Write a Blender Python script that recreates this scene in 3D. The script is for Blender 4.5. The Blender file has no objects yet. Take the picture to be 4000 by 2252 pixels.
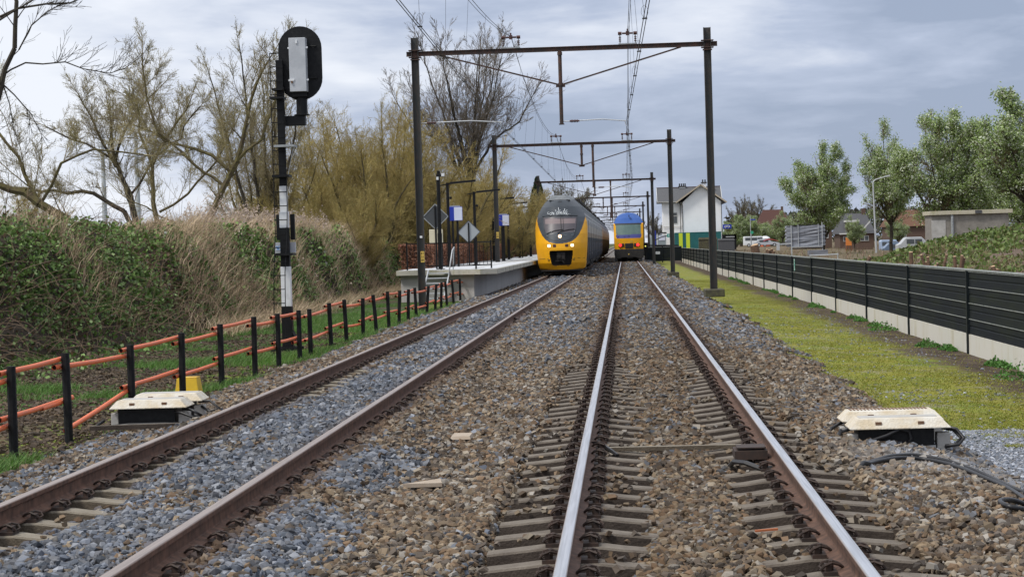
import bpy, math, random
import numpy as np
from mathutils import Matrix, Vector
R = math.radians
scn = bpy.context.scene
C = scn.collection
# ---------------------------------------------------------------- camera
cam = bpy.data.cameras.new('camera'); camo = bpy.data.objects.new('camera', cam); C.objects.link(camo)
cam.sensor_width = 36.0; cam.lens = 36.0 * 7782.0 / 4000.0
cam.clip_start = 0.1; cam.clip_end = 6000
_r = Vector((0.99797568, 0.05632728, -0.02952599)); _u = Vector((0.02825949, 0.02315038, 0.99933251)); _f = Vector((-0.05697322, 0.99814393, -0.02151174))
M4 = Matrix((( _r[0], _u[0], -_f[0], -0.38987), (_r[1], _u[1], -_f[1], 0.0), (_r[2], _u[2], -_f[2], 1.617), (0, 0, 0, 1)))
camo.matrix_world = M4
scn.camera = camo
# ---------------------------------------------------------------- world: overcast sky
SUN_EL, SUN_AZ = R(56), R(236)      # azimuth measured clockwise from +Y (track direction)
w = bpy.data.worlds.new('World'); scn.world = w; w.use_nodes = True
nt = w.node_tree; N = nt.nodes; L = nt.links; N.clear()
out = N.new('ShaderNodeOutputWorld'); bg = N.new('ShaderNodeBackground'); bg.inputs['Strength'].default_value = 0.1
sky = N.new('ShaderNodeTexSky'); sky.sky_type = 'NISHITA'; sky.sun_disc = False
sky.sun_elevation = SUN_EL; sky.sun_rotation = SUN_AZ
tc = N.new('ShaderNodeTexCoord')
def wmap(scale, loc=(0, 0, 0), rot=(0, 0, 0)):
    m = N.new('ShaderNodeMapping'); m.inputs['Scale'].default_value = scale; m.inputs['Location'].default_value = loc
    m.inputs['Rotation'].default_value = rot
    L.new(tc.outputs['Generated'], m.inputs['Vector']); return m
def wnoise(m, sc, det, rough, dist=0.0):
    n = N.new('ShaderNodeTexNoise'); n.inputs['Scale'].default_value = sc; n.inputs['Detail'].default_value = det
    n.inputs['Roughness'].default_value = rough; n.inputs['Distortion'].default_value = dist
    L.new(m.outputs[0], n.inputs['Vector']); return n
m1 = wmap((1, 1, 3.2), (0.31, 0, 1.37), (R(4), 0, 0)); n1 = wnoise(m1, 3.6, 7, 0.52, 0.35)
m2 = wmap((1, 1, 4.6), (2.3, 0.7, 0.2)); n2 = wnoise(m2, 11.0, 6, 0.55, 0.2)
mixn = N.new('ShaderNodeMath'); mixn.operation = 'MULTIPLY_ADD'; mixn.inputs[1].default_value = 0.52
L.new(n2.outputs['Fac'], mixn.inputs[0]); L.new(n1.outputs['Fac'], mixn.inputs[2])
# broad elevation trend of the cloud deck: brighter overhead, bluish grey towards the horizon
sep = N.new('ShaderNodeSeparateXYZ'); L.new(tc.outputs['Generated'], sep.inputs[0])
el = N.new('ShaderNodeMath'); el.operation = 'MULTIPLY_ADD'; el.inputs[1].default_value = 0.55; el.inputs[2].default_value = -0.02
L.new(sep.outputs['Z'], el.inputs[0])
az = N.new('ShaderNodeMath'); az.operation = 'MULTIPLY'; az.inputs[1].default_value = -0.22; L.new(sep.outputs['X'], az.inputs[0])
ad = N.new('ShaderNodeMath'); L.new(mixn.outputs[0], ad.inputs[0]); L.new(el.outputs[0], ad.inputs[1])
ad2 = N.new('ShaderNodeMath'); L.new(ad.outputs[0], ad2.inputs[0]); L.new(az.outputs[0], ad2.inputs[1])
cr = N.new('ShaderNodeValToRGB'); L.new(ad2.outputs[0], cr.inputs['Fac'])
e = cr.color_ramp.elements
e[0].position = 0.585; e[0].color = (0.31, 0.37, 0.50, 1)
e[1].position = 0.95; e[1].color = (0.80, 0.83, 0.90, 1)
x = e.new(0.71); x.color = (0.44, 0.50, 0.64, 1)
x = e.new(0.82); x.color = (0.64, 0.685, 0.79, 1)
sc = N.new('ShaderNodeVectorMath'); sc.operation = 'SCALE'; sc.inputs['Scale'].default_value = 9.3
L.new(cr.outputs['Color'], sc.inputs[0])
mx = N.new('ShaderNodeMixRGB'); mx.inputs['Fac'].default_value = 0.93
L.new(sky.outputs[0], mx.inputs[1]); L.new(sc.outputs[0], mx.inputs[2])
L.new(mx.outputs[0], bg.inputs['Color']); L.new(bg.outputs[0], out.inputs['Surface'])
# ---------------------------------------------------------------- sun (soft, through cloud)
sl = bpy.data.lights.new('sun', 'SUN'); sl.energy = 2.1; sl.angle = R(11); sl.color = (1.0, 0.955, 0.88)
so = bpy.data.objects.new('sun', sl); C.objects.link(so)
sd = Vector((math.sin(SUN_AZ) * math.cos(SUN_EL), math.cos(SUN_AZ) * math.cos(SUN_EL), math.sin(SUN_EL)))
so.rotation_euler = sd.to_track_quat('Z', 'Y').to_euler(); so.location = (-20, -20, 40)
scn.view_settings.view_transform = 'Standard'; scn.view_settings.look = 'None'
scn.view_settings.exposure = 0.30; scn.view_settings.gamma = 1.0; scn.view_settings.use_curve_mapping = False
scn.render.engine = 'CYCLES'

# ---------------------------------------------------------------- helpers
def tag(o, label=None, cat=None, group=None, kind=None):
    if label: o['label'] = label
    if cat: o['category'] = cat
    if group: o['group'] = group
    if kind: o['kind'] = kind
    return o
def empty(name, loc=(0, 0, 0), label=None, cat=None, group=None, rz=0.0):
    o = bpy.data.objects.new(name, None); C.objects.link(o); o.location = loc; o.rotation_euler = (0, 0, rz)
    o.empty_display_size = 0.2
    return tag(o, label, cat, group)
def link(name, me, mat, parent=None):
    o = bpy.data.objects.new(name, me); C.objects.link(o)
    if mat is not None and len(me.materials) == 0: me.materials.append(mat)
    if parent is not None: o.parent = parent
    return o
def npmesh(name, V, F, mat, parent=None, col=None, smooth=False):
    V = np.ascontiguousarray(V, dtype=np.float32).reshape(-1, 3); F = np.ascontiguousarray(F, dtype=np.int32)
    me = bpy.data.meshes.new(name); k = F.shape[1]
    me.vertices.add(len(V)); me.vertices.foreach_set('co', V.ravel())
    me.loops.add(F.size); me.loops.foreach_set('vertex_index', F.ravel())
    me.polygons.add(len(F)); me.polygons.foreach_set('loop_start', np.arange(0, F.size, k, dtype=np.int32))
    me.update(calc_edges=True)
    me.polygons.foreach_set('use_smooth', np.full(len(F), smooth, dtype=bool))
    if col is not None:
        a = me.attributes.new('Col', 'FLOAT_COLOR', 'POINT')
        c4 = np.ones((len(V), 4), dtype=np.float32); c4[:, :3] = col; a.data.foreach_set('color', c4.ravel())
    return link(name, me, mat, parent)
class MB:
    def __init__(s): s.v = []; s.f = []
    def add(s, vs, fs):
        b = len(s.v); s.v += [tuple(p) for p in vs]; s.f += [tuple(b + i for i in f) for f in fs]; return s
    def box(s, x0, x1, y0, y1, z0, z1):
        v = [(x0, y0, z0), (x1, y0, z0), (x1, y1, z0), (x0, y1, z0), (x0, y0, z1), (x1, y0, z1), (x1, y1, z1), (x0, y1, z1)]
        return s.add(v, [(0, 3, 2, 1), (4, 5, 6, 7), (0, 1, 5, 4), (1, 2, 6, 5), (2, 3, 7, 6), (3, 0, 4, 7)])
    def cbox(s, c, d): return s.box(c[0] - d[0] / 2, c[0] + d[0] / 2, c[1] - d[1] / 2, c[1] + d[1] / 2, c[2] - d[2] / 2, c[2] + d[2] / 2)
    def frustum(s, x0, x1, y0, y1, z0, z1, ix, iy):
        v = [(x0, y0, z0), (x1, y0, z0), (x1, y1, z0), (x0, y1, z0), (x0 + ix, y0 + iy, z1), (x1 - ix, y0 + iy, z1), (x1 - ix, y1 - iy, z1), (x0 + ix, y1 - iy, z1)]
        return s.add(v, [(0, 3, 2, 1), (4, 5, 6, 7), (0, 1, 5, 4), (1, 2, 6, 5), (2, 3, 7, 6), (3, 0, 4, 7)])
    def tube(s, pts, r, n=8, caps=True, phase=0.0):
        pts = [Vector(p) for p in pts]; rs = r if isinstance(r, (list, tuple)) else [r] * len(pts)
        b = len(s.v); prev = None
        for i, p in enumerate(pts):
            d = (pts[min(i + 1, len(pts) - 1)] - pts[max(i - 1, 0)])
            d.normalize()
            if prev is None:
                a = Vector((1, 0, 0)) if abs(d.x) < 0.9 else Vector((0, 1, 0)); a = (a - d * a.dot(d)).normalized()
            else: a = (prev - d * prev.dot(d)).normalized()
            prev = a; c = d.cross(a)
            for k in range(n):
                t = phase + 2 * math.pi * k / n; s.v.append(tuple(p + (a * math.cos(t) + c * math.sin(t)) * rs[i]))
        for i in range(len(pts) - 1):
            for k in range(n):
                k2 = (k + 1) % n; s.f.append((b + i * n + k, b + i * n + k2, b + (i + 1) * n + k2, b + (i + 1) * n + k))
        if caps:
            s.f.append(tuple(b + k for k in range(n))[::-1]); s.f.append(tuple(b + (len(pts) - 1) * n + k for k in range(n)))
        return s
    def bar(s, p0, p1, w, h):     # rectangular bar
        p0 = Vector(p0); p1 = Vector(p1); d = (p1 - p0).normalized()
        up = Vector((0, 0, 1)) if abs(d.z) < 0.95 else Vector((0, 1, 0))
        a = d.cross(up).normalized(); u = a.cross(d)
        v = []
        for p in (p0, p1):
            for sx, sz in ((-1, -1), (1, -1), (1, 1), (-1, 1)): v.append(tuple(p + a * (w / 2 * sx) + u * (h / 2 * sz)))
        return s.add(v, [(3, 2, 1, 0), (4, 5, 6, 7), (0, 1, 5, 4), (1, 2, 6, 5), (2, 3, 7, 6), (3, 0, 4, 7)])
    def prism(s, outline, y0, y1):   # outline in x,z extruded along y
        n = len(outline); v = [(x, y0, z) for x, z in outline] + [(x, y1, z) for x, z in outline]
        f = [tuple(range(n)), tuple(range(2 * n - 1, n - 1, -1))] + [(i, i + n, (i + 1) % n + n, (i + 1) % n) for i in range(n)]
        return s.add(v, f)
    def prismx(s, outline, x0, x1):  # outline in y,z extruded along x
        n = len(outline); v = [(x0, y, z) for y, z in outline] + [(x1, y, z) for y, z in outline]
        f = [tuple(range(n))[::-1], tuple(range(n, 2 * n))] + [(i, (i + 1) % n, (i + 1) % n + n, i + n) for i in range(n)]
        return s.add(v, f)
    def quad(s, *p): return s.add(p, [tuple(range(len(p)))])
    def mesh(s, name, smooth=False):
        me = bpy.data.meshes.new(name); me.from_pydata(s.v, [], s.f); me.update()
        if smooth:
            for p in me.polygons: p.use_smooth = True
        return me
    def build(s, name, mat, parent=None, bevel=0.0, smooth=False):
        o = link(name, s.mesh(name, smooth), mat, parent)
        if bevel:
            m = o.modifiers.new('bevel', 'BEVEL'); m.width = bevel; m.segments = 2; m.limit_method = 'ANGLE'
        return o
def copy_tree(o, parent=None):
    c = o.copy(); C.objects.link(c); c.parent = parent
    for ch in list(o.children):
        k = ch.copy(); C.objects.link(k); k.parent = c
        for g in list(ch.children):
            q = g.copy(); C.objects.link(q); q.parent = k
    return c
def circle(cx, cz, rx, rz, n=20, a0=0, a1=2 * math.pi):
    return [(cx + rx * math.cos(a0 + (a1 - a0) * i / n), cz + rz * math.sin(a0 + (a1 - a0) * i / n)) for i in range(n)]

# ---------------------------------------------------------------- materials
def mat(name, col, rough=0.7, metal=0.0, col2=None, nscale=6.0, lo=0.4, hi=0.65, bump=0.0, bscale=None, det=6, emis=None, estr=0, spec=None, coat=0.0, stretch=None, c3=None):
    m = bpy.data.materials.new(name); m.use_nodes = True; t = m.node_tree; b = t.nodes['Principled BSDF']
    b.inputs['Roughness'].default_value = rough; b.inputs['Metallic'].default_value = metal
    b.inputs['Base Color'].default_value = (*col, 1)
    if spec is not None: b.inputs['Specular IOR Level'].default_value = spec
    if coat: b.inputs['Coat Weight'].default_value = coat; b.inputs['Coat Roughness'].default_value = 0.12
    if emis: b.inputs['Emission Color'].default_value = (*emis, 1); b.inputs['Emission Strength'].default_value = estr
    if col2 or bump:
        c = t.nodes.new('ShaderNodeNewGeometry'); src = c.outputs['Position']      # world position, so repeats of one mesh do not repeat their stains
        if stretch:
            mp = t.nodes.new('ShaderNodeMapping'); mp.inputs['Scale'].default_value = stretch; t.links.new(src, mp.inputs[0]); src = mp.outputs[0]
        n = t.nodes.new('ShaderNodeTexNoise'); n.inputs['Scale'].default_value = nscale; n.inputs['Detail'].default_value = det; n.inputs['Roughness'].default_value = 0.62
        t.links.new(src, n.inputs['Vector'])
        if col2:
            r = t.nodes.new('ShaderNodeValToRGB'); r.color_ramp.elements[0].position = lo; r.color_ramp.elements[1].position = hi
            r.color_ramp.elements[0].color = (*col, 1); r.color_ramp.elements[1].color = (*col2, 1)
            if c3: q = r.color_ramp.elements.new((lo + hi) / 2); q.color = (*c3, 1)
            t.links.new(n.outputs['Fac'], r.inputs['Fac']); t.links.new(r.outputs['Color'], b.inputs['Base Color'])
        if bump:
            n2 = n
            if bscale:
                n2 = t.nodes.new('ShaderNodeTexNoise'); n2.inputs['Scale'].default_value = bscale; n2.inputs['Detail'].default_value = 5
                t.links.new(src, n2.inputs['Vector'])
            bp = t.nodes.new('ShaderNodeBump'); bp.inputs['Strength'].default_value = bump; bp.inputs['Distance'].default_value = 0.02
            t.links.new(n2.outputs['Fac'], bp.inputs['Height']); t.links.new(bp.outputs['Normal'], b.inputs['Normal'])
    return m
def vcmat(name, rough=0.8, transl=0.0, spec=0.3):
    m = bpy.data.materials.new(name); m.use_nodes = True; t = m.node_tree; b = t.nodes['Principled BSDF']
    a = t.nodes.new('ShaderNodeAttribute'); a.attribute_name = 'Col'
    t.links.new(a.outputs['Color'], b.inputs['Base Color']); b.inputs['Roughness'].default_value = rough
    b.inputs['Specular IOR Level'].default_value = spec
    if transl:
        tr = t.nodes.new('ShaderNodeBsdfTranslucent'); mx = t.nodes.new('ShaderNodeMixShader'); mx.inputs[0].default_value = transl
        o = t.nodes['Material Output']; t.links.new(a.outputs['Color'], tr.inputs['Color'])
        t.links.new(b.outputs[0], mx.inputs[1]); t.links.new(tr.outputs[0], mx.inputs[2]); t.links.new(mx.outputs[0], o.inputs['Surface'])
    return m
M = {}
M['post_steel'] = mat('post_steel', (0.034, 0.038, 0.038), 0.65, 0.0, (0.070, 0.052, 0.042), 9, 0.42, 0.72, 0.25, stretch=(1, 1, 0.35))
M['rust_steel'] = mat('rust_steel', (0.040, 0.030, 0.027), 0.75, 0.0, (0.095, 0.045, 0.03), 7, 0.4, 0.65, 0.2)
M['galv'] = mat('galv', (0.46, 0.48, 0.50), 0.5, 0.3, (0.58, 0.60, 0.62), 12, 0.35, 0.7)
M['galv_dull'] = mat('galv_dull', (0.28, 0.30, 0.31), 0.6, 0.3, (0.4, 0.42, 0.43), 10, 0.35, 0.7)
M['black_metal'] = mat('black_metal', (0.005, 0.0055, 0.0065), 0.5, 0.0, (0.010, 0.010, 0.011), 8, spec=.25)
M['black_plastic'] = mat('black_plastic', (0.006, 0.0065, 0.008), 0.6, 0.0, (0.016, 0.017, 0.018), 14, 0.45, 0.8, 0.3, spec=.25)
M['white_paint'] = mat('white_paint', (0.74, 0.76, 0.78), 0.5, 0, (0.55, 0.57, 0.58), 5, 0.5, 0.85)
M['grey_box'] = mat('grey_box', (0.48, 0.50, 0.53), 0.45, 0, (0.40, 0.42, 0.45), 4)
M['orange_pipe'] = mat('orange_pipe', (0.78, 0.16, 0.050), 0.5, 0, (0.60, 0.17, 0.075), 5, 0.4, 0.8)
M['inside'] = mat('inside', (0.006, 0.006, 0.006), 0.9)
M['concrete'] = mat('concrete', (0.36, 0.35, 0.33), 0.85, 0, (0.50, 0.49, 0.47), 2.5, 0.3, 0.7, 0.25, 30)
M['plinth'] = mat('plinth', (0.62, 0.60, 0.53), 0.9, 0, (0.40, 0.37, 0.22), 2.2, 0.50, 0.74, 0.3, 25, stretch=(1, 1, 0.25), c3=(0.58, 0.55, 0.45))
M['concrete_mossy'] = mat('concrete_mossy', (0.50, 0.46, 0.36), 0.9, 0, (0.30, 0.29, 0.13), 3.0, 0.48, 0.72, 0.3, 25, stretch=(1, 1, 0.35), c3=(0.46, 0.43, 0.31))
M['concrete_dark'] = mat('concrete_dark', (0.055, 0.050, 0.038), 0.95, 0, (0.11, 0.105, 0.05), 7, 0.4, 0.7, 0.5, 30)
M['sleeper'] = mat('sleeper', (0.105, 0.086, 0.068), 0.92, 0, (0.185, 0.160, 0.13), 5, 0.35, 0.7, 0.5, 60)
M['sleeper_pale'] = mat('sleeper_pale', (0.19, 0.16, 0.12), 0.92, 0, (0.28, 0.25, 0.20), 5, 0.35, 0.7, 0.5, 60)
M['clip'] = mat('clip', (0.030, 0.020, 0.016), 0.7, 0, (0.062, 0.034, 0.024), 20, 0.4, 0.7)
M['yellow_box'] = mat('yellow_box', (0.72, 0.47, 0.02), 0.45, 0, (0.62, 0.40, 0.02), 6)
M['yellow_sign'] = mat('yellow_sign', (0.68, 0.47, 0.10), 0.6)
M['cable'] = mat('cable', (0.012, 0.012, 0.014), 0.42)
M['wire'] = mat('wire', (0.05, 0.052, 0.058), 0.6, 0.3)
M['insul'] = mat('insul', (0.075, 0.028, 0.022), 0.3)
M['cream_plate'] = mat('cream_plate', (0.56, 0.47, 0.33), 0.6, 0, (0.68, 0.65, 0.58), 4.5, 0.35, 0.62, 0.5, 45)
M['rust_patch'] = mat('rust_patch', (0.14, 0.07, 0.04), 0.8, 0, (0.2, 0.12, 0.07), 30)
M['plat_top'] = mat('plat_top', (0.52, 0.54, 0.56), 0.7, 0, (0.64, 0.65, 0.67), 3, 0.35, 0.7)
M['plat_wall'] = mat('plat_wall', (0.44, 0.43, 0.42), 0.85, 0, (0.34, 0.33, 0.31), 1.4, 0.45, 0.8, 0.2, 30, stretch=(1, 1, 0.4))
M['plat_lip'] = mat('plat_lip', (0.45, 0.43, 0.37), 0.85, 0, (0.28, 0.27, 0.15), 4, 0.5, 0.78, 0.3, 40)
M['barrier'] = mat('barrier', (0.011, 0.0145, 0.019), 0.7, 0, (0.022, 0.028, 0.016), 1.3, 0.45, 0.8, 0.15, 40, spec=.15, stretch=(1, 0.5, 2.5))
M['barrier_post'] = mat('barrier_post', (0.004, 0.008, 0.011), 0.5, 0, (0.008, 0.013, 0.015), 10, spec=.25)
M['alu_edge'] = mat('alu_edge', (0.36, 0.38, 0.37), 0.55, 0.2, (0.20, 0.22, 0.20), 8)
M['blue_sign'] = mat('blue_sign', (0.012, 0.035, 0.36), 0.5)
M['sign_white'] = mat('sign_white', (0.62, 0.66, 0.80), 0.5)
M['sign_back'] = mat('sign_back', (0.055, 0.06, 0.065), 0.6)
M['sign_back_pale'] = mat('sign_back_pale', (0.33, 0.36, 0.38), 0.6)
M['lamp_glass'] = mat('lamp_glass', (0.62, 0.57, 0.42), 0.3)
M['leaf'] = vcmat('leaf', 0.55, 0.25, 0.4)
M['dry'] = vcmat('dry', 0.9, 0.15, 0.1)
M['stone'] = vcmat('stone', 0.85, 0, 0.25)
M['bark'] = mat('bark', (0.085, 0.065, 0.038), 0.95, 0, (0.16, 0.14, 0.045), 6, 0.4, 0.7, 0.5, 30)
M['bark_dark'] = mat('bark_dark', (0.040, 0.032, 0.025), 0.95, 0, (0.06, 0.052, 0.032), 6, 0.4, 0.7)
M['twig_olive'] = mat('twig_olive', (0.25, 0.185, 0.065), 0.9, 0, (0.38, 0.30, 0.10), 0.9, 0.35, 0.65)
M['twig_brown'] = mat('twig_brown', (0.10, 0.072, 0.045), 0.9, 0, (0.18, 0.14, 0.07), 0.9, 0.35, 0.65)
M['twig_pale'] = mat('twig_pale', (0.19, 0.150, 0.095), 0.9, 0, (0.30, 0.255, 0.13), 0.9, 0.35, 0.65)
M['twig_grey'] = mat('twig_grey', (0.12, 0.10, 0.082), 0.9, 0, (0.19, 0.155, 0.115), 0.9, 0.35, 0.65)
def smooth(a, b, x):
    t = np.clip((x - a) / (b - a), 0, 1); return t * t * (3 - 2 * t)
# cheap tileless value noise in numpy
_rng0 = np.random.default_rng(5); _tab = _rng0.random((256, 256))
def vnoise(x, y, s):
    x = np.asarray(x) * s + 57.3; y = np.asarray(y) * s + 13.7
    i = np.floor(x).astype(int); j = np.floor(y).astype(int); fx = x - i; fy = y - j
    fx = fx * fx * (3 - 2 * fx); fy = fy * fy * (3 - 2 * fy)
    g = lambda a, b: _tab[a % 256, b % 256]
    return (g(i, j) * (1 - fx) + g(i + 1, j) * fx) * (1 - fy) + (g(i, j + 1) * (1 - fx) + g(i + 1, j + 1) * fx) * fy
def fbm(x, y, s): return 0.55 * vnoise(x, y, s) + 0.3 * vnoise(x, y, s * 2.1) + 0.15 * vnoise(x, y, s * 4.7)
# ================================================================= ground
TX = -3.83     # centre of the left track; the right track is centred on x = 0
def tz(y): return -np.clip((np.asarray(y, float) - 50) * 0.001, 0, 0.15)     # the line dips very slightly with distance
GX = np.array([-2000, -60, -25, -14, -9, -7.2, -6.5, -5.9, -5.2, -4.9, -2.7, -1.9, -1.3, 1.3, 1.7, 2.2, 2.75, 4.6, 5.8, 7.5, 11, 30, 80, 2000.])
GZ = np.array([-.5, -.5, -.5, -.52, -.50, -.47, -.42, -.34, -.27, -.25, -.25, -.27, -.25, -.25, -.27, -.33, -.47, -.53, -.58, -.25, 0.05, .1, 0, 0.])
def crib(x, y):
    """ballast surface inside the tracks: low cribs by the rails close to us, filled further on"""
    x = np.asarray(x, float); y = np.asarray(y, float)
    ax = np.abs(x); near = 1 - smooth(26, 33, y + 3 * (vnoise(x, y, .5) - .5))
    low = smooth(0.22, 0.5, ax + .25 * (vnoise(x, y, 1.3) - .5)) * (1 - smooth(1.22, 1.42, ax))
    low2 = smooth(0.24, 0.52, ax + .20 * (vnoise(x, y, 2.1) - .5)) * (1 - smooth(1.02 + .14 * (y < 16), 1.26 + .1 * (y < 16), x + .3 * (vnoise(x * 0, y, 1.7) - .5))) * (1 - smooth(1.1, 1.38, -x + .25 * (vnoise(x * 0, y, 1.9) - .5)))
    h = -0.185 - 0.15 * np.where(x > 0, low2 * near + 0 * low, low * near)
    mid = (1 - smooth(0.3, 0.55, ax)) * near * (0.03 + 0.05 * (vnoise(x, y, .9) - .5))
    h = h - mid
    lx = x - TX; al = np.abs(lx)
    hl = -0.178 - 0.075 * smooth(.5, .62, al) * (1 - smooth(.66, .9, al)) * 0.9
    strip = smooth(.2, .35, -lx) * (1 - smooth(.75, .95, -lx)) * (smooth(10, 13, y) * (1 - smooth(15, 16.5, y)) + smooth(24, 25, y) * (1 - smooth(29, 31, y)))
    hl = hl - 0.07 * strip
    return h, hl
def gz(x, y):
    x = np.asarray(x, float); y = np.asarray(y, float)
    z = np.interp(x, GX, GZ)
    h, hl = crib(x, y)
    k = 1 - smooth(1.3, 1.5, np.abs(x)); z = z * (1 - k) + h * k
    k = 1 - smooth(1.2, 1.45, np.abs(x - TX)); z = z * (1 - k) + hl * k
    bal = smooth(-6.2, -5.2, x) * (1 - smooth(2.0, 2.6, x))
    z = z + bal * 0.05 * (vnoise(x, y, .8) - .5) * (1 - (np.abs(x) < 1.3)) + (1 - bal) * 0.06 * (fbm(x, y, .35) - .5)
    # the bank left of the box by the yellow chest and the shoulder mound by the right box
    z = z + 0.10 * np.exp(-((x - 1.9) / .5) ** 2 - ((y - 14.2) / 2.0) ** 2)
    return z + tz(y)
ys = np.concatenate([np.arange(4, 30, .12), np.arange(30, 70, .4), np.arange(70, 240, 2.0), np.geomspace(240, 3500, 30)])
xs = np.concatenate([-np.geomspace(2000, 30, 14), np.arange(-28, -8, .8), np.arange(-8, 6.2, .1), np.arange(6.4, 14, .5), np.geomspace(14, 2000, 22)])
XX, YY = np.meshgrid(xs, ys); ZZ = gz(XX, YY) - 0.012 * ((XX > -6.3) & (XX < 2.7))
nx, ny = len(xs), len(ys)
ii = np.arange(nx * ny).reshape(ny, nx)
F = np.stack([ii[:-1, :-1], ii[:-1, 1:], ii[1:, 1:], ii[1:, :-1]], -1).reshape(-1, 4)
def groundmat():
    m = bpy.data.materials.new('ground_mix'); m.use_nodes = True; t = m.node_tree; n = t.nodes; l = t.links; b = n['Principled BSDF']
    b.inputs['Roughness'].default_value = 0.95; b.inputs['Specular IOR Level'].default_value = 0.2
    g = n.new('ShaderNodeNewGeometry'); s = n.new('ShaderNodeSeparateXYZ'); l.new(g.outputs['Position'], s.inputs[0])
    def noise(sc, det=6, r=.6):
        q = n.new('ShaderNodeTexNoise'); q.inputs['Scale'].default_value = sc; q.inputs['Detail'].default_value = det; q.inputs['Roughness'].default_value = r
        l.new(g.outputs['Position'], q.inputs['Vector']); return q.outputs['Fac']
    def ramp(f, *st):
        q = n.new('ShaderNodeValToRGB'); e = q.color_ramp.elements
        while len(e) < len(st): e.new(.5)
        for k, (p, c) in enumerate(st): e[k].position = p; e[k].color = (*c, 1)
        l.new(f, q.inputs[0]); return q.outputs[0]
    def math_(op, a, bb, c=None):
        q = n.new('ShaderNodeMath'); q.operation = op
        for k, v in enumerate((a, bb, c)):
            if v is None: continue
            if isinstance(v, (int, float)): q.inputs[k].default_value = v
            else: l.new(v, q.inputs[k])
        return q.outputs[0]
    def mr(v, a, bb):
        q = n.new('ShaderNodeMapRange'); q.interpolation_type = 'SMOOTHSTEP'; q.inputs[1].default_value = a; q.inputs[2].default_value = bb; l.new(v, q.inputs[0]); return q.outputs[0]
    def mix(f, a, bb):
        q = n.new('ShaderNodeMixRGB'); l.new(f, q.inputs[0]); l.new(a, q.inputs[1]); l.new(bb, q.inputs[2]); return q.outputs[0]
    X = s.outputs['X']; Y = s.outputs['Y']
    big = noise(.55, 4); mid = noise(2.2, 6, .7); fine = noise(16, 6, .75); vf = noise(45, 4, .8)
    Xd = math_('MULTIPLY_ADD', big, 1.1, math_('ADD', X, -.55)); Xd = math_('MULTIPLY_ADD', mid, 1.2, math_('ADD', Xd, -.6))
    vor = n.new('ShaderNodeTexVoronoi'); vor.inputs['Scale'].default_value = 17; l.new(g.outputs['Position'], vor.inputs['Vector'])
    vc = n.new('ShaderNodeSeparateColor'); l.new(vor.outputs['Color'], vc.inputs[0])
    bal = ramp(vc.outputs[0], (0, (.05, .04, .032)), (.4, (.15, .12, .09)), (.75, (.24, .2, .155)), (1, (.33, .30, .27)))
    grv = ramp(vc.outputs[1], (0, (.07, .075, .085)), (.5, (.15, .155, .17)), (1, (.30, .30, .31)))
    far = mr(Y, 38, 75)
    bal = mix(math_('MULTIPLY', far, .45), bal, grv)
    soil = ramp(mid, (.35, (.040, .030, .022)), (.5, (.085, .062, .045)), (.68, (.14, .11, .082)))
    moss = ramp(fine, (.3, (.15, .15, .02)), (.5, (.25, .24, .03)), (.72, (.34, .31, .08)))
    moss2 = ramp(fine, (.3, (.09, .13, .018)), (.55, (.17, .22, .03)), (.75, (.26, .29, .06)))
    moss = mix(mr(noise(1.2, 5, .65), .4, .62), moss, moss2)
    tan = ramp(vf, (.3, (.20, .18, .10)), (.7, (.33, .31, .22)))
    moss = mix(math_('MULTIPLY', mr(noise(1.6, 7, .72), .50, .62), .85), moss, tan)
    grass = ramp(fine, (.3, (.022, .055, .010)), (.55, (.050, .115, .020)), (.75, (.10, .17, .04)))
    heath = ramp(mid, (.35, (.10, .085, .05)), (.55, (.17, .13, .085)), (.7, (.09, .12, .04)))
    # right side: ballast -> grey grit -> moss -> soil strip by the barrier
    fm = mr(Xd, 2.35, 2.85)
    near = math_('SUBTRACT', 1.0, mr(math_('MULTIPLY_ADD', big, 3.0, Y), 20.2, 22.6))
    c = mix(fm, bal, moss); c = mix(math_('MULTIPLY', near, fm), c, grv)
    barrier_strip = math_('MULTIPLY', mr(Xd, 4.3, 5.0), mr(math_('MULTIPLY_ADD', mid, 6.0, Y), 24, 30)); c = mix(barrier_strip, c, soil)
    c = mix(mr(X, 6.0, 6.4), c, heath)
    # left side
    leftg = mix(mr(math_('ADD', noise(.75, 5, .7), math_('MULTIPLY', math_('SUBTRACT', 1.0, mr(Y, 20, 31)), .10)), .44, .52), grass, soil)
    leftg = mix(mr(X, -8.2, -6.9), leftg, mix(mr(noise(1.0, 5, .7), .5, .6), moss2, soil))
    fl = math_('SUBTRACT', 1.0, mr(Xd, -6.65, -6.2)); c = mix(fl, c, leftg)
    ff = math_('SUBTRACT', 1.0, mr(X, -20, -14)); fieldc = ramp(mid, (.35, (.045, .06, .018)), (.65, (.10, .11, .035)))
    c = mix(ff, c, fieldc)
    l.new(c, b.inputs['Base Color'])
    bp = n.new('ShaderNodeBump'); bp.inputs['Strength'].default_value = .8; bp.inputs['Distance'].default_value = .03
    l.new(math_('ADD', fine, math_('MULTIPLY', vor.outputs['Distance'], 1.0)), bp.inputs['Height']); l.new(bp.outputs[0], b.inputs['Normal'])
    return m
gr = npmesh('ground', np.stack([XX, YY, ZZ], -1).reshape(-1, 3), F, groundmat(), smooth=True)
tag(gr, 'flat ground with ballast shoulder, yellow green moss verge and muddy grass', kind='structure'); gr['label'] = 'flat ground under the tracks with mossy verge right and muddy grass left'

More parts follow.
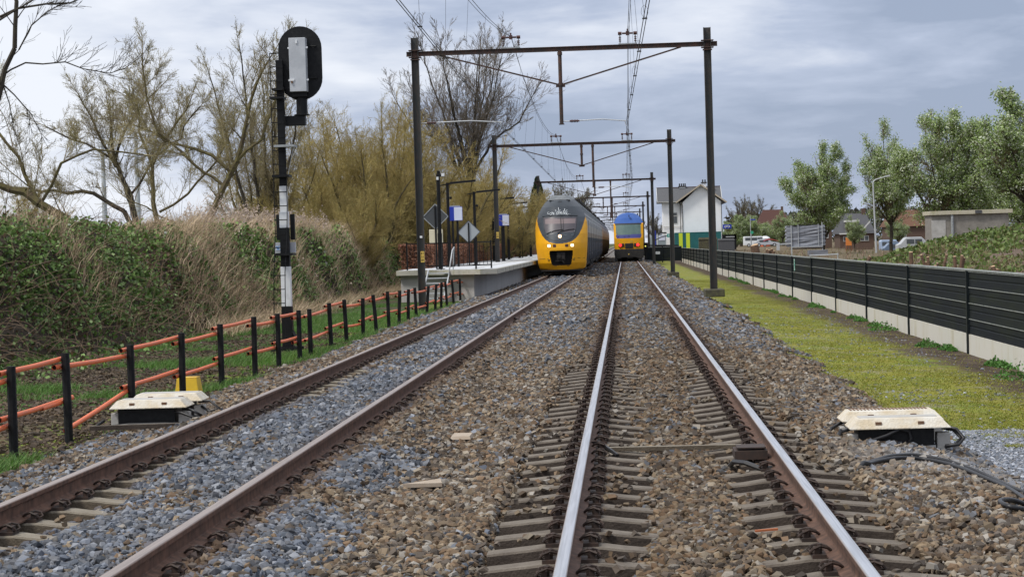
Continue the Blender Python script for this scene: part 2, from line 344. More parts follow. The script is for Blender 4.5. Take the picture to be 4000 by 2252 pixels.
# ================================================================= ballast stones
def rotmats(rng, n):
    q = rng.normal(size=(n, 4)); q /= np.linalg.norm(q, axis=1)[:, None]; w_, x_, y_, z_ = q.T
    return np.stack([1 - 2 * (y_ * y_ + z_ * z_), 2 * (x_ * y_ - z_ * w_), 2 * (x_ * z_ + y_ * w_), 2 * (x_ * y_ + z_ * w_), 1 - 2 * (x_ * x_ + z_ * z_), 2 * (y_ * z_ - x_ * w_),
                     2 * (x_ * z_ - y_ * w_), 2 * (y_ * z_ + x_ * w_), 1 - 2 * (x_ * x_ + y_ * y_)], -1).reshape(n, 3, 3)
ph = (1 + 5 ** .5) / 2
ICO = np.array([(-1, ph, 0), (1, ph, 0), (-1, -ph, 0), (1, -ph, 0), (0, -1, ph), (0, 1, ph), (0, -1, -ph), (0, 1, -ph), (ph, 0, -1), (ph, 0, 1), (-ph, 0, -1), (-ph, 0, 1)]) / 1.9
ICF = np.array([(0, 11, 5), (0, 5, 1), (0, 1, 7), (0, 7, 10), (0, 10, 11), (1, 5, 9), (5, 11, 4), (11, 10, 2), (10, 7, 6), (7, 1, 8), (3, 9, 4), (3, 4, 2), (3, 2, 6), (3, 6, 8), (3, 8, 9), (4, 9, 5), (2, 4, 11), (6, 2, 10), (8, 6, 7), (9, 8, 1)])
CUB = np.array([(-1, -1, -1), (1, -1, -1), (1, 1, -1), (-1, 1, -1), (-1, -1, 1), (1, -1, 1), (1, 1, 1), (-1, 1, 1)]) * .72
CUF = np.array([(0, 3, 2), (0, 2, 1), (4, 5, 6), (4, 6, 7), (0, 1, 5), (0, 5, 4), (1, 2, 6), (1, 6, 5), (2, 3, 7), (2, 7, 6), (3, 0, 4), (3, 4, 7)])
def half_view(y): return 0.262 * y + 1.3
BROWN = .82 * np.array([(.32, .245, .165), (.235, .165, .105), (.14, .10, .068), (.34, .29, .225), (.19, .155, .125), (.25, .19, .13), (.16, .13, .105), (.36, .33, .29), (.24, .16, .10), (.10, .082, .068)])
GREY = .90 * np.array([(.155, .175, .215), (.215, .235, .275), (.115, .13, .155), (.29, .305, .335), (.19, .195, .21), (.145, .15, .165)])
def scatter_stones(name, y0, y1, dens, r0, r1, proto, faces, seed, jit=.22):
    rng = np.random.default_rng(seed)
    A = 9.4 * (y1 - y0); n = int(A * dens)
    x = rng.uniform(-6.6, 2.8, n); y = rng.uniform(y0, y1, n)
    # only where a camera near the photograph's could look
    cx = -0.39 - 0.057 * y; keep = np.abs(x - cx) < half_view(y)
    edgeL = -6.25 + .5 * (fbm(x, y, .8) - .5) * 2; edgeR = 2.45 + 1.3 * (fbm(x, y, .9) - .5) + .5 * (1 - smooth(17, 21, y))
    keep &= (x > edgeL) & (x < edgeR)
    for cxr in (-.75, .75, TX - .75, TX + .75): keep &= np.abs(x - cxr) > .06
    # grass growing in the outer shoulder thins the stones
    x = x[keep]; y = y[keep]; n = len(x)
    r = rng.uniform(r0, r1, n) * np.where(rng.random(n) < .12, .6, 1.0)
    sc_ = rng.uniform(.65, 1.3, (n, 3)) * r[:, None]; sc_[:, 2] *= .75
    protos = np.stack([proto * (1 + rng.uniform(-jit, jit, (len(proto), 1))) + rng.uniform(-.12, .12, proto.shape) for _ in range(24)])
    P = protos[rng.integers(0, 24, n)]
    Rm = rotmats(rng, n); V = np.einsum('nij,nkj->nki', Rm, P * sc_[:, None, :]) ; V[:, :, 2] *= .84
    z = gz(x, y) + rng.uniform(-.45, .75, n) * r
    V[:, :, 0] += x[:, None]; V[:, :, 1] += y[:, None]; V[:, :, 2] += z[:, None]
    # stone colours: brown old ballast, blue-grey fresh ballast in patches
    lx = x - TX
    g = smooth(-.05, .12, .9 - np.abs(lx + .05) + .5 * (fbm(x, y, .9) - .5)) * (.92 - .5 * smooth(.60, .72, fbm(x + 9, y, .55)))
    g = np.maximum(g, .8 * smooth(0, .25, .45 - np.abs(lx - 1.25 - .25 * (vnoise(y, y * 0, .5) - .5))) * (1 - smooth(17, 19, y)) * smooth(.38, .5, fbm(x, y + 4, .45)))
    g = np.maximum(g, .5 * smooth(-.7, -.95, lx) * (1 - smooth(22, 26, y)) * smooth(.35, .6, fbm(x + 3, y, .6)))
    g = np.maximum(g, (.08 + .45 * smooth(24, 46, y)) * smooth(.30, .5, fbm(x + 5, y, .3)))
    g = np.maximum(g, .6 * smooth(1.5, 1.9, x) * smooth(15.5, 17.5, y + x * .3) * (1 - smooth(19, 22, y)))
    isg = rng.random(n) < g
    c = np.where(isg[:, None], GREY[rng.integers(0, len(GREY), n)], BROWN[rng.integers(0, len(BROWN), n)])
    c = c * rng.uniform(.54, 1.16, (n, 1))
    # rust and brake dust next to the rails
    d = np.min(np.abs(x[:, None] - np.array([-.75, .75, TX - .75, TX + .75])[None]), 1)
    k = (1 - smooth(.10, .38, d))[:, None] * .75
    c = c * (1 - k) + np.array([.085, .052, .036]) * k * rng.uniform(.7, 1.4, (n, 1))
    k = ((np.abs(x) < 1.3) * .35)[:, None]; c = c * (1 - k) + c * np.array([.62, .55, .45]) * k
    # pale patch of clean stones by the right box
    k = (np.exp(-((x - 2.1) / .7) ** 2 - ((y - 16.6) / 1.1) ** 2))[:, None] * .8; c = c * (1 - k) + (c * .45 + np.array([.22, .21, .20])) * k
    k_ = len(proto)
    F_ = (faces[None] + (np.arange(n) * k_)[:, None, None]).reshape(-1, 3)
    o = npmesh(name, V.reshape(-1, 3), F_, M['stone'], None, np.repeat(c, k_, 0))
    return o
st = [scatter_stones('ballast_stones', 7.2, 16, 1080, .019, .037, ICO, ICF, 1, .34),
      scatter_stones('ballast_stones', 16, 27, 600, .023, .040, CUB, CUF, 2, .34),
      scatter_stones('ballast_stones', 27, 46, 330, .029, .046, CUB, CUF, 3, .3),
      scatter_stones('ballast_stones', 46, 105, 95, .055, .075, CUB, CUF, 4), scatter_stones('ballast_stones', 105, 210, 34, .085, .12, CUB, CUF, 5)]
for o, l in zip(st, ('crushed stones of the track bed in the foreground', 'crushed stones of the track bed beside the trackside boxes', 'crushed stones of the track bed up to the signal', 'crushed stones of the track bed in front of the trains', 'crushed stones of the track bed between the two trains')):
    tag(o, l, 'ballast', 'crushed stone ballast of both tracks', 'stuff')

def loose(n, seed):
    rng = np.random.default_rng(seed); y = rng.uniform(7.6, 34, n); s_ = rng.random(n) < .8; x = np.where(s_, rng.uniform(-1.3, 1.3, n), TX + rng.uniform(-1.3, 1.3, n))
    k = (fbm(x * 1.5, y * 1.5, .9) > .5); 
    for c_ in (-.75, .75, TX - .75, TX + .75): k &= np.abs(x - c_) > .13
    x, y = x[k], y[k]; n = len(x); r = rng.uniform(.016, .030, n); P = CUB[None] * (1 + rng.uniform(-.3, .3, (n, 8, 1))) * rng.uniform(.7, 1.3, (n, 1, 3)) * r[:, None, None]
    V = np.einsum('nij,nkj->nki', rotmats(rng, n), P); V[:, :, 2] *= .75; V += np.stack([x, y, -.19 + .6 * r + np.where(np.abs(x) < .4, -.025, 0)], 1)[:, None, :]
    c = BROWN[rng.integers(0, 10, n)] * rng.uniform(.6, 1.1, (n, 1)); F_ = (CUF[None] + (np.arange(n) * 8)[:, None, None]).reshape(-1, 3)
    return npmesh('loose_stones', V.reshape(-1, 3), F_, M['stone'], None, np.repeat(c, 8, 0))
tag(loose(4200, 8), 'loose stones lying on top of the sleepers', 'ballast', None, 'stuff')
# ================================================================= tracks
RP = [(-.07, -.159), (.07, -.159), (.07, -.148), (.012, -.128), (.008, -.118), (.008, -.052), (.034, -.038), (.0355, -.012), (.029, -.003), (.018, 0), (-.018, 0), (-.029, -.003), (-.0355, -.012), (-.034, -.038), (-.008, -.052), (-.008, -.118), (-.012, -.128), (-.07, -.148)]
def railmat(name, shine, rust, rough):
    m = bpy.data.materials.new(name); m.use_nodes = True; t = m.node_tree; n = t.nodes; l = t.links; b = n['Principled BSDF']
    c = n.new('ShaderNodeTexCoord'); s = n.new('ShaderNodeSeparateXYZ'); l.new(c.outputs['Object'], s.inputs[0])
    g = n.new('ShaderNodeNewGeometry'); sn = n.new('ShaderNodeSeparateXYZ'); l.new(g.outputs['Normal'], sn.inputs[0])
    a = n.new('ShaderNodeMath'); a.operation = 'GREATER_THAN'; a.inputs[1].default_value = .5; l.new(sn.outputs['Z'], a.inputs[0])
    h = n.new('ShaderNodeAttribute'); h.attribute_name = 'head'
    mu = n.new('ShaderNodeMath'); mu.operation = 'MULTIPLY'; l.new(a.outputs[0], mu.inputs[0]); l.new(h.outputs['Fac'], mu.inputs[1])
    mp = n.new('ShaderNodeMapping'); mp.inputs['Scale'].default_value = (30, .6, 30); l.new(c.outputs['Object'], mp.inputs[0])
    no = n.new('ShaderNodeTexNoise'); no.inputs['Scale'].default_value = 2; no.inputs['Detail'].default_value = 5; l.new(mp.outputs[0], no.inputs[0])
    no2 = n.new('ShaderNodeTexNoise'); no2.inputs['Scale'].default_value = 14; no2.inputs['Detail'].default_value = 6; l.new(c.outputs['Object'], no2.inputs[0])
    r1 = n.new('ShaderNodeValToRGB'); r1.color_ramp.elements[0].color = (*[v * .75 for v in shine], 1); r1.color_ramp.elements[1].color = (*shine, 1); r1.color_ramp.elements[0].position = .35; r1.color_ramp.elements[1].position = .6; l.new(no.outputs[0], r1.inputs[0])
    r2 = n.new('ShaderNodeValToRGB'); r2.color_ramp.elements[0].color = (*[v * .55 for v in rust], 1); r2.color_ramp.elements[1].color = (*[v * 1.4 for v in rust], 1); r2.color_ramp.elements[0].position = .35; r2.color_ramp.elements[1].position = .68; l.new(no2.outputs[0], r2.inputs[0])
    mx = n.new('ShaderNodeMixRGB'); l.new(mu.outputs[0], mx.inputs[0]); l.new(r2.outputs[0], mx.inputs[1]); l.new(r1.outputs[0], mx.inputs[2]); l.new(mx.outputs[0], b.inputs['Base Color'])
    l.new(mu.outputs[0], b.inputs['Metallic'])
    ro = n.new('ShaderNodeMapRange'); ro.inputs[3].default_value = .8; ro.inputs[4].default_value = rough; l.new(mu.outputs[0], ro.inputs[0]); l.new(ro.outputs[0], b.inputs['Roughness'])
    return m
RM = [railmat('rail_shiny', (.80, .79, .79), (.11, .058, .038), .30), railmat('rail_dull', (.52, .42, .36), (.125, .062, .038), .38)]
def rail(x, m, parent):
    yy = np.concatenate([np.arange(3, 60, 3), np.arange(60, 240, 10), np.geomspace(240, 2600, 12)])
    k = len(RP); V = []; 
    for y in yy:
        z0 = float(tz(y))
        for px, pz in RP: V.append((x + px, y, pz + z0))
    F_ = []
    for i in range(len(yy) - 1):
        for j in range(k):
            j2 = (j + 1) % k; F_.append((i * k + j, i * k + j2, (i + 1) * k + j2, (i + 1) * k + j))
    o = npmesh('rail', V, F_, m, parent)
    a = o.data.attributes.new('head', 'FLOAT', 'POINT')
    a.data.foreach_set('value', np.tile(np.array([1.0 if pz > -.0035 else 0.0 for _, pz in RP], dtype=np.float32), len(yy)))
    return o
# concrete sleeper: tapered monoblock that dips between the rail seats
def sleeper_mesh():
    b = MB(); xs_ = [-1.26, -1.05, -.92, -.58, -.45, -.2, 0, .2, .45, .58, .92, 1.05, 1.26]
    zt = [-.205, -.185, -.172, -.172, -.19, -.215, -.22, -.215, -.19, -.172, -.172, -.185, -.205]
    hw = [.095, .10, .104, .104, .098, .09, .088, .09, .098, .104, .104, .10, .095]
    V = []
    for x_, z_, h_ in zip(xs_, zt, hw):
        V += [(x_, -h_ - .03, -.44), (x_, -h_ + .004, z_ - .012), (x_, -h_ + .016, z_), (x_, h_ - .016, z_), (x_, h_ - .004, z_ - .012), (x_, h_ + .03, -.40)]
    F_ = []
    for i in range(len(xs_) - 1):
        for j in range(5): F_.append((i * 6 + j, i * 6 + j + 1, (i + 1) * 6 + j + 1, (i + 1) * 6 + j))
    F_ += [(5, 4, 3, 2, 1, 0), tuple(72 + k for k in range(6))]
    b.add(V, F_); return b.mesh('sleeper')
def shade_sides(m_, top, side):  # shading painted into the colour by normal: paler tops, darker side faces
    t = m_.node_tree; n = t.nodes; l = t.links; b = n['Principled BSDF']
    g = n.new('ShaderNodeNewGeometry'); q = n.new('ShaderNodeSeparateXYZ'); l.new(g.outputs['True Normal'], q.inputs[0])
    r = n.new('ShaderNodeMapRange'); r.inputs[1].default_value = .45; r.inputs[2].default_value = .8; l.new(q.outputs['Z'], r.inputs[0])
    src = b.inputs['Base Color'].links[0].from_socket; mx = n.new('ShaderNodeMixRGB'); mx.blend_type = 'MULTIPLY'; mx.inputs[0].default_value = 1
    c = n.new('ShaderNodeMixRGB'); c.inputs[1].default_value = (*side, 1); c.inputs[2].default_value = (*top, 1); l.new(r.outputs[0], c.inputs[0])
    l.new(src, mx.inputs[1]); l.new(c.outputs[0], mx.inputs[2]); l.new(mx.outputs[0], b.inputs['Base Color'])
shade_sides(M['sleeper'], (1.1, 1.1, 1.1), (.36, .32, .31)); shade_sides(M['sleeper_pale'], (1, 1, 1), (.5, .46, .42))
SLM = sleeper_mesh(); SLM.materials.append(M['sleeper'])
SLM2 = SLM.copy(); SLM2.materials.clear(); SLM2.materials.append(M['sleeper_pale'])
def clip_mesh():
    b = MB(); b.box(-.045, .075, -.075, .075, -.172, -.150)
    b.box(.030, .062, -.045, .045, -.15, -.118)
    for s in (-1, 1):
        pts = [(-.035, s * .012, -.138), (-.01, s * .03, -.118), (.03, s * .045, -.105), (.07, s * .062, -.118), (.088, s * .05, -.14), (.07, s * .03, -.15)]
        b.tube(pts, .0085, 5)
    b.tube([(.03, 0, -.15), (.03, 0, -.098)], .014, 6)
    return b.mesh('rail_clip')
CLM = clip_mesh(); CLM.materials.append(M['clip'])
rs = random.Random(4)
def track(cx, label, rm, ys_, mesh, clips_to, two_sided=True):
    t = empty('railway_track', (cx, 0, 0), label, 'railway track')
    for s in (-1, 1): rail(s * .7535, rm, t)
    for y in ys_:
        s = link('sleeper', mesh, None, t); s.location = (rs.uniform(-.015, .015), y + rs.uniform(-.012, .012), float(tz(y))); s.rotation_euler = (0, 0, rs.uniform(-.008, .008))
        if y < clips_to:
            for sx in (-1, 1):
                for q in (-1, 1):
                    c = link('rail_clip', CLM, None, s); c.location = (sx * .7535 + q * .082, 0, 0); c.rotation_euler = (0, 0, 0 if q > 0 else math.pi)
    return t
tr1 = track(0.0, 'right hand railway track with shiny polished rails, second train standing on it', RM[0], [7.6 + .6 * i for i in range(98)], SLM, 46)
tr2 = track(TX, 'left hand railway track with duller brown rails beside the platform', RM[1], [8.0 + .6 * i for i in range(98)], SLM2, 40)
# insulated rail joints, cable duct across the right track
b = MB(); b.box(.705 + .7535 - .66, .705 + .7535 - .64, 15.2, 15.9, -.12, -.03); b.build('joint_plate', M['clip'], tr1)
b = MB(); b.bar((-.60, 17.2, -.165), (.62, 17.2, -.165), .07, .035); b.build('cable_duct', M['sleeper_pale'], tr1)
b = MB(); b.tube([(-.72, 17.5, -.14), (-.66, 17.4, -.13), (-.55, 17.0, -.16), (-.5, 16.9, -.19)], .018, 6)
b.build('bond_cable', M['cable'], tr1)
b = MB(); b.tube([(.40, 16.0, -.20), (.42, 15.7, -.13), (.5, 15.5, -.12), (.62, 15.4, -.16), (.7, 15.4, -.15)], .02, 6); b.build('bond_cable', M['cable'], tr1)
b = MB(); b.box(.44, .70, 15.9, 16.25, -.14, -.07); b.box(.46, .69, 15.93, 16.2, -.055, -.045); b.build('joint_box', M['clip'], tr1)
# ================================================================= catenary portals
def ibeam(b, p0, p1, w, h):
    """H section: two flanges and a web"""
    p0 = Vector(p0); p1 = Vector(p1); d = (p1 - p0).normalized()
    if abs(d.z) > .9:
        for s in (-1, 1): b.bar(p0 + Vector((s * (w / 2 - .01), 0, 0)), p1 + Vector((s * (w / 2 - .01), 0, 0)), .02, h)
        b.bar(p0, p1, w - .04, .014)
    else:
        for s in (-1, 1): b.bar(p0 + Vector((0, 0, s * (h / 2 - .009))), p1 + Vector((0, 0, s * (h / 2 - .009))), w, .018)
        b.bar(p0, p1, .016, h - .036)
def insul_frame(x, zb, parent, s=1.0, y=0):
    f = MB(); f.box(x - .30, x + .30, y - .05, y + .05, zb, zb + .035)
    for q in (-1, 1): f.tube([(x + q * .25, y, zb + .03), (x + q * .25, y, zb + .30)], .022, 6)
    o = f.build('insulator_frame', M['galv_dull'], parent)
    g = MB()
    for q in (-1, 1):
        for k in range(3): g.tube([(x + q * .25, y, zb + .10 + k * .06), (x + q * .25, y, zb + .125 + k * .06)], .042, 8)
        g.tube([(x + q * .31, y, zb + .36), (x + q * .19, y, zb + .36)], .055, 8)
        g.tube([(x + q * .18, y, zb + .36), (x + q * .05, y, zb + .36)], .03, 8)
    g.cbox((x, y, zb + .36), (.11, .12, .13)); g.cbox((x, y, zb + .46), (.05, .1, .08))
    g.build('insulator', M['insul'], o)
def arm(x0, x1, z, parent):
    d = 1 if x1 > x0 else -1
    f = MB(); f.tube([(x0, 0, z), (x0 + d * .22, 0, z)], .018, 6)
    f.tube([(x0 + d * .5, 0, z + .01), (x0 + d * (abs(x1 - x0) * .62), 0, z + .03), (x1, 0, z - .05)], .019, 6)
    f.tube([(x1 - d * .05, 0, z - .045), (x1, 0, z - .22)], .012, 5)
    o = f.build('registration_arm', M['galv'], parent)
    g = MB()
    for k in range(5): g.tube([(x0 + d * (.24 + k * .05), 0, z), (x0 + d * (.265 + k * .05), 0, z)], .05, 8)
    g.tube([(x0 + d * .2, 0, z), (x0 + d * .52, 0, z)], .028, 8); g.build('insulator', M['insul'], o)
def portal(y, xl, xr, zbeam, ztop, zl, zr, drops, arms, label, ins=(-3.9, -.1), lowpost=None, block=True, detail=True, vx=None):
    t = empty('catenary_portal', (0, y, float(tz(y))), label, 'catenary portal', 'steel catenary portals spanning both tracks')
    for x, z0 in ((xl, zl), (xr, zr)):
        b = MB(); ibeam(b, (x, 0, z0), (x, 0, ztop), .235, .20); p = b.build('post', M['post_steel'], t)
        if detail:
            q = MB(); q.box(x - .20, x + .20, -.14, .14, zbeam + .10, zbeam + .125); q.box(x - .2, x + .2, -.14, .14, zbeam - .125, zbeam - .10)
            q.box(x - .15, x + .15, -.13, .13, zbeam - .2, zbeam - .17); q.build('clamp', M['rust_steel'], p)
        if z0 < .2 and block:
            q = MB(); q.cbox((x, 0, z0 - .12), (.62 if x > 0 else .5, 1.6, .24)); q.build('concrete_base', M['concrete_dark'], t, .02)
        else:
            q = MB(); q.cbox((x, 0, z0 + .012), (.45, .45, .025)); q.build('base_plate', M['rust_steel'], t)
    b = MB(); ibeam(b, (xl - .28, 0, zbeam), (xr + .32, 0, zbeam), .12, .15); b.build('crossbeam', M['rust_steel'], t)
    vx = vx if vx is not None else (xl + xr) / 2 - .06; vz = zbeam - 1.17
    for (dx, dz) in drops:
        b = MB(); b.tube([(dx, 0, zbeam - .07), (dx, 0, zbeam - dz)], .062, 8); b.cbox((dx, 0, zbeam - dz), (.17, .17, .03))
        if detail: b.tube([(dx, 0, zbeam - dz * .45), (dx, 0, zbeam - dz * .45 - .1)], .078, 8); b.tube([(dx, 0, zbeam - .2), (dx, 0, zbeam - .1)], .08, 8)
        b.build('drop_post', M['rust_steel'], t)
    b = MB(); b.bar((xl + .8, 0, zbeam - .07), (vx, 0, vz), .05, .05); b.build('brace', M['rust_steel'], t)
    b = MB(); b.bar((xr - .85, 0, zbeam - .07), (vx, 0, vz), .05, .05); b.cbox((vx, 0, vz - .02), (.30, .03, .10)); b.build('brace', M['rust_steel'], t)
    for x in ins: insul_frame(x, zbeam + .075, t)
    for a_ in arms: arm(*a_, t)
    return t
def dig(bmesh_, ch, x, z, h, y, facing=-1):
    """seven-segment style strokes for a small digit on a plate facing -y"""
    w = h * .5; t = h * .14
    seg = {'0': 'abcdef', '1': 'bc', '2': 'abged', '3': 'abgcd', '4': 'fgbc', '5': 'afgcd', '6': 'afgedc', '7': 'abc', '8': 'abcdefg', '9': 'abcfgd'}[ch]
    S = {'a': (-w / 2, w / 2, h / 2 - t, h / 2), 'g': (-w / 2, w / 2, -t / 2, t / 2), 'd': (-w / 2, w / 2, -h / 2, -h / 2 + t), 'f': (-w / 2, -w / 2 + t, 0, h / 2), 'e': (-w / 2, -w / 2 + t, -h / 2, 0), 'b': (w / 2 - t, w / 2, 0, h / 2), 'c': (w / 2 - t, w / 2, -h / 2, 0)}
    for c in seg:
        a0, a1, b0, b1 = S[c]; bmesh_.box(x + a0, x + a1, y - .004, y, z + b0, z + b1)
P1 = portal(65, -7.05, 2.47, 7.97, 8.50, -.45, 0.03, [(-2.32, 2.44)], [(-2.26, -.22, 5.62), (-6.93, -4.28, 5.71)], 'nearest and tallest catenary portal with a mossy concrete foot by the barrier', vx=-2.32)
b = MB(); b.cbox((-6.99, -.12, 1.35), (.12, .02, .36)); s = b.build('number_plate', M['yellow_sign'], P1)
b = MB()
for k, txt in enumerate(('81', '31', '04')):
    for j, ch in enumerate(txt): dig(b, ch, -7.015 + j * .045, 1.46 - k * .11, .07, -.131)
b.build('digits', M['black_metal'], s)
b = MB(); b.cbox((-7.02, -.12, 2.0), (.08, .01, .07)); b.build('small_tag', M['white_paint'], P1)
P2 = portal(107, -7.22, 2.16, 7.02, 7.62, .78, .0, [(-2.55, 1.15), (-1.95, 2.35)], [(-1.9, .05, 4.65)], 'second catenary portal, its left post standing on the platform', vx=-2.55)
b = MB(); b.cbox((-7.18, -.12, 2.25), (.14, .02, .34)); s = b.build('number_plate', M['yellow_sign'], P2)
b = MB()
for k, txt in enumerate(('31', '05')):
    for j, ch in enumerate(txt): dig(b, ch, -7.21 + j * .06, 2.31 - k * .13, .09, -.131)
b.build('digits', M['black_metal'], s)
P3 = portal(164, -7.35, 2.0, 6.85, 7.4, .7, -.2, [(-2.7, 1.25), (-1.4, 3.1)], [(-1.35, .1, 4.9)], 'third catenary portal behind the front of the first train')
b = MB(); b.cbox((2.32, -.15, .78), (.34, .03, .2)); s = b.build('hectometre_sign', M['white_paint'], P3)
b = MB()
for j, ch in enumerate('396'): dig(b, ch, 2.22 + j * .1, .78, .13, -.166)
b.build('digits', M['black_metal'], s)
ords = ['fourth', 'fifth', 'sixth', 'seventh', 'eighth', 'ninth', 'tenth', 'eleventh', 'twelfth', 'thirteenth', 'fourteenth']
for k, o_ in enumerate(ords):
    y = 220 + 56 * k
    portal(y, -7.6, 2.3, 6.75, 7.3, .0, -.2, [(-2.6, 1.2), (-1.6, 2.4)], [(-1.55, .1, 4.9)] if k % 2 == 0 else [], f'{o_} catenary portal counting away from the camera', detail=k < 2, block=False)

# ================================================================= overhead lines
def sagline(b, p0, p1, sag, r, n=24):
    pts = []
    for i in range(n + 1):
        t = i / n; p = [p0[j] * (1 - t) + p1[j] * t for j in range(3)]; p[2] -= 4 * sag * t * (1 - t); pts.append(p)
    b.tube(pts, r, 5)
def hline(p0, p1, sag, t): return [p0[j] * (1 - t) + p1[j] * t - (4 * sag * t * (1 - t) if j == 2 else 0) for j in range(3)]
portY = [5, 65, 107, 164, 220, 276, 332, 388, 444, 500, 556, 612, 668]
mz = [8.42, 8.42, 7.47, 7.25] + [7.0] * 9
cz = [5.5, 5.5, 4.75, 4.9] + [4.95] * 9
def overhead(cx, czig, label, sags):
    t = empty('overhead_line', (0, 0, 0), label, 'overhead line', 'overhead wires above the two tracks')
    c = MB(); c2_ = MB(); m = MB(); a_ = MB()
    for i in range(len(portY) - 1):
        y0, y1 = portY[i], portY[i + 1]; r = .008 if i < 3 else .012
        xm = cx + .0
        A, B = (xm, y0, mz[i]), (xm, y1, mz[i + 1]); sg = sags[min(i, len(sags) - 1)]
        sagline(m, A, B, sg, r)
        if i < 3: sagline(a_, (A[0] + .03, A[1], A[2] - .02), (B[0] + .03, B[1], B[2] - .02), sg + .16, r * .8)
        c0, c1 = (czig[i], y0, cz[i]), (czig[i + 1], y1, cz[i + 1])
        if i < 3:
            for s in (-.025, .025): (c if s < 0 else c2_).tube([(c0[0] + s, c0[1], c0[2]), (c1[0] + s, c1[1], c1[2])], r, 5)
        else: c.tube([c0, c1], r, 4)
        nd = int((y1 - y0) / 6.0)
        for k in range(1, nd):
            d = MB(); tt = k / nd; pm = hline(A, B, sg, tt); pc = hline(c0, c1, 0, tt)
            d.tube([pm, pc], .0032 if i < 2 else .004, 4, False)
            if i < 2:      # the little loop and clamp at the foot of each dropper
                d.tube([(pc[0], pc[1], pc[2] + .02)] + [(pc[0] + .06 * math.sin(q) - .0, pc[1], pc[2] + .13 - .11 * math.cos(q)) for q in [x * .7 for x in range(1, 9)]], .003, 4, False)
                d.cbox((pc[0], pc[1], pc[2] + .01), (.09, .03, .025))
            d.build('dropper', M['wire'], t)
    c.build('contact_wire', M['wire'], t); m.build('messenger_wire', M['wire'], t); a_.build('auxiliary_wire', M['wire'], t); c2_.build('contact_wire', M['wire'], t)
zl_ = [-3.45, -4.3, -3.75, -4.1] + [-3.7, -4.1] * 5; zr_ = [.35, -.2, .12, .1] + [.2, -.2] * 5
overhead(-3.9, zl_, 'overhead wires of the left track, slanting up to the left above the signal', [1.05, .8, .9, .8])
overhead(-.1, zr_, 'overhead wires of the right track, running nearly straight up the picture', [.95, .8, .9, .8])

# ================================================================= signal
SX, SY, SZ = -7.38, 40.8, -.42
sg = empty('railway_signal', (SX, SY, SZ), 'tall railway signal seen from behind on black and white mast beside orange pipe fence', 'railway signal')
def seg(z0, z1, w, m, name='mast_section'):
    b = MB(); b.box(-w / 2, w / 2, -w * .4, w * .4, z0 - SZ, z1 - SZ); return b.build(name, M[m], sg, .008)
seg(2.98, 5.57, .145, 'black_metal'); seg(2.45, 2.98, .15, 'white_paint'); seg(2.12, 2.45, .185, 'white_paint')
seg(1.32, 2.12, .185, 'black_metal'); seg(.5, 1.32, .20, 'white_paint'); seg(-.36, .5, .22, 'black_metal')
b = MB(); HC = (.42, 0); HY = .12   # head centre x
def stadium(cx, cz, w, h, n=16):
    r = w / 2; o = []
    for i in range(n + 1): a = math.pi * i / n; o.append((cx + r * math.cos(a), cz + h / 2 - r + r * math.sin(a)))
    for i in range(n + 1): a = math.pi + math.pi * i / n; o.append((cx + r * math.cos(a), cz - h / 2 + r + r * math.sin(a)))
    return o
HY = .12
b.prism(stadium(HC[0], 5.50 - SZ, .90, 1.52), HY - .04, HY); hd = b.build('backboard', M['black_plastic'], sg, .006)
b = MB(); b.box(HC[0] - .19, HC[0] + .155, HY - .29, HY - .042, 4.90 - SZ, 6.0 - SZ); bx = b.build('lamp_housing', M['grey_box'], sg, .01)
for z in (5.78, 5.12):
    for x in (-.215, .155): b = MB(); b.box(HC[0] + x, HC[0] + x + .04, HY - .27, HY - .23, z - SZ, z + .035 - SZ); b.build('hinge', M['white_paint'], bx)
b = MB(); b.box(HC[0] - .19, HC[0] - .09, HY - .305, HY - .291, 5.12 - SZ, 5.16 - SZ); b.build('latch', M['white_paint'], bx)
b = MB(); b.box(HC[0] - .045, HC[0] - .01, HY - .31, HY - .291, 5.88 - SZ, 5.95 - SZ); b.build('cap', M['white_paint'], bx)
b = MB(); b.box(HC[0] - .155, HC[0] - .125, HY - .32, HY - .291, 5.07 - SZ, 5.12 - SZ); b.build('padlock', M['rust_patch'], bx)
for z in (5.84, 5.18): b = MB(); b.tube([(HC[0] + .2, HY - .07, z - SZ), (HC[0] + .34, HY - .07, z - SZ)], .012, 6); b.box(HC[0] + .30, HC[0] + .34, HY - .07, HY - .04, z - SZ - .02, z - SZ + .02); b.build('stay', M['black_metal'], hd)
b = MB(); b.box(HC[0] - .16, HC[0] + .14, HY - .17, HY - .02, 4.80 - SZ, 4.90 - SZ); b.tube([(HC[0], HY, 4.44 - SZ), (HC[0], HY, 4.82 - SZ)], .115, 12); b.tube([(HC[0], HY, 4.425 - SZ), (HC[0], HY, 4.45 - SZ)], .16, 12)
b.box(.06, HC[0] + .07, HY - .1, HY + .1, 4.22 - SZ, 4.42 - SZ); b.build('bracket', M['black_metal'], sg, .006)
lad = MB()
lad.tube([(-.175, -.12, 5.70 - SZ), (-.175, -.12, 2.0 - SZ), (-.20, -.3, 1.2 - SZ), (-.24, -.32, .02)], .009, 6)
lad.tube([(.09, -.12, 5.0 - SZ), (.09, -.12, 2.6 - SZ), (.07, -.14, 2.0 - SZ), (.03, -.3, 1.2 - SZ), (.0, -.32, .02)], .009, 6)
for k in range(19):
    z = 5.42 - k * .285; t_ = 0 if z > 2 else (2 - z) * .04
    if z > -.1: lad.bar((-.185 - t_, -.13 - (.18 if z < 1.6 else 0), z - SZ), (.09 - t_ * 1.3, -.13 - (.18 if z < 1.6 else 0), z - SZ), .025, .018)
lad.bar((-.18, -.13, 5.70 - SZ), (.16, -.13, 5.70 - SZ), .02, .02)
lad.build('ladder', M['black_metal'], sg)
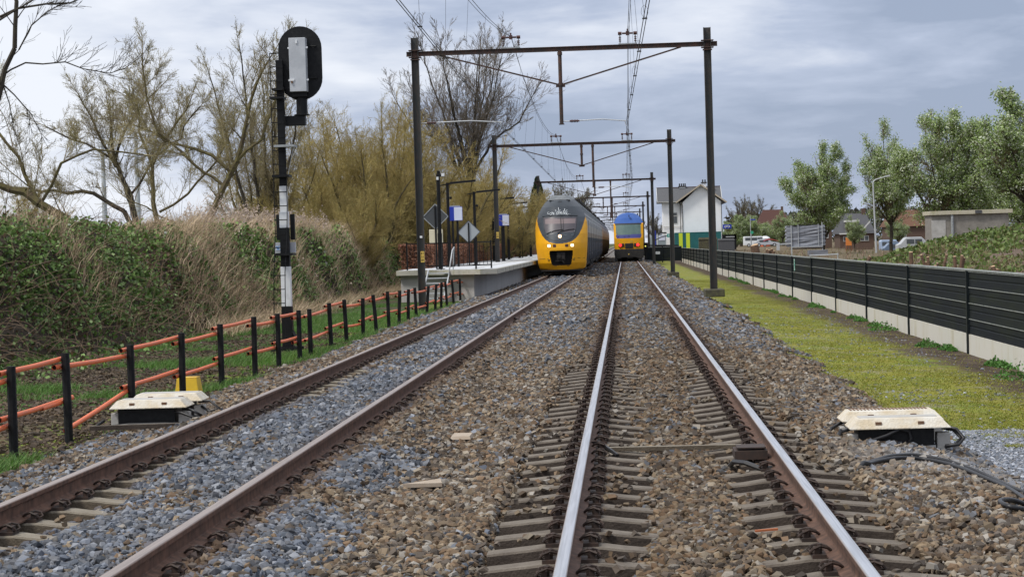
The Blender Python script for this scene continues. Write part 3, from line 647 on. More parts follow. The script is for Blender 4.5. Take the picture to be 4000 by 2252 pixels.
for (x0, x1, z, n_) in ((-.12, .30, 3.77, 0), (-.18, .17, 3.16, 0), (-.12, .1, 4.93, 0), (-.18, .1, 4.76, 0), (-.18, .20, 1.55, 0)):
    b = MB(); b.box(x0, x1, -.30, .12, z - SZ, z + .045 - SZ)
    if z > 3.7: b.bar((x1 - .03, -.2, z - SZ), (.12, -.12, z - .6 - SZ), .012, .012)
    b.build('foot_platform', M['black_metal'] if z < 3.7 or z > 4 else M['galv_dull'], sg)
for s in (-1, 1):
    b = MB(); b.box(s * .145 - .045, s * .145 + .045, .10, .18, 1.87 - SZ, 2.40 - SZ); b.build('junction_box', M['black_metal'], sg)
b = MB(); b.box(-.23, .19, .1, .22, 1.60 - SZ, 1.82 - SZ); gb = b.build('relay_box', M['grey_box'], sg, .006)
b = MB(); b.box(-.215, -.12, .094, .0985, 1.66 - SZ, 1.76 - SZ); b.build('sticker', mat('sticker_blue', (.06, .22, .55), .5, 0, (.6, .65, .7), 40, .45, .55), gb)
b = MB(); b.bar((-.32, 0, .06), (.32, 0, .06), .08, .07); b.bar((-.32, -.3, .05), (.32, -.3, .05), .08, .07); b.bar((.1, -.02, .4), (.3, -.3, .07), .06, .06); b.bar((0, -.3, .05), (0, .3, .05), .08, .06); b.build('foot_frame', M['black_metal'], sg)

# ================================================================= orange pipe fence
FX = -6.6
def octpost(h, lean, tw):
    b = MB(); b.tube([(0, 0, -.25), (lean * .5, tw * .5, h * .5), (lean, tw, h)], [.048, .047, .046], 8, phase=.39); return b
ro = random.Random(11)
def pipe(parent, p0, p1, r=.028):
    b = MB(); p0 = Vector(p0); p1 = Vector(p1); n = 12
    b.tube([p0, p0.lerp(p1, .5) + Vector((0, 0, -.008)), p1], r, n, False); b.tube([p1, p0.lerp(p1, .5) + Vector((0, 0, -.008)), p0], r * .86, n, False)
    d = (p1 - p0).normalized()
    o = b.build('pipe', M['orange_pipe'], parent, smooth=True)
    MB().tube([p0 + d * .03, p0 + d * .031], r * .85, n).build('pipe_opening', M['inside'], o)
def pipefence(label, Y, X, H, lean, endpipe=None, group=None, broken=None):
    t = empty('pipe_fence', (0, 0, 0), label, 'fence', group)
    for i, y in enumerate(Y):
        zb = float(gz(X[i], y)); o = octpost(H[i] - zb, lean[i], ro.uniform(-.03, .03)).build('post', M['black_plastic'], t); o.location = (X[i], y, zb)
    for lev in (0, 1):
        for i in range(len(Y) - 1):
            if broken and lev == 1 and i in broken: continue
            up = .035 if i % 2 else -.045
            dz = [-.10, -.56][lev]
            p0 = (X[i] - .078 + lean[i] * .8, Y[i] - .16 - .05 * ro.random(), H[i] + dz + up); p1 = (X[i + 1] - .078 + lean[i + 1] * .8, Y[i + 1] + .20, H[i + 1] + dz + up)
            pipe(t, p0, p1)
    return t
YA = [17.9, 19.75, 21.75, 24.6, 27.45, 30.15, 32.9, 35.2, 37.5]; XA = [-6.6] * 9
HA = [.50, .55, .57, .52, .54, .55, .56, .53, .51]
fa = pipefence('orange pipe fence on black posts, nearer stretch ending at the signal', YA, XA, HA, [0, .0, -.02, 0, .01, 0, .01, .0, .0], group='orange pipe fences on black posts', broken=(2,))
for lev, dz in ((0, -.14), (1, -.60)): pipe(fa, (-6.68, 37.2, .51 + dz), (-6.68, 39.4, .49 + dz))
pipe(fa, (-6.68, 21.9, -.30), (-6.66, 25.0, -.02)); pipe(fa, (-6.68, 21.0, .02), (-6.68, 22.2, .05))
YB = [38.5, 41.7, 43.9, 45.9, 48.1, 50.6, 53.0, 55.5, 58.0, 61.2, 64.2, 66.8, 69.4, 72.4, 75.5, 77.6, 80.2, 82.8]
XB = [-6.55, -6.62, -6.60, -6.50, -6.45, -6.45, -6.48, -6.50, -6.52, -6.55, -6.58, -6.62, -6.64, -6.66, -6.68, -6.70, -6.70, -6.70]
HB = [.50, .52, .53, .50, .52, .54, .50, .48, .47, .45, .44, .45, .43, .44, .42, .40, .42, .44]
LB = [0, .02, .03, -.02, .07, .02, -.06, -.04, .03, -.09, -.08, -.05, .04, .05, .0, -.06, .05, .08]
pipefence('orange pipe fence on leaning black posts, far stretch towards platform steps', YB, XB, HB, [-v for v in LB], group='orange pipe fences on black posts')

# ================================================================= platform
PT = .74
pl = empty('station_platform', (0, 0, 0), 'pale concrete station platform with recessed wall and overhanging lip', 'platform')
o_ = [(-9.5, 79.0), (-5.95, 76.3), (-5.32, 76.6), (-5.33, 180), (-5.4, 330), (-9.8, 330)]
def poly(o_, z0, z1): return MB().add([(x, y, z0) for x, y in o_] + [(x, y, z1) for x, y in o_], [tuple(range(len(o_)))[::-1], tuple(range(len(o_), 2 * len(o_)))] + [(i, (i + 1) % len(o_), (i + 1) % len(o_) + len(o_), i + len(o_)) for i in range(len(o_))])
poly(o_, PT - .19, PT).build('coping_slab', M['plat_lip'], pl)
oi = [(-9.35, 79.25), (-6.25, 77.0), (-5.95, 79.5), (-5.9, 180), (-5.95, 330), (-9.6, 330)]
poly(oi, -.7, PT - .192).build('wall', M['plat_wall'], pl)
ot = [(-9.4, 79.1), (-5.98, 76.5), (-5.42, 76.8), (-5.42, 330), (-9.7, 330)]
poly(ot, PT + .002, PT + .012).build('paving', M['plat_top'], pl)
b = MB(); b.box(-5.95, -5.80, 78, 330, PT + .014, PT + .018); b.build('white_line', M['white_paint'], pl)
b = MB()
for k in range(60): y = 79 + k * 1.0; b.box(-6.5, -6.35, y, y + .92, PT + .014, PT + .018)
b.build('tactile_strip', M['concrete'], pl)
for k in range(10):
    b = MB(); y = 82 + 3 * k; b.box(-5.325, -5.315, y, y + .02, PT - .185, PT - .005); b.build('joint', M['concrete_dark'], pl)
# black railing on the platform head
rl = empty('platform_railing', (0, 0, 0), 'black metal railing with upright bars closing the platform end', 'railing')
RA, RB, RC = Vector((-9.05, 79.0, PT)), Vector((-6.15, 76.95, PT)), Vector((-5.65, 78.4, PT))
def railing(A, B, n, posts):
    for i in posts:
        p = A.lerp(B, i); m_ = MB(); m_.bar(p - Vector((0, 0, .1)), p + Vector((0, 0, 1.12)), .06, .06); m_.build('post', M['black_metal'], rl)
    for z in (.16, 1.05):
        m_ = MB(); m_.bar(A + Vector((0, 0, z)), B + Vector((0, 0, z)), .045, .045); m_.build('rail', M['black_metal'], rl)
    for i in range(1, n):
        p = A.lerp(B, i / n); m_ = MB(); m_.bar(p + Vector((0, 0, .18)), p + Vector((0, 0, 1.03)), .018, .018); m_.build('bar', M['black_metal'], rl)
railing(RA, RB, 17, (0, .5, 1)); railing(RB, RC, 4, (1,))
# galvanised steps
stp = empty('access_steps', (0, 0, 0), 'galvanised metal steps with handrail leaning on the platform end wall', 'steps')
for s, x in ((0, -8.05), (1, -7.2)):
    b = MB(); b.bar((x - .12, 75.4, -.42), (x, 77.4, PT - .02), .04, .12); b.build('stringer', M['galv'], stp)
for k in range(6):
    t_ = (k + .6) / 6; z = -.42 + t_ * 1.12; y = 75.4 + 2.0 * t_; x = -8.05 - .12 * (1 - t_)
    b = MB(); b.box(x, x + .85, y - .12, y + .14, z - .018, z + .018); b.build('tread', M['galv'], stp)
b = MB(); b.tube([(-7.2, 76.9, .4), (-7.16, 76.6, .75), (-7.05, 76.9, 1.5), (-7.02, 77.4, 1.62), (-7.08, 77.7, 1.3), (-7.1, 77.6, .7)], .025, 8); b.build('handrail', M['galv'], stp, smooth=True)
# platform lamps, camera pole
def lampost(x, y, h, label, cam_=False):
    t = empty('camera_pole' if cam_ else 'platform_lamp', (x, y, PT), label, 'camera pole' if cam_ else 'lamp post', None if cam_ else 'black lamp posts along the platform')
    b = MB(); b.tube([(0, 0, 0), (0, 0, h)], .066 if not cam_ else .075, 10); b.tube([(0, 0, 0), (0, 0, h * .38)], .085 if not cam_ else .09, 10); b.build('pole', M['black_metal'], t, smooth=False)
    b = MB(); b.cbox((0, 0, .02), (.32, .32, .04)); b.build('base_plate', M['black_metal'], t)
    if cam_:
        b = MB(); b.cbox((.12, -.02, h - .06), (.22, .12, .12)); b.tube([(.02, 0, h), (.02, 0, h + .12)], .07, 8); c_ = b.build('camera', M['black_metal'], t)
        b = MB(); b.cbox((.2, -.05, h - .04), (.12, .12, .12)); b.cbox((-.02, -.075, h - .18), (.09, .02, .12)); b.build('lens_cover', M['white_paint'], c_)
    else:
        b = MB(); b.bar((-.32, -.1, h - .12), (.35, .05, h + .0), .07, .05); b.build('arm', M['black_metal'], t)
        b = MB(); b.bar((.12, .0, h - .02), (1.24, .14, h + .06), .22, .09); b.build('luminaire', M['black_metal'], t, .01)
        b = MB(); b.tube([(.12, -.05, h - .72), (.14, -.06, h - .62)], .055, 8); b.build('loudspeaker', M['black_metal'], t)
    return t
lampost(-7.75, 79.4, 3.82, 'black pole with small white cameras on top, at the platform railing', True)
for (x, y, h, l) in ((-8.1, 87.5, 3.72, 'tallest looking black platform lamp, next to the camera pole'), (-7.5, 95, 3.50, 'black platform lamp just left of the platform post of the second portal'), (-7.85, 113.7, 3.55, 'black platform lamp half hidden behind the second portal post'), (-7.6, 124, 3.48, 'black platform lamp right behind the small blue sign'), (-7.65, 138, 3.5, 'black platform lamp beside the small dark diamond sign'), (-7.4, 149, 3.42, 'last black platform lamp visible, nearest the yellow train front')):
    lampost(x, y, h, l)
# signs on the platform
def diamond(x, y, zc, s, postm, m_, label, lower=None):
    t = empty('diamond_sign', (x, y, PT), label, 'sign', 'diamond signs on the platform')
    b = MB(); b.tube([(0, -.055, 0), (0, -.055, zc + (s * .8))], .035, 8); b.build('post', M['black_metal'], t)
    b = MB(); b.prism([(0, zc + s), (s, zc), (0, zc - s), (-s, zc)], -.02, 0); b.build('board', m_, t)
    b = MB()
    for q in ((0, zc + s, s, zc), (s, zc, 0, zc - s), (0, zc - s, -s, zc), (-s, zc, 0, zc + s)): b.bar((q[0], -.02, q[1]), (q[2], -.02, q[3]), .03, .03)
    b.build('rim', M['sign_back'] if m_ != M['sign_back'] else M['galv_dull'], t)
    if lower:
        b = MB(); b.box(-.28, -.03, -.03, .05, lower, lower + .55); b.box(.03, .28, -.03, .05, lower, lower + .55); b.build('lamp_panel', M['lamp_glass'], t, .02)
    return t
diamond(-8.1, 81.5, 2.15, .52, None, M['sign_back'], 'dark grey diamond sign back above a pale lantern panel, behind the railing', 1.08)
diamond(-7.45, 90.5, 1.55, .52, None, M['sign_back_pale'], 'pale grey diamond sign back on a thin black post')
diamond(-7.4, 137, 1.72, .52, None, M['sign_back'], 'small all black diamond sign, farthest of the diamond signs')
def bluesign(x, y, z0, label, two):
    t = empty('platform_sign', (x, y, PT), label, 'sign', 'blue station signs on the platform')
    for q in ((-.08, .13) if two else (0,)):
        b = MB(); b.bar((q, 0, 0), (q, 0, z0 + .1), .09 if two else .2, .09); b.build('post', M['black_metal'], t)
    b = MB(); b.box(-.30, .36, -.10, .10, z0, z0 + .62); o = b.build('board', M['blue_sign'], t, .02)
    b = MB(); b.box(.0, .358, -.108, -.101, z0 + .02, z0 + .60); b.build('white_face', M['sign_white'], o)
    b = MB(); b.box(-.18, .26, -.06, .06, z0 + .622, z0 + .68); b.build('top_box', M['galv_dull'], t)
bluesign(-7.9, 88.3, 2.05, 'larger blue and white station sign on two black posts', True)
bluesign(-7.2, 112, 2.0, 'smaller blue and white station sign beyond the second portal post', False)

# ================================================================= noise barrier along the right side
BX = 5.80
nb = empty('noise_barrier', (BX, 0, 0), 'long dark slatted noise barrier on concrete plinth along the right track', 'barrier')
pm = MB(); hh = .38; zb0 = -.20
prof = []
z = -.21
for k in range(4):        # four profiled boards: flat face, small pale ledge, recess
    z0 = z + k * .283
    prof += [(-.032, z0), (-.032, z0 + .12), (-.020, z0 + .13), (-.020, z0 + .145), (-.032, z0 + .155), (-.032, z0 + .272), (-.018, z0 + .283)]
prof = [(y_, z_) for y_, z_ in prof]; prof = [(.03, -.21)] + prof + [(.03, .92)]
def xprism(outline, y0, y1):  # outline (x,z)
    return MB().prism(outline, y0, y1)
PM = xprism(prof, .06, 7.44).mesh('panel'); PM.materials.append(M['barrier'])
ED = MB()
for k in range(4): ED.box(-.050, -.033, .07, 7.43, -.21 + k * .283 + .262, -.21 + k * .283 + .274)
EDM = ED.mesh('board_edge'); EDM.materials.append(M['alu_edge'])
CP = MB().box(-.06, .05, .0, 7.5, .922, .945).mesh('cap'); CP.materials.append(M['alu_edge'])
PC = MB().box(-.05, .05, .07, 7.43, -.72, -.215).mesh('plinth'); PC.materials.append(M['plinth'])
PO = MB().box(-.085, .07, -.055, .055, -.66, .925).mesh('post'); PO.materials.append(M['barrier_post'])
for i in range(27):
    y = 13.77 + 7.5 * i; dz = -.0006 * max(0, y - 60)
    if i == 24: pass
    for me in (PM, CP, PC, PO):
        o = link(me.name.split('.')[0], me, None, nb); o.location = (ro.uniform(-.006, .006), y, dz + ro.uniform(-.006, .006)); o.rotation_euler = (0, ro.uniform(-.008, .008), 0)
        if me is PM:
            e_ = link('board_edge', EDM, None, o)
b = MB(); b.cbox((-.07, 72.6, .62), (.02, .22, .42)); b.build('sticker', mat('sticker', (.05, .32, .25), .6, 0, (.55, .7, .62), 14, .45, .55), nb)
# dark gate section turning in at the far end
gt = empty('dark_fence', (0, 0, 0), 'dark panel fence closing off the far end by the second train', 'fence')
b = MB(); b.box(1.75, 5.6, 212, 212.08, -.5, 1.05); b.build('panel', M['barrier'], gt)
b = MB(); b.box(1.75, 5.6, 211.95, 212.0, .98, 1.02); b.build('rail', M['galv_dull'], gt)
for x in (1.75, 3.6, 5.6):
    b = MB(); b.cbox((x, 212, .2), (.1, .14, 1.7)); b.build('post', M['barrier_post'], gt)

# ================================================================= cream trackside covers
def coverbox(x, y, z, w, d, rz, label, slot, strips, cables):
    t = empty('trackside_cover', (x, y, z), label, 'cover box', 'cream covers over trackside boxes', rz)
    b = MB(); b.box(-w / 2 + .08, w / 2 - .14, -d / 2 + .07, d / 2 - .03, -.06, .135); b.build('box', M['black_plastic'], t)
    for s in (-1, 1):
        b = MB(); b.box(s * (w / 2 - .05) - .06, s * (w / 2 - .05) + .06, -d / 2 + .10, -d / 2 + .24, -.08, .075); b.build('foot_block', M['concrete'], t, .01)
    b = MB(); b.frustum(-w / 2, w / 2, -d / 2, d / 2, .135, .215, .075, .055); b.box(-w / 2, w / 2, -d / 2, d / 2, .127, .135); o = b.build('cover_plate', M['cream_plate'], t)
    for q in (-.22, .16):
        h = MB(); yy = -d / 2 + .028; h.box(q * w / .9, q * w / .9 + .055, yy - .012, yy + .012, .163, .190); h.build('latch', M['rust_patch'], o)
    if slot:
        h = MB(); h.box(-.12, .14, -d / 2 + .010, -d / 2 + .030, .172, .180); h.build('handle_slot', M['inside'], o)
    if strips:
        for k in range(22):
            h = MB(); q = -w / 2 + .10 + k * (w - .2) / 22; h.box(q, q + .016, -.02, d / 2 - .06, .217, .221); h.build('tread_strip', M['rust_patch'], o)
    else:
        h = MB(); h.box(-w / 2 + .1, w / 2 - .09, -.04, d / 2 - .07, .2155, .2185); h.build('grip_pad', M['concrete'], o)
    for c in cables:
        h = MB(); h.tube(c, .016, 8); h.build('cable', M['cable'], t, smooth=True)
    return t
cab_r = [[(-.52, -.1, .12), (-.56, -.16, .03), (-.5, -.22, -.02), (-.35, -.24, 0), (-.12, -.22, .07), (.0, -.2, .125), (.08, -.18, .10), (.1, -.18, .03), (.06, -.18, -.04)],
         [(.40, -.05, .13), (.52, -.1, .10), (.58, -.14, .02), (.52, -.2, -.03), (.40, -.2, -.04)], [(.40, -.02, .11), (.50, -.06, .09), (.56, -.1, .02), (.5, -.17, -.03), (.40, -.2, -.05)],
         [(-.40, 0, .12), (-.52, -.02, .09), (-.62, -.04, -.02)]]
coverbox(2.05, 18.35, -.265, .90, .46, .0, 'cream chequer plate cover at right, front one with black cable looped against it', False, False, cab_r)
coverbox(2.07, 19.02, -.255, .94, .46, .01, 'cream cover at right with rusty striped top, behind the front cover', True, True, [[(-.42, 0, .12), (-.56, -.1, .06), (-.62, -.2, -.03)]])
cab_l = [[(.36, -.1, .11), (.48, -.16, .09), (.60, -.26, .04), (.5, -.3, .03), (.38, -.24, .07), (.3, -.2, .08)], [(-.46, -.3, -.06), (-.2, -.3, -.04), (.2, -.3, -.04), (.5, -.3, -.05)], [(-.5, -.2, .0), (-.62, -.3, -.08)]]
coverbox(-5.74, 22.1, -.20, .86, .48, .02, 'cream chequer plate cover at left, front one beside the orange fence', False, False, cab_l)
coverbox(-5.74, 22.95, -.195, .84, .48, .03, 'whiter cover at left with dark slot, behind the front cover', True, False, [[(.36, -.1, .11), (.50, -.14, .12), (.62, -.2, .03), (.5, -.2, .0), (.4, -.15, .06)]])
b = MB(); b.bar((-6.35, 21.72, -.265), (-5.15, 21.75, -.255), .07, .05); tag(b.build('timber_bearer', M['sleeper'], None), 'weathered timber bearer under the left cream covers', 'timber')
b = MB(); b.frustum(-.18, .18, -.16, .16, .03, .30, .035, .03); b.box(-.21, .21, -.19, .19, 0, .03); b.box(-.15, .15, -.13, .13, .3, .312)
yb = b.build('yellow_chest', M['yellow_box'], None, .01); yb.location = (-6.80, 28.75, -.47); tag(yb, 'small yellow plastic box on grass behind the orange fence', 'plastic box')
def cable(pts, label, r=.018):
    # smooth the polyline
    P_ = [Vector(p) for p in pts]; Q = []
    for i in range(len(P_) - 1):
        p0 = P_[max(i - 1, 0)]; p1 = P_[i]; p2 = P_[i + 1]; p3 = P_[min(i + 2, len(P_) - 1)]
        for k in range(6):
            t = k / 6; Q.append(.5 * ((2 * p1) + (p2 - p0) * t + (2 * p0 - 5 * p1 + 4 * p2 - p3) * t * t + (3 * p1 - p0 - 3 * p2 + p3) * t ** 3))
    Q.append(P_[-1]); Q = [Vector((-.39 + (q.x + .39) * .975, q.y * .975, 0)) for q in Q]
    for i, q in enumerate(Q): q.z = float(gz(q.x, q.y)) + (.052 if 3 < i else -.02 + .018 * i)      # lies on top of the stones, one end dives under them
    b = MB(); b.tube(Q, r, 8); tag(b.build('cable', M['cable'], None, smooth=True), label, 'cable', 'black cables on the ballast at right')
cable([(1.372, 15.776, -.26), (1.50, 16.0, -.20), (1.605, 16.197, -.19), (1.967, 16.60, -.235), (2.19, 16.35, -.26), (2.306, 15.828, -.285), (2.44, 15.2, -.33), (2.43, 14.5, -.30), (2.37, 14.0, -.27), (2.26, 13.55, -.22), (2.13, 13.42, -.205), (2.10, 13.62, -.20), (2.22, 13.90, -.225), (2.42, 14.02, -.31)], 'black cable curving over the ballast, nearer one ending in a small loop')
cable([(1.45, 16.0, -.25), (1.60, 16.3, -.19), (1.80, 16.7, -.215), (2.02, 17.0, -.25), (2.25, 16.8, -.29), (2.46, 16.3, -.345), (2.56, 15.6, -.375), (2.70, 15.1, -.41), (3.0, 14.3, -.46)], 'black cable curving over the ballast, farther one of the pair')
# flat pale slabs lying on the ballast between the tracks
for (x, y, sx, sy, r_, l) in ((-2.03, 19.4, .20, .3, .1, 'thin pale stone slab lying flat between the tracks, farther one'), (-2.0, 15.3, .28, .35, .8, 'pale triangular slab on the ballast between the tracks')):
    b = MB()
    if sx > .25: b.add([(-.14, -.12, .0), (.16, -.1, 0), (.12, .2, 0), (-.14, -.12, .03), (.16, -.1, .03), (.12, .2, .03)], [(0, 2, 1), (3, 4, 5), (0, 1, 4, 3), (1, 2, 5, 4), (2, 0, 3, 5)])
    else: b.frustum(-.1, .1, -.2, .2, 0, .03, .01, .02)
    o = b.build('stone_slab', mat('slab', (.36, .29, .22), .9, 0, (.42, .36, .29), 8), None); o.location = (x, y, float(gz(x, y)) + .035); tag(o, l, 'slab')
b = MB(); b.bar((0, 0, 0), (.14, .02, .006), .022, .012); o = b.build('wood_splinter', mat('splinter', (.42, .13, .05), .9), None); o.location = (.36, 12.25, -.175); tag(o, 'reddish splinter of wood lying on a sleeper of the right track', 'wood piece')
# ================================================================= trains
M['tr_yellow'] = mat('tr_yellow', (0.84, 0.41, 0.010), 0.42, 0, (0.72, 0.34, 0.02), 2.5, 0.4, 0.8, spec=.3)
M['tr_dark'] = mat('tr_dark', (0.045, 0.055, 0.068), 0.4, 0, (0.058, 0.068, 0.080), 2, spec=.35)
M['tr_roof'] = mat('tr_roof', (0.10, 0.115, 0.125), 0.55, 0, (0.19, 0.20, 0.21), 3)
M['tr_black'] = mat('tr_black', (0.010, 0.010, 0.011), 0.6)
M['tr_under'] = mat('tr_under', (0.016, 0.015, 0.015), 0.85, 0, (0.032, 0.028, 0.025), 5)
M['tr_glass'] = mat('tr_glass', (0.085, 0.078, 0.090), 0.4, 0, (0.10, 0.09, 0.10), 1.5, spec=.35)
M['tr_blind'] = mat('tr_blind', (0.23, 0.185, 0.19), 0.5, spec=.2)
M['tr_win'] = mat('tr_win', (0.022, 0.024, 0.030), 0.5, spec=.12)
M['tr_blue'] = mat('tr_blue', (0.035, 0.095, 0.31), 0.5, 0, (0.045, 0.11, 0.34), 2.5, spec=.2)
M['tr_side'] = mat('tr_side', (0.07, 0.075, 0.095), 0.4, 0, (0.10, 0.10, 0.12), 1.5, coat=.2)
M['tr_band'] = mat('tr_band', (0.36, 0.33, 0.31), 0.4, 0, (0.42, 0.36, 0.31), 1.5)
M['tr_upper'] = mat('tr_upper', (0.27, 0.29, 0.31), 0.4, 0, (0.33, 0.35, 0.37), 2)
M['head_warm'] = mat('head_warm', (1, .8, .5), .4, emis=(1.0, .66, .28), estr=2.6)
M['head_top'] = mat('head_top', (1, .6, .3), .4, emis=(1.0, .55, .25), estr=4.0)
M['tail_red'] = mat('tail_red', (.8, .02, .02), .4, emis=(1.0, .02, .02), estr=2.6)
M['lens_dark'] = mat('lens_dark', (.09, .02, .015), .2)
M['graf'] = mat('graf', (.80, .84, .86), .6)
def inpoly(px, pz, poly):
    c = False; n = len(poly)
    for i in range(n):
        x0, z0 = poly[i]; x1, z1 = poly[(i + 1) % n]
        if (z0 > pz) != (z1 > pz) and px < (x1 - x0) * (pz - z0) / (z1 - z0) + x0: c = not c
    return c
class Nose:
    def __init__(s, prof, rake, bow, back):
        s.pz = [p[1] for p in prof]; s.pw = [p[0] for p in prof]; s.rz = [r[0] for r in rake]; s.ry = [r[1] for r in rake]; s.bow = bow; s.back = back
    def w(s, z): return float(np.interp(z, s.pz, s.pw))
    def y(s, x, z):
        u = min(1.0, abs(x) / max(.01, s.w(z))); return float(np.interp(z, s.rz, s.ry)) + s.bow * u ** 2.8
    def build(s, classes, parent, nu=120, nz=190):
        """classes: list of (name, material, polygon or None) first match wins; name None = hole"""
        z0, z1 = s.pz[0], s.pz[-1]; zs = [z0 + (z1 - z0) * j / nz for j in range(nz + 1)]
        us = [-1] + [-1 + 2 * i / nu for i in range(nu + 1)] + [1]
        V = []; 
        for z in zs:
            wv = s.w(z)
            for i, u in enumerate(us):
                if i == 0 or i == len(us) - 1: V.append((u * wv, s.back, z))
                else: V.append((u * wv, s.y(u * wv, z), z))
        k = len(us); G = {}
        for j in range(nz):
            for i in range(k - 1):
                a = j * k + i; f = (a, a + 1, a + k + 1, a + k)
                cx = sum(V[q][0] for q in f) / 4; cz = (V[a][2] + V[a + k][2]) / 2
                side = i == 0 or i == k - 2
                for n_, (name, m_, pl_, sides) in enumerate(classes):
                    if side and not sides: continue
                    if pl_ is None or inpoly(cx, cz, pl_):
                        if name: G.setdefault(n_, []).append(f)
                        break
        outs = {}
        for n_, fs in G.items():
            used = sorted({q for f in fs for q in f}); mp = {q: t for t, q in enumerate(used)}
            b = MB(); b.add([V[q] for q in used], [tuple(mp[q] for q in f) for f in fs])
            outs[classes[n_][0]] = b.build(classes[n_][0], classes[n_][1], parent, smooth=True)
        return outs
ZS = 107 / 105.0
def vz(y): return 1.617 + (4.29 - (y - 125) * .00372 - 1.617) * ZS - .03
def vx_(x): return (x - 552) * .00372 * ZS
prof = [(1.10, vz(1205)), (1.22, vz(1180)), (1.28, vz(1120)), (1.33, vz(1000)), (1.38, vz(850)), (1.405, vz(700)), (1.41, vz(600)), (1.385, vz(520)), (1.32, vz(450)), (1.22, vz(380)), (1.07, vz(300)), (.93, vz(250)), (.80, vz(210)), (.68, vz(170)), (.50, vz(130)), (.36, vz(123))]
rake = [(vz(1205), .25), (vz(1100), .0), (vz(900), .0), (vz(820), .06), (vz(690), .28), (vz(450), .9), (vz(300), 1.4), (vz(210), 1.85), (vz(123), 2.9)]
nose = Nose(prof, rake, 1.0, 3.9)
P_ = lambda L_: [(vx_(a), vz(b)) for a, b in L_]
mask = P_([(340, 205), (255, 300), (208, 420), (206, 490), (222, 560), (247, 630), (282, 705), (322, 757), (382, 803), (460, 826), (543, 829), (622, 824), (703, 803), (764, 758), (806, 708), (846, 630), (874, 550), (900, 455), (905, 420), (850, 300), (770, 205), (700, 100), (400, 100)])
wind = P_([(296, 448), (786, 455), (770, 600), (748, 668), (338, 668), (312, 600)])
blind = P_([(325, 470), (765, 478), (758, 545), (330, 545)])
panel = P_([(320, 650), (765, 655), (742, 720), (690, 772), (640, 790), (440, 790), (395, 770), (345, 715)])
coup = P_([(384, 940), (396, 928), (706, 925), (718, 936), (720, 965), (692, 1118), (672, 1137), (434, 1137), (412, 1118), (384, 975)])
roofp = [(-3, vz(205)), (3, vz(205)), (3, 9), (-3, 9)]
T1 = empty('passenger_train', (-3.80, 107, 0), 'yellow and dark grey double deck train with lit headlights and graffiti above its windscreen', 'train', 'passenger trains')
no_ = nose.build([(None, None, coup, False), ('blind', M['tr_blind'], blind, False), ('windscreen', M['tr_glass'], wind, False), ('roof_front', M['tr_roof'], roofp, True), ('dark_mask', M['tr_dark'], mask, True), ('front_shell', M['tr_yellow'], None, True)], T1)
def onface(x, z, d=.012): return (x, nose.y(x, z) - d, z)
# details on the front
def patch(name, m_, cx, cz, w, h, parent, d=.02, disc=False):
    b = MB(); n = 14
    if disc: pts = [(cx + w / 2 * math.cos(2 * math.pi * k / n), cz + h / 2 * math.sin(2 * math.pi * k / n)) for k in range(n)]
    else:
        r = min(w, h) * .25; pts = []
        for (sx, sz, a0) in ((1, 1, 0), (-1, 1, 90), (-1, -1, 180), (1, -1, 270)):
            for q in range(4): a = R(a0 + 30 * q); pts.append((cx + sx * (w / 2 - r) + r * math.cos(a), cz + sz * (h / 2 - r) + r * math.sin(a)))
    f_ = [(x, nose.y(x, z) - d, z) for x, z in pts]; bk = [(x, nose.y(x, z) + .02, z) for x, z in pts]; k = len(pts)
    b.add(f_ + bk, [tuple(range(k))] + [(i, i + k, (i + 1) % k + k, (i + 1) % k) for i in range(k)]); return b.build(name, m_, parent)
u = .00372 * ZS
for cx in (382, 711): 
    h = patch('headlight', M['tr_black'], vx_(cx), vz(855), 60 * u, 52 * u, T1, .012); patch('lit_lens', M['head_warm'], vx_(cx), vz(856), 46 * u, 40 * u, h, .022)
for cx in (459, 634):
    h = patch('tail_light', M['tr_black'], vx_(cx), vz(857), 46 * u, 40 * u, T1, .012); patch('lens', M['lens_dark'], vx_(cx), vz(857), 30 * u, 28 * u, h, .022, True)
h = patch('top_light', M['tr_dark'], vx_(540), vz(725), 60 * u, 60 * u, T1, .012, True); patch('lit_lens', M['head_top'], vx_(540), vz(725), 46 * u, 46 * u, h, .022, True)
def stroke(b, pts, r, d=.02):
    b.tube([onface(vx_(a), vz(c), d) for a, c in pts], r, 5)
b = MB(); stroke(b, [(352, 683), (400, 662), (470, 640), (588, 628)], .020, .05); b.build('wiper', M['tr_black'], T1)
b = MB(); stroke(b, [(505, 675), (560, 655), (640, 635), (745, 625)], .020, .05); b.build('wiper', M['tr_black'], T1)
b = MB(); stroke(b, [(552, 455), (556, 560), (562, 650)], .018, .03); stroke(b, [(585, 455), (592, 560), (590, 640)], .010, .03); b.build('centre_bar', M['tr_black'], T1)
b = MB()
stroke(b, [(290, 435), (400, 430), (560, 432), (700, 432), (790, 437)], .022, .03); b.build('windscreen_hood', M['tr_black'], T1)
b = MB()
stroke(b, [(345, 710), (500, 716)], .010, .02); stroke(b, [(590, 712), (735, 705)], .010, .02)
for x_, y_ in ((420, 662), (570, 656), (745, 655)): b.cbox(onface(vx_(x_), vz(y_), .03), (.05, .03, .04))
b.build('handrail', M['galv_dull'], T1)
b = MB()
for s in ([(300, 448), (315, 600), (330, 690), (358, 735), (420, 775), (480, 790), (540, 793), (620, 788), (690, 770), (740, 725), (760, 670), (778, 560), (784, 455)],): stroke(b, s, .008, .012)
b.build('panel_seam', M['tr_black'], T1)
b = MB(); stroke(b, [(345, 207), (440, 204), (540, 204), (650, 204), (760, 207)], .03, .0)
for x_ in (410, 660): b.cbox(onface(vx_(x_), vz(208), .02), (.20, .10, .07))
b.add([onface(vx_(510), vz(232), .015), onface(vx_(575), vz(232), .015), onface(vx_(545), vz(205), .015)], [(0, 1, 2)])
b.build('roof_lamp_bar', M['tr_black'], T1)
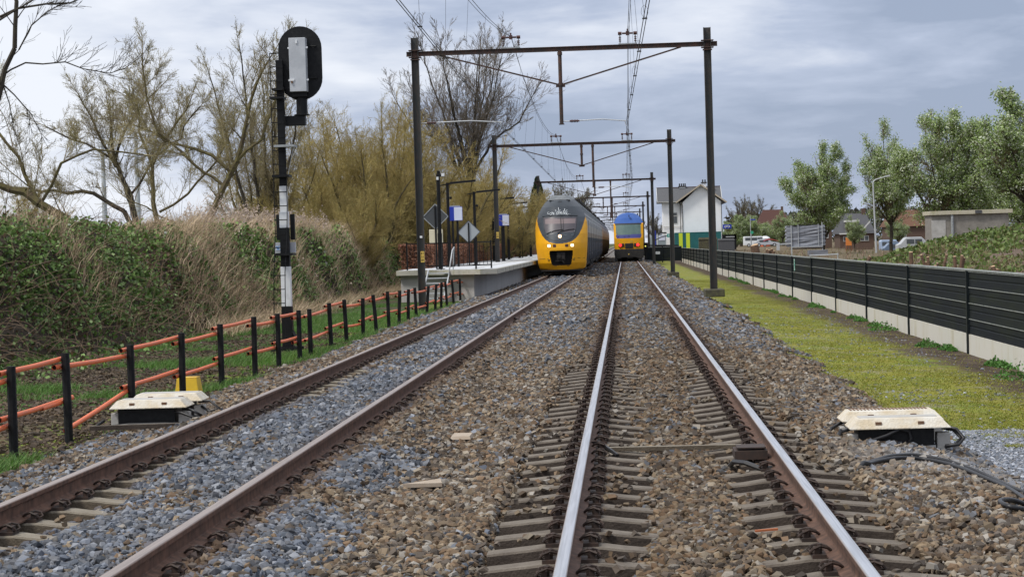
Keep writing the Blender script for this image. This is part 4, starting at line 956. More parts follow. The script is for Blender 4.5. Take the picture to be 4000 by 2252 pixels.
# graffiti: pale sprayed scribble reading roughly TESOGIG
b = MB(); G_ = [[(388, 372), (368, 374), (364, 396), (388, 404), (398, 392)], [(398, 388), (440, 378), (436, 382), (420, 410), (398, 418)], [(440, 388), (462, 384)], [(448, 386), (446, 412), (468, 408)], [(446, 399), (462, 397)], [(470, 350), (484, 346), (488, 362), (474, 368)],
 [(508, 382), (490, 386), (492, 396), (508, 400), (504, 412), (486, 410)], [(520, 310), (524, 345), (510, 365), (530, 360), (548, 348)], [(530, 372), (520, 388), (530, 408), (548, 404), (552, 382), (538, 370)], [(538, 384), (538, 394)], [(580, 372), (566, 372), (560, 392), (572, 408), (584, 398), (572, 392)], [(592, 360), (600, 382), (598, 410)], [(612, 330), (606, 360), (618, 375), (640, 352), (650, 356)],
 [(626, 384), (612, 390), (612, 410), (630, 414), (640, 400), (628, 400)], [(650, 378), (634, 382), (632, 404), (646, 418), (662, 408), (652, 398)], [(672, 408), (676, 410)], [(686, 410), (690, 412)], [(500, 372), (510, 378), (520, 374)]]
for s_ in G_: stroke(b, s_, .015, .010)
b.build('graffiti', M['graf'], T1)
# recessed coupler
cy = .75
b = MB(); cp = P_([(380, 925), (724, 925), (724, 975), (695, 1125), (675, 1142), (430, 1142), (405, 1125), (380, 975)])
n = len(cp); b.add([(x, .02 if False else nose.y(x, z) + .005, z) for x, z in cp] + [(x, cy, z) for x, z in cp], [tuple(range(2 * n - 1, n - 1, -1))] + [(i, (i + 1) % n, (i + 1) % n + n, i + n) for i in range(n)]); b.build('coupler_recess', M['tr_black'], T1)
b = MB(); b.box(vx_(488), vx_(608), .12, .6, vz(1060), vz(950)); b.tube([(vx_(520), .05, vz(1010)), (vx_(520), .2, vz(1010))], .11, 10); b.box(vx_(555), vx_(600), .08, .14, vz(1050), vz(1000)); b.bar((vx_(470), .15, vz(1075)), (vx_(610), .15, vz(1070)), .04, .05); b.bar((vx_(560), .08, vz(1070)), (vx_(600), .02, vz(1110)), .03, .03); b.build('coupler', M['tr_under'], T1, .01)
b = MB()
for x_ in (375, 728): b.cbox(onface(vx_(x_), vz(1058), .015), (.13, .05, .035))
for x_ in (468, 645): b.cbox(onface(vx_(x_), vz(1146), .0), (.14, .04, .02))
b.build('step', M['tr_under'], T1)
b = MB()
stroke(b, [(238, 1042), (300, 1040), (372, 1040)], .012, .004); stroke(b, [(728, 1040), (800, 1040), (878, 1042)], .012, .004); b.build('skirt_seam', M['tr_under'], T1)
b = MB(); pts = [(nose.w(vz(1195)) * q, vz(1207)) for q in np.linspace(-1, 1, 17)]
for i in range(16): b.bar((pts[i][0], nose.y(pts[i][0] * .98, vz(1195)) + .03, pts[i][1]), (pts[i + 1][0], nose.y(pts[i + 1][0] * .98, vz(1195)) + .03, pts[i + 1][1]), .06, .07)
b.build('rail_guard', M['tr_under'], T1)
# coach bodies
def coach(parent, y0, y1, prof_, wm, bands, ztop, name='coach', under=.95):
    b = MB(); n = len(prof_)
    V = [(s * w_, y, z_) for y in (y0, y1) for s, seq in ((1, prof_), (-1, prof_[::-1])) for w_, z_ in seq]; m_ = 2 * n
    b.add(V, [tuple(range(m_)), tuple(range(2 * m_ - 1, m_ - 1, -1))] + [(i, i + m_, (i + 1) % m_ + m_, (i + 1) % m_) for i in range(m_)])
    return b.build(name, wm, parent)
def bandmat(name, stops, rough=.4):
    m = bpy.data.materials.new(name); m.use_nodes = True; t = m.node_tree; n = t.nodes; l = t.links; b = n['Principled BSDF']; b.inputs['Roughness'].default_value = .8; b.inputs['Specular IOR Level'].default_value = .08
    c = n.new('ShaderNodeTexCoord'); s = n.new('ShaderNodeSeparateXYZ'); l.new(c.outputs['Object'], s.inputs[0])
    mr = n.new('ShaderNodeMath'); mr.operation = 'DIVIDE'; mr.inputs[1].default_value = 5; l.new(s.outputs['Z'], mr.inputs[0])
    r = n.new('ShaderNodeValToRGB'); r.color_ramp.interpolation = 'CONSTANT'; e = r.color_ramp.elements
    e[0].position = 0; e[0].color = (*stops[0][1], 1); e[1].position = .999; e[1].color = (*stops[-1][1], 1)
    for z, col in stops[1:]: q = e.new(z / 5); q.color = (*col, 1)
    l.new(mr.outputs[0], r.inputs[0])
    no = n.new('ShaderNodeTexNoise'); no.inputs['Scale'].default_value = 1.3; no.inputs['Detail'].default_value = 6; l.new(c.outputs['Object'], no.inputs[0])
    mx = n.new('ShaderNodeMixRGB'); mx.blend_type = 'MULTIPLY'; mx.inputs[0].default_value = .5; l.new(r.outputs[0], mx.inputs[1]); l.new(no.outputs[0], mx.inputs[2]); l.new(mx.outputs[0], b.inputs['Base Color'])
    return m
side1 = bandmat('livery_one', [(0, (.07, .075, .095)), (1.12, (.12, .125, .15)), (1.62, (.10, .11, .13)), (1.95, (.42, .36, .31)), (2.22, (.58, .55, .52)), (2.62, (.50, .51, .53)), (3.30, (.26, .28, .30)), (3.9, (.20, .215, .225))])
cprof = [(1.28, .62), (1.36, .9), (1.40, 1.5), (1.41, 2.5), (1.385, 2.85), (1.32, 3.1), (1.22, 3.38), (1.07, 3.68), (.92, 3.9), (.6, 4.1), (0, 4.18)]
def wx(z): return float(np.interp(z, [c[1] for c in cprof[:-1]], [c[0] for c in cprof[:-1]]))
def winmesh(z0, z1, L_, name):
    x0, x1 = wx(z0) + .006, wx(z1) + .006; b = MB(); b.add([(x0, 0, z0), (x0, L_, z0), (x1, L_, z1), (x1, 0, z1), (x0 - .03, 0, z0), (x0 - .03, L_, z0), (x1 - .03, L_, z1), (x1 - .03, 0, z1)], [(0, 1, 2, 3), (4, 7, 6, 5), (0, 4, 5, 1), (3, 2, 6, 7), (0, 3, 7, 4), (1, 5, 6, 2)]); me = b.mesh(name); me.materials.append(M['tr_win']); return me
WU, WL, WD, DRM = winmesh(3.08, 3.62, 1.75, 'window'), winmesh(1.18, 1.80, 1.75, 'window'), winmesh(1.9, 2.6, .7, 'door_window'), winmesh(.95, 2.75, 1.3, 'door')
DRM.materials.clear(); DRM.materials.append(M['tr_dark'])
L_ = 26.4; y = 2.9
for k in range(6):
    yl = L_ - (2.9 if k == 0 else 0); c = coach(T1, y, y + yl, cprof, side1, None, 4.2)
    b = MB(); b.box(-1.15, 1.15, y + .3, y + yl - .3, .35, .62)
    for yy in (y + (1.2 if k == 0 else 2.2), y + yl - 4.8):
        b.box(-1.2, 1.2, yy, yy + 2.9, .18, .5)
        for q in (.4, 2.4):
            for s in (-1, 1): b.add([(s * .70, yy + q + .46 * math.cos(a), .46 + .46 * math.sin(a)) for a in [i * math.pi / 8 for i in range(16)]] + [(s * .84, yy + q + .46 * math.cos(a), .46 + .46 * math.sin(a)) for a in [i * math.pi / 8 for i in range(16)]], [tuple(range(16)), tuple(range(31, 15, -1))] + [(i, i + 16, (i + 1) % 16 + 16, (i + 1) % 16) for i in range(16)])
        b.tube([(1.15, yy + .4, .4), (1.22, yy + 1.4, .62), (1.15, yy + 2.4, .4)], .07, 6)
    b.build('bogie_and_underframe', M['tr_under'], c)
    if k < 3:
        nw = 10 if k else 8
        for j in range(nw):
            yy = y + .9 + j * (yl - 2.2) / nw
            for me in (WU, WL):
                if j in (2, nw - 3):
                    continue
                o = link('window', me, None, c); o.location = (0, yy, 0)
        for j in (2, nw - 3):
            o = link('door', DRM, None, c); o.location = (0, y + .9 + j * (yl - 2.2) / nw + .3, 0)
            o2 = link('door_window', WD, None, o) if False else None
            o = link('window', WU, None, c); o.location = (0, y + .9 + j * (yl - 2.2) / nw, 0)
        for j in range(3): b = MB(); b.box(1.425, 1.44, y + 2 + j * 8, y + 2.03 + j * 8, .7, 2.9); b.build('door_seam', M['tr_black'], c)
    else:
        for j in range(10):
            yy = y + .9 + j * 2.5
            for z0, z1 in ((3.08, 3.62), (1.18, 1.80)):
                x0, x1 = wx(z0) + .008, wx(z1) + .008; b = MB(); b.quad((x0, yy, z0), (x0, yy + 1.7, z0), (x1, yy + 1.7, z1), (x1, yy, z1)); b.build('window', M['tr_win'], c)
    # roof gear
    b = MB(); b.box(-.55, .55, y + 2, y + yl - 3, 4.16, 4.26)
    if k == 1:
        b.bar((.0, y + 2, 4.3), (.0, y + 4, 4.62), .7, .05); b.bar((-.8, y + 4, 4.66), (.8, y + 4, 4.66), .3, .05)
    for q in range(5): b.box(.62, .95, y + 4 + q * 3.6, y + 6 + q * 3.6, 3.98, 4.12)
    b.build('roof_gear', M['tr_under'], c)
    if k < 5: b = MB(); b.box(-1.05, 1.05, y + yl, y + yl + .5, .8, 3.7); b.build('gangway', M['tr_black'], c)
    y += yl + .5
# side of the nose section: dark side band with cab door behind the yellow front
b = MB(); b.box(-1.15, 1.15, 1.2, 5.6, .25, .62); b.box(-1.0, 1.0, .9, 3.9, .02, .5); b.build('underframe', M['tr_under'], T1)

# ---------------- second train: blue domed rear with red tail lights
S2 = 4.60 / 825.0
def dz_(y): return 4.48 - (y - 505) * S2
def dx_(x): return (x - 305) * S2 * 1.0
prof2 = [(1.30, dz_(1205)), (1.33, dz_(1110)), (1.36, dz_(930)), (1.37, dz_(750)), (1.37, dz_(690)), (1.31, dz_(655)), (1.19, dz_(610)), (1.00, dz_(565)), (.80, dz_(535)), (.50, dz_(512)), (.15, dz_(504))]
rake2 = [(dz_(1205), 0), (dz_(930), 0), (dz_(870), .10), (dz_(700), .42), (dz_(600), 1.1), (dz_(504), 2.2)]
nose1 = nose; nose = Nose(prof2, rake2, .35, 3.2)
Q_ = lambda L_: [(dx_(a), dz_(b)) for a, b in L_]
T2 = empty('passenger_train', (.02, 184, -.13), 'yellow train with blue rounded top, green tinted window and red tail lights', 'train', 'passenger trains')
dome = Q_([(78, 685), (535, 685), (700, 560), (600, 400), (0, 400), (-50, 560)])
nose.build([('window', mat('tr_green_glass', (.09, .15, .14), .45, 0, (.13, .20, .18), 1.2, spec=.4), Q_([(90, 708), (512, 705), (510, 868), (100, 874)]), False),
    ('window_header', M['tr_black'], Q_([(76, 683), (520, 683), (520, 706), (84, 708)]), False),
    ('blue_lower_band', mat('tr_indigo', (.055, .06, .24), .4), Q_([(97, 868), (514, 864), (510, 915), (500, 930), (112, 930), (100, 918)]), False),
    ('blue_dome', M['tr_blue'], dome, False), ('front_shell', M['tr_yellow'], None, True)], T2, 70, 110)
b = MB(); z1 = dz_(1110); pr = [(x, z) for x, z in ((-1.36, z1), (1.36, z1), (1.36, .62), (1.30, .30), (1.05, .18), (.60, .34), (-.60, .34), (-1.05, .18), (-1.30, .30), (-1.36, .62))]
b.prism(pr, -.12, .6); b.build('bumper_skirt', M['tr_under'], T2, .04)
b = MB(); b.box(dx_(242), dx_(375), -.06, .1, dz_(1100), dz_(1015)); b.build('front_hatch', M['tr_black'], T2, .02)
for s, (a0, a1), lx_ in ((-1, (136, 228), 162), (1, (388, 482), 452)):
    b = MB(); b.box(dx_(a0), dx_(a1), -.05, .1, dz_(1072), dz_(1017)); h = b.build('lamp_cluster', M['tr_black'], T2, .02)
    b = MB(); b.tube([(dx_(lx_), -.075, dz_(1043)), (dx_(lx_), -.05, dz_(1043))], .135, 16); b.build('tail_light', M['tail_red'], h)
    b = MB(); q = 208 if s < 0 else 408; b.tube([(dx_(q), -.075, dz_(1045)), (dx_(q), -.05, dz_(1045))], .085, 14); b.build('headlight', M['lens_dark'], h)
b = MB(); b.tube([(dx_(315), -.10, dz_(1205)), (dx_(315), .3, dz_(1205))], .13, 12); b.box(dx_(270), dx_(360), -.06, .3, dz_(1265), dz_(1240)); b.build('coupler', M['tr_under'], T2)
b = MB(); b.tube([(dx_(298), -.16, dz_(1195)), (dx_(298), -.10, dz_(1195))], .06, 10); b.build('coupler_cap', M['yellow_sign'], T2)
b = MB(); b.cbox((dx_(318), 1.0, dz_(560)), (.07, .5, .2)); b.build('horn', M['tr_black'], T2)
b = MB()
for a, c in (([(120, 915), (145, 895)], 0), ([(225, 900), (250, 915)], 0), ([(290, 905), (300, 890), (318, 892), (320, 912)], 0)): b.tube([(dx_(p), nose.y(dx_(p), dz_(q)) - .03, dz_(q)) for p, q in a], .012, 5)
b.build('wiper', M['tr_black'], T2)
for cx, cz, w_, h_ in ((120, 1005, 34, 34), (348, 985, 50, 40)):
    b = MB(); b.box(dx_(cx - w_ / 2), dx_(cx + w_ / 2), -.012, .02, dz_(cz + h_ / 2), dz_(cz - h_ / 2)); b.build('patched_panel', mat('tr_patch', (.62, .36, .03), .5), T2)
b = MB()
for s in (-1, 1):
    b.tube([(s * .75, .25, .46), (s * .89, .25, .46)] if False else [(s * .70, .8, .46), (s * .84, .8, .46)], .46, 16)
b.build('wheel', M['tr_under'], T2)
side2 = bandmat('livery_two', [(0, (.05, .05, .06)), (1.0, (.80, .40, .02)), (3.4, (.09, .13, .42)), (4.1, (.2, .2, .22))])
cp2 = [(1.33, .75), (1.36, 1.2), (1.37, 3.2), (1.31, 3.65), (1.19, 3.9), (1.0, 4.15), (.8, 4.3), (0, 4.42)]
y = 3.2
for k in range(4):
    c = coach(T2, y, y + 26, cp2, side2, None, 4.3); b = MB(); b.box(-1.1, 1.1, y, y + 26, .3, .75)
    for yy in (y + 2, y + 21): b.box(-1.2, 1.2, yy, yy + 2.8, .1, .5)
    b.build('underframe', M['tr_under'], c)
    for j in range(9):
        for z0, z1 in ((3.0, 3.4), (1.3, 1.9)): b = MB(); b.quad((-1.385, y + 1 + j * 2.7, z0), (-1.385, y + 2.8 + j * 2.7, z0), (-1.385, y + 2.8 + j * 2.7, z1), (-1.385, y + 1 + j * 2.7, z1)); b.build('window', M['tr_win'], c)
    y += 26.5
# ================================================================= station house and surroundings
M['render_white'] = mat('render_white', (.84, .85, .86), .9, 0, (.76, .77, .77), 1.0, .45, .85)
M['roof_tile'] = mat('roof_tile', (.070, .072, .078), .85, 0, (.125, .128, .135), 14, .35, .7, .3)
M['roof_red'] = mat('roof_red', (.085, .034, .026), .9, 0, (.06, .028, .022), 9, .35, .7)
M['brick'] = mat('brick', (.085, .055, .042), .9, 0, (.13, .08, .058), 12, .35, .7)
M['win_frame'] = mat('win_frame', (.60, .60, .58), .6)
M['win_glass'] = mat('win_glass', (.08, .09, .10), .15)
M['slate'] = mat('slate', (.06, .062, .07), .8, 0, (.09, .09, .095), 10)
M['teal'] = mat('teal', (.012, .12, .125), .6, 0, (.015, .15, .15), 2)
M['lime'] = mat('lime', (.55, .68, .03), .5)
GB = -.2
sh = empty('station_house', (0, 280, GB), 'white rendered station house with gable, grey tiled roof and chimneys', 'house')
def W(z): return z - GB
b = MB()
b.add([(7.91, 0, 0), (13.23, 0, 0), (13.23, 0, W(6.95)), (10.45, 0, W(9.25)), (7.91, 0, W(6.95)), (7.91, 14, 0), (13.23, 14, 0), (13.23, 14, W(6.95)), (10.45, 14, W(9.25)), (7.91, 14, W(6.95))], [(0, 1, 2, 3, 4), (9, 8, 7, 6, 5), (0, 5, 6, 1), (1, 6, 7, 2), (2, 7, 8, 3), (3, 8, 9, 4), (4, 9, 5, 0)])
b.build('gable_wall', M['render_white'], sh)
b = MB(); b.box(5.15, 7.90, 3.0, 9.5, 0, W(7.1)); b.build('wing_wall', M['render_white'], sh)
b = MB()     # main gable roof with overhang
for (xa, za, xb, zb_) in ((10.45, 9.42, 6.95, 7.0), (10.45, 9.42, 14.0, 6.85)):
    d = .14; b.add([(xa, -.6, W(za)), (xb, -.6, W(zb_)), (xb, 15, W(zb_)), (xa, 15, W(za)), (xa, -.6, W(za - d)), (xb, -.6, W(zb_ - d)), (xb, 15, W(zb_ - d)), (xa, 15, W(za - d))], [(0, 3, 2, 1) if xb > xa else (0, 1, 2, 3), (4, 5, 6, 7), (0, 1, 5, 4), (1, 2, 6, 5), (2, 3, 7, 6), (3, 0, 4, 7)])
r_ = b.build('gable_roof', M['roof_tile'], sh)
b = MB(); b.bar((10.45, -.64, W(9.34)), (6.93, -.64, W(6.92)), .05, .2); b.bar((10.45, -.64, W(9.34)), (14.02, -.64, W(6.77)), .05, .2); b.build('barge_board', mat('barge', (.42, .36, .28), .8), r_)
b = MB()     # wing roof, ridge across
b.add([(4.4, 2.4, W(7.15)), (4.4, 6.2, W(9.2)), (4.4, 10, W(7.15)), (13.5, 2.4, W(7.15)), (13.5, 6.2, W(9.2)), (13.5, 10, W(7.15)), (4.4, 2.4, W(7.0)), (13.5, 2.4, W(7.0)), (4.4, 10, W(7)), (13.5, 10, W(7))], [(0, 3, 4, 1), (1, 4, 5, 2), (0, 1, 2, 8, 6), (3, 7, 9, 5, 4), (0, 6, 7, 3), (6, 8, 9, 7)])
wr = b.build('wing_roof', M['roof_tile'], sh)
b = MB(); b.bar((4.35, 6.2, W(9.22)), (13.5, 6.2, W(9.22)), .2, .1); b.build('ridge', M['roof_red'], wr)
b = MB(); b.bar((4.38, 2.3, W(7.12)), (4.38, 6.2, W(9.2)), .06, .16); b.bar((13.52, 2.3, W(7.12)), (13.52, 6.2, W(9.2)), .06, .16); b.build('barge_board', M['win_frame'], wr)
b = MB(); b.bar((4.4, 2.32, W(7.1)), (7.2, 2.32, W(7.1)), .12, .12); b.build('gutter', M['concrete'], wr)
def chimney(x, y, z0, z1, w_, pots):
    b = MB(); b.cbox((x, y, W((z0 + z1) / 2)), (w_, .6, z1 - z0)); c = b.build('chimney', M['render_white'], sh)
    b = MB(); b.cbox((x, y, W(z1 + .07)), (w_ + .22, .8, .14)); b.build('chimney_cap', M['tr_under'], c)
    for p in pots: b = MB(); b.tube([(x + p, y, W(z1 + .1)), (x + p, y, W(z1 + .5))], .09, 8); b.build('chimney_pot', M['tr_under'], c)
chimney(11.05, 3, 8.6, 9.62, .62, (-.16, .18)); chimney(8.1, 6.2, 9.1, 9.25, .9, (-.4, -.12, .15, .4)); chimney(12.1, 5, 9, 9.35, .3, (0,))
b = MB(); b.bar((5.15, 2.9, W(3.6)), (7.9, 2.9, W(3.6)), .05, .06); b.build('string_course', M['concrete'], sh)
b = MB(); b.tube([(7.6, 2.6, W(6.9)), (7.62, 2.8, W(6.7)), (7.62, 2.8, 0)], .05, 6); b.build('downpipe', M['slate'], sh)
b = MB(); b.tube([(13.3, -.3, W(6.7)), (13.28, -.08, W(6.5)), (13.28, -.08, 0)], .05, 6); b.build('downpipe', M['slate'], sh)
b = MB(); b.tube([(7.2, -.3, W(6.9)), (7.85, -.06, W(6.6)), (7.85, -.06, 0)], .045, 6); b.build('downpipe', M['slate'], sh)
for (x, z0, z1, w_) in ((6.85, 4.1, 5.05, .55), (6.85, 5.2, 5.55, .55), (6.85, .9, 2.6, .6)):
    b = MB(); b.box(x - w_ / 2 - .09, x + w_ / 2 + .09, 2.93, 3.01, W(z0 - .09), W(z1 + .09)); f_ = b.build('window_frame', M['win_frame'], sh)
    b = MB(); b.box(x - w_ / 2, x + w_ / 2, 2.90, 2.94, W(z0), W(z1)); b.build('pane', M['win_glass'], f_)
b = MB(); b.box(13.35, 14.55, -.1, .1, W(3.08), W(3.66)); ns = b.build('station_sign', M['blue_sign'], None); ns.location = (0, 279, GB); tag(ns, 'blue square station sign with white double arrow logo on the house corner', 'sign')
b = MB()      # double arrow logo
cx, cz = 13.95, W(3.37)
def zz(pts): 
    for i in range(len(pts) - 1): b.bar((cx + pts[i][0], -.13, cz + pts[i][1]), (cx + pts[i + 1][0], -.13, cz + pts[i + 1][1]), .03, .055)
zz([(-.42, -.01), (-.20, .13), (-.05, .13), (.14, -.12), (.28, -.12)]); zz([(.42, .01), (.20, -.0), (.20, -.0)]); zz([(-.28, -.08), (-.14, -.08), (.05, .15), (.22, .15), (.42, 0), (.22, -.15)]); zz([(-.42, -.01), (-.22, -.15)])
b.build('logo', M['white_paint'], ns)
b = MB(); b.bar((13.3, 0, W(3.6)), (13.45, 0, W(3.6)), .05, .05); b.build('bracket', M['slate'], ns)
# teal hoarding with yellow boards
tc_ = empty('site_container', (0, 277, -.3), 'long dark teal container with two lime yellow stripes in front of white house', 'container')
b = MB(); b.box(6.6, 13.0, 0, 2.4, 0, 3.0); b.build('body', M['teal'], tc_)
b = MB()
for k in range(42): b.box(6.65 + k * .15, 6.72 + k * .15, -.02, .0, .1, 2.95)
b.box(6.55, 13.05, -.04, .0, 2.92, 3.02); b.build('ribs', M['teal'], tc_)
for x in (7.15, 8.15):
    b = MB(); b.box(x, x + .52, -.07, -.03, .05, 2.93); b.build('yellow_stripe', M['lime'], tc_)
def simplebox(name, m_, x, y, z, dx, dy, dz, label, cat, lid=None):
    b = MB(); b.frustum(-dx / 2, dx / 2, -dy / 2, dy / 2, 0, dz * .88, .02, .02); b.frustum(-dx / 2 - .05, dx / 2 + .05, -dy / 2 - .05, dy / 2 + .05, dz * .88, dz, .12, .12)
    o = b.build(name, m_, None, .02); o.location = (x, y, z); return tag(o, label, cat)
simplebox('concrete_bin', M['concrete_dark'], 9.6, 240, -.3, 2.2, 1.4, 2.2, 'weathered low concrete bin standing before the teal container', 'bin')
simplebox('grey_shed', M['slate'], 12.9, 262, -.3, 2.1, 2, 2.0, 'low dark grey shed at right end of teal container', 'shed')
bs = empty('bike_shelter', (14.6, 300, -.2), 'black roofed bicycle shelter right of the white house', 'shelter')
b = MB(); b.box(-1.4, 1.8, 0, 2, 1.9, 2.5); b.build('roof', M['black_metal'], bs)
b = MB(); b.box(.2, 1.5, -.05, 0, 2.12, 2.2); b.build('white_edge', M['white_paint'], bs)
for x in (-1.3, .2, 1.7): b = MB(); b.cbox((x, .1, .95), (.1, .1, 1.9)); b.build('post', M['black_metal'], bs)
b = MB(); b.box(1.35, 1.75, 0, 1.9, .2, 2.5); b.build('side_panel', M['black_metal'], bs)
# little platform clutter right of the second train
kb = empty('ticket_shelter', (4.1, 255, -.2), 'glazed white kiosk shelter on the far platform', 'shelter')
b = MB(); b.box(-1.4, .9, 0, 2, 2.75, 2.95); b.build('roof', M['sign_back'], kb)
for x in (-1.35, -.3, .85): b = MB(); b.box(x - .05, x + .05, 0, .1, 0, 2.75); b.build('post', M['white_paint'], kb)
b = MB(); b.box(-1.3, -.35, .03, .05, .5, 2.6); b.box(-.25, .8, .03, .05, .5, 2.6); b.build('glass', mat('kiosk_glass', (.28, .33, .36), .2), kb)
b = MB(); b.box(-.1, .7, -.02, .02, 1.9, 2.5); b.build('notice', M['sign_white'], kb)
b = MB(); b.box(3.2, 3.8, 0, .1, 2.25, 2.6); b.bar((3.5, .05, 0), (3.5, .05, 2.3), .08, .08); o = b.build('white_notice_board', M['sign_white'], None); o.location = (-1.1, 236, -.2); tag(o, 'small white sign on a post between train and catenary post', 'sign')
b = MB(); b.tube([(0, 0, 0), (0, 0, 3.1)], .09, 8); o = b.build('blue_pole', M['blue_sign'], None); o.location = (3.3, 238, -.2); tag(o, 'blue topped pole beside the fourth catenary portal post', 'pole')
sgn = empty('dwarf_signal', (1.75, 205, -.2), 'low black signal box with small yellow light beside second train', 'signal')
b = MB(); b.cbox((0, 0, 1.35), (.5, .3, .7)); b.cbox((0, 0, .5), (.16, .16, 1.0)); b.build('housing', M['black_metal'], sgn, .03)
b = MB(); b.tube([(0, -.19, 1.35), (0, -.15, 1.35)], .07, 10); b.build('lens', mat('lens_y', (.8, .7, .1), .4, emis=(.9, .9, .2), estr=.8), sgn)
gp = empty('boom_sign', (2.0, 168, -.2), 'small green sign with white figure on a slanting black arm', 'sign')
b = MB(); b.tube([(.15, 0, 1.9), (.7, 0, 2.15), (1.25, 0, 2.25)], .045, 6); b.build('arm', M['black_metal'], gp)
b = MB(); b.box(1.2, 1.5, -.05, 0, 2.12, 2.42); g_ = b.build('board', mat('green_board', (.02, .33, .28), .5), gp)
b = MB(); b.tube([(1.35, -.06, 2.35), (1.35, -.055, 2.35)], .03, 8); b.bar((1.35, -.056, 2.32), (1.35, -.056, 2.2), .05, .04); b.build('white_figure', M['white_paint'], g_)
lc = empty('loading_ramp', (0, 222, -.2), 'black ramp edge above the dark fence beside the house', 'ramp')
b = MB(); b.add([(2.2, 0, 1.45), (5.6, 0, 1.35), (5.6, 0, 1.2), (4.9, 0, 1.0), (2.2, 0, 1.35), (2.2, 3, 1.45), (5.6, 3, 1.35), (5.6, 3, 1.2), (4.9, 3, 1.0), (2.2, 3, 1.35)], [(0, 4, 3, 2, 1), (5, 6, 7, 8, 9), (0, 1, 6, 5), (1, 2, 7, 6), (2, 3, 8, 7), (3, 4, 9, 8), (4, 0, 5, 9)]); b.build('deck', M['black_metal'], lc)
for x in (2.5, 4.8): b = MB(); b.cbox((x, 1, .5), (.15, .15, 1.0)); b.build('leg', M['black_metal'], lc)
# street name plate, parking lamps
def streetlamp(x, y, h, z, reach, label, m_='galv'):
    t = empty('street_lamp', (x, y, z), label, 'street lamp', 'street lamps right of the station')
    b = MB(); b.tube([(0, 0, 0), (-.02 * h, 0, h * .8), (-.02 * h, 0, h - .25), (.1, 0, h - .05), (reach * .7, 0, h + .2)], [.09, .065, .055, .045, .04], 8); b.build('pole', M[m_], t)
    b = MB(); b.bar((reach * .65, 0, h + .19), (reach, 0, h + .27), .25, .12); b.build('luminaire', M[m_], t, .02); return t
streetlamp(22.1, 180, 6.6, 0.0, 1.45, 'tall leaning grey street lamp between the first two blossom trees')
ns2 = empty('street_sign', (20.8, 330, 0), 'small blue sign on a thin pole above bushes right of the house', 'sign')
b = MB(); b.tube([(-.4, 0, 0), (-.4, 0, 5.3)], .05, 6); b.build('pole', M['galv'], ns2)
b = MB(); b.box(-.4, .45, -.03, .03, 4.6, 4.8); b.build('board', M['blue_sign'], ns2)
gl = empty('green_lamp_sign', (20.5, 330, 0), 'small round green sign on a pole near the white van', 'sign')
b = MB(); b.tube([(0, 0, 0), (0, 0, 2.4)], .05, 6); b.build('pole', M['galv_dull'], gl)
b = MB(); b.tube([(.12, -.05, 2.6), (.12, .05, 2.6)], .26, 12); b.build('disc', mat('green_disc', (.03, .33, .2), .5), gl)
# cars
def car(x, y, z, L_, H_, bodym, label, kind, rz=0, stripes=False):
    t = empty('parked_' + ('van' if kind == 'van' else 'car'), (x, y, z), label, kind, 'vehicles parked beyond the station', rz)
    hl = L_ / 2; W_ = .9
    if kind == 'van': o = [(-hl, .35), (-hl, H_ - .15), (-hl + .12, H_), (hl * .40, H_), (hl * .68, H_ * .62), (hl * .97, H_ * .50), (hl, .35)]
    else: o = [(-hl, .35), (-hl, H_ * .58), (-hl * .86, H_ * .64), (-hl * .62, H_ * .97), (-hl * .4, H_), (hl * .12, H_), (hl * .42, H_ * .64), (hl * .95, H_ * .5), (hl, .35)]
    b = MB(); b.prism(o, -W_, W_); b.build('body', bodym, t, .05)
    b = MB(); zt_, zb_ = H_ - .22, H_ * .60
    spans = [(-hl * .88, -hl * .45), (-hl * .40, .08), (.14, hl * .44)] if kind == 'van' else [(-hl * .58, -hl * .22), (-hl * .18, hl * .14)]
    for a0, a1 in spans: 
        b = MB(); b.box(a0, a1, -W_ - .012, -W_ + .01, zb_, zt_); b.build('side_window', M['win_glass'], t)
    for wx_ in (-hl * .62, hl * .62):
        b = MB(); b.tube([(wx_, -W_ - .02, .33), (wx_, -W_ + .2, .33)], .33, 14); w_ = b.build('wheel', M['tr_under'], t)
        b = MB(); b.tube([(wx_, -W_ - .03, .33), (wx_, -W_ - .02, .33)], .18, 10); b.build('hub', M['galv'], w_)
    b = MB(); b.cbox((hl - .02, -W_ + .25, H_ * .42), (.1, .25, .14)); b.build('headlight', M['white_paint'], t)
    return t
car(24.6, 380, .0, 4.9, 2.0, M['white_paint'], 'white van with windows parked furthest left among the vehicles', 'van')
v2 = car(25.9, 372, .0, 4.6, 1.45, mat('car_silver', (.5, .52, .56), .3, .3), 'pale car with red and blue curved stripes in front of the white van', 'car')
b = MB()
for m_, dz in ((0, 0), (1, .12)): b.tube([(-.6, -.92, 1.0 + dz), (.1, -.93, 1.28 + dz * .5), (.9, -.93, 1.32 + dz * .4), (2.2, -.93, 1.0)], .045, 5)
b.build('stripe', mat('car_red', (.45, .03, .04), .4), v2)
car(28.95, 222, -.6, 2.4, 1.62, mat('car_blue', (.35, .45, .62), .35), 'small pale blue van beside the trunk of the second blossom tree', 'van')
car(28.6, 212, -.7, 4.0, 1.45, mat('car_bluegrey', (.16, .22, .32), .3, .3), 'low blue grey car mostly hidden behind brambles', 'car')
car(28.7, 200, -.40, 4.2, 1.68, M['galv'], 'silver estate car with white roof nearest the concrete garage', 'car')
rt = empty('recycling_igloo', (26.6, 385, 0), 'red orange round container with white domed top beside white van', 'container')
b = MB(); b.tube([(0, 0, 0), (0, 0, 1.55)], .95, 14); b.build('body', mat('igloo_red', (.55, .10, .03), .5), rt)
b = MB(); b.tube([(0, 0, 1.55), (0, 0, 1.8), (0, 0, 2.0)], [1.0, .75, .3], 14); b.build('dome_lid', M['white_paint'], rt)
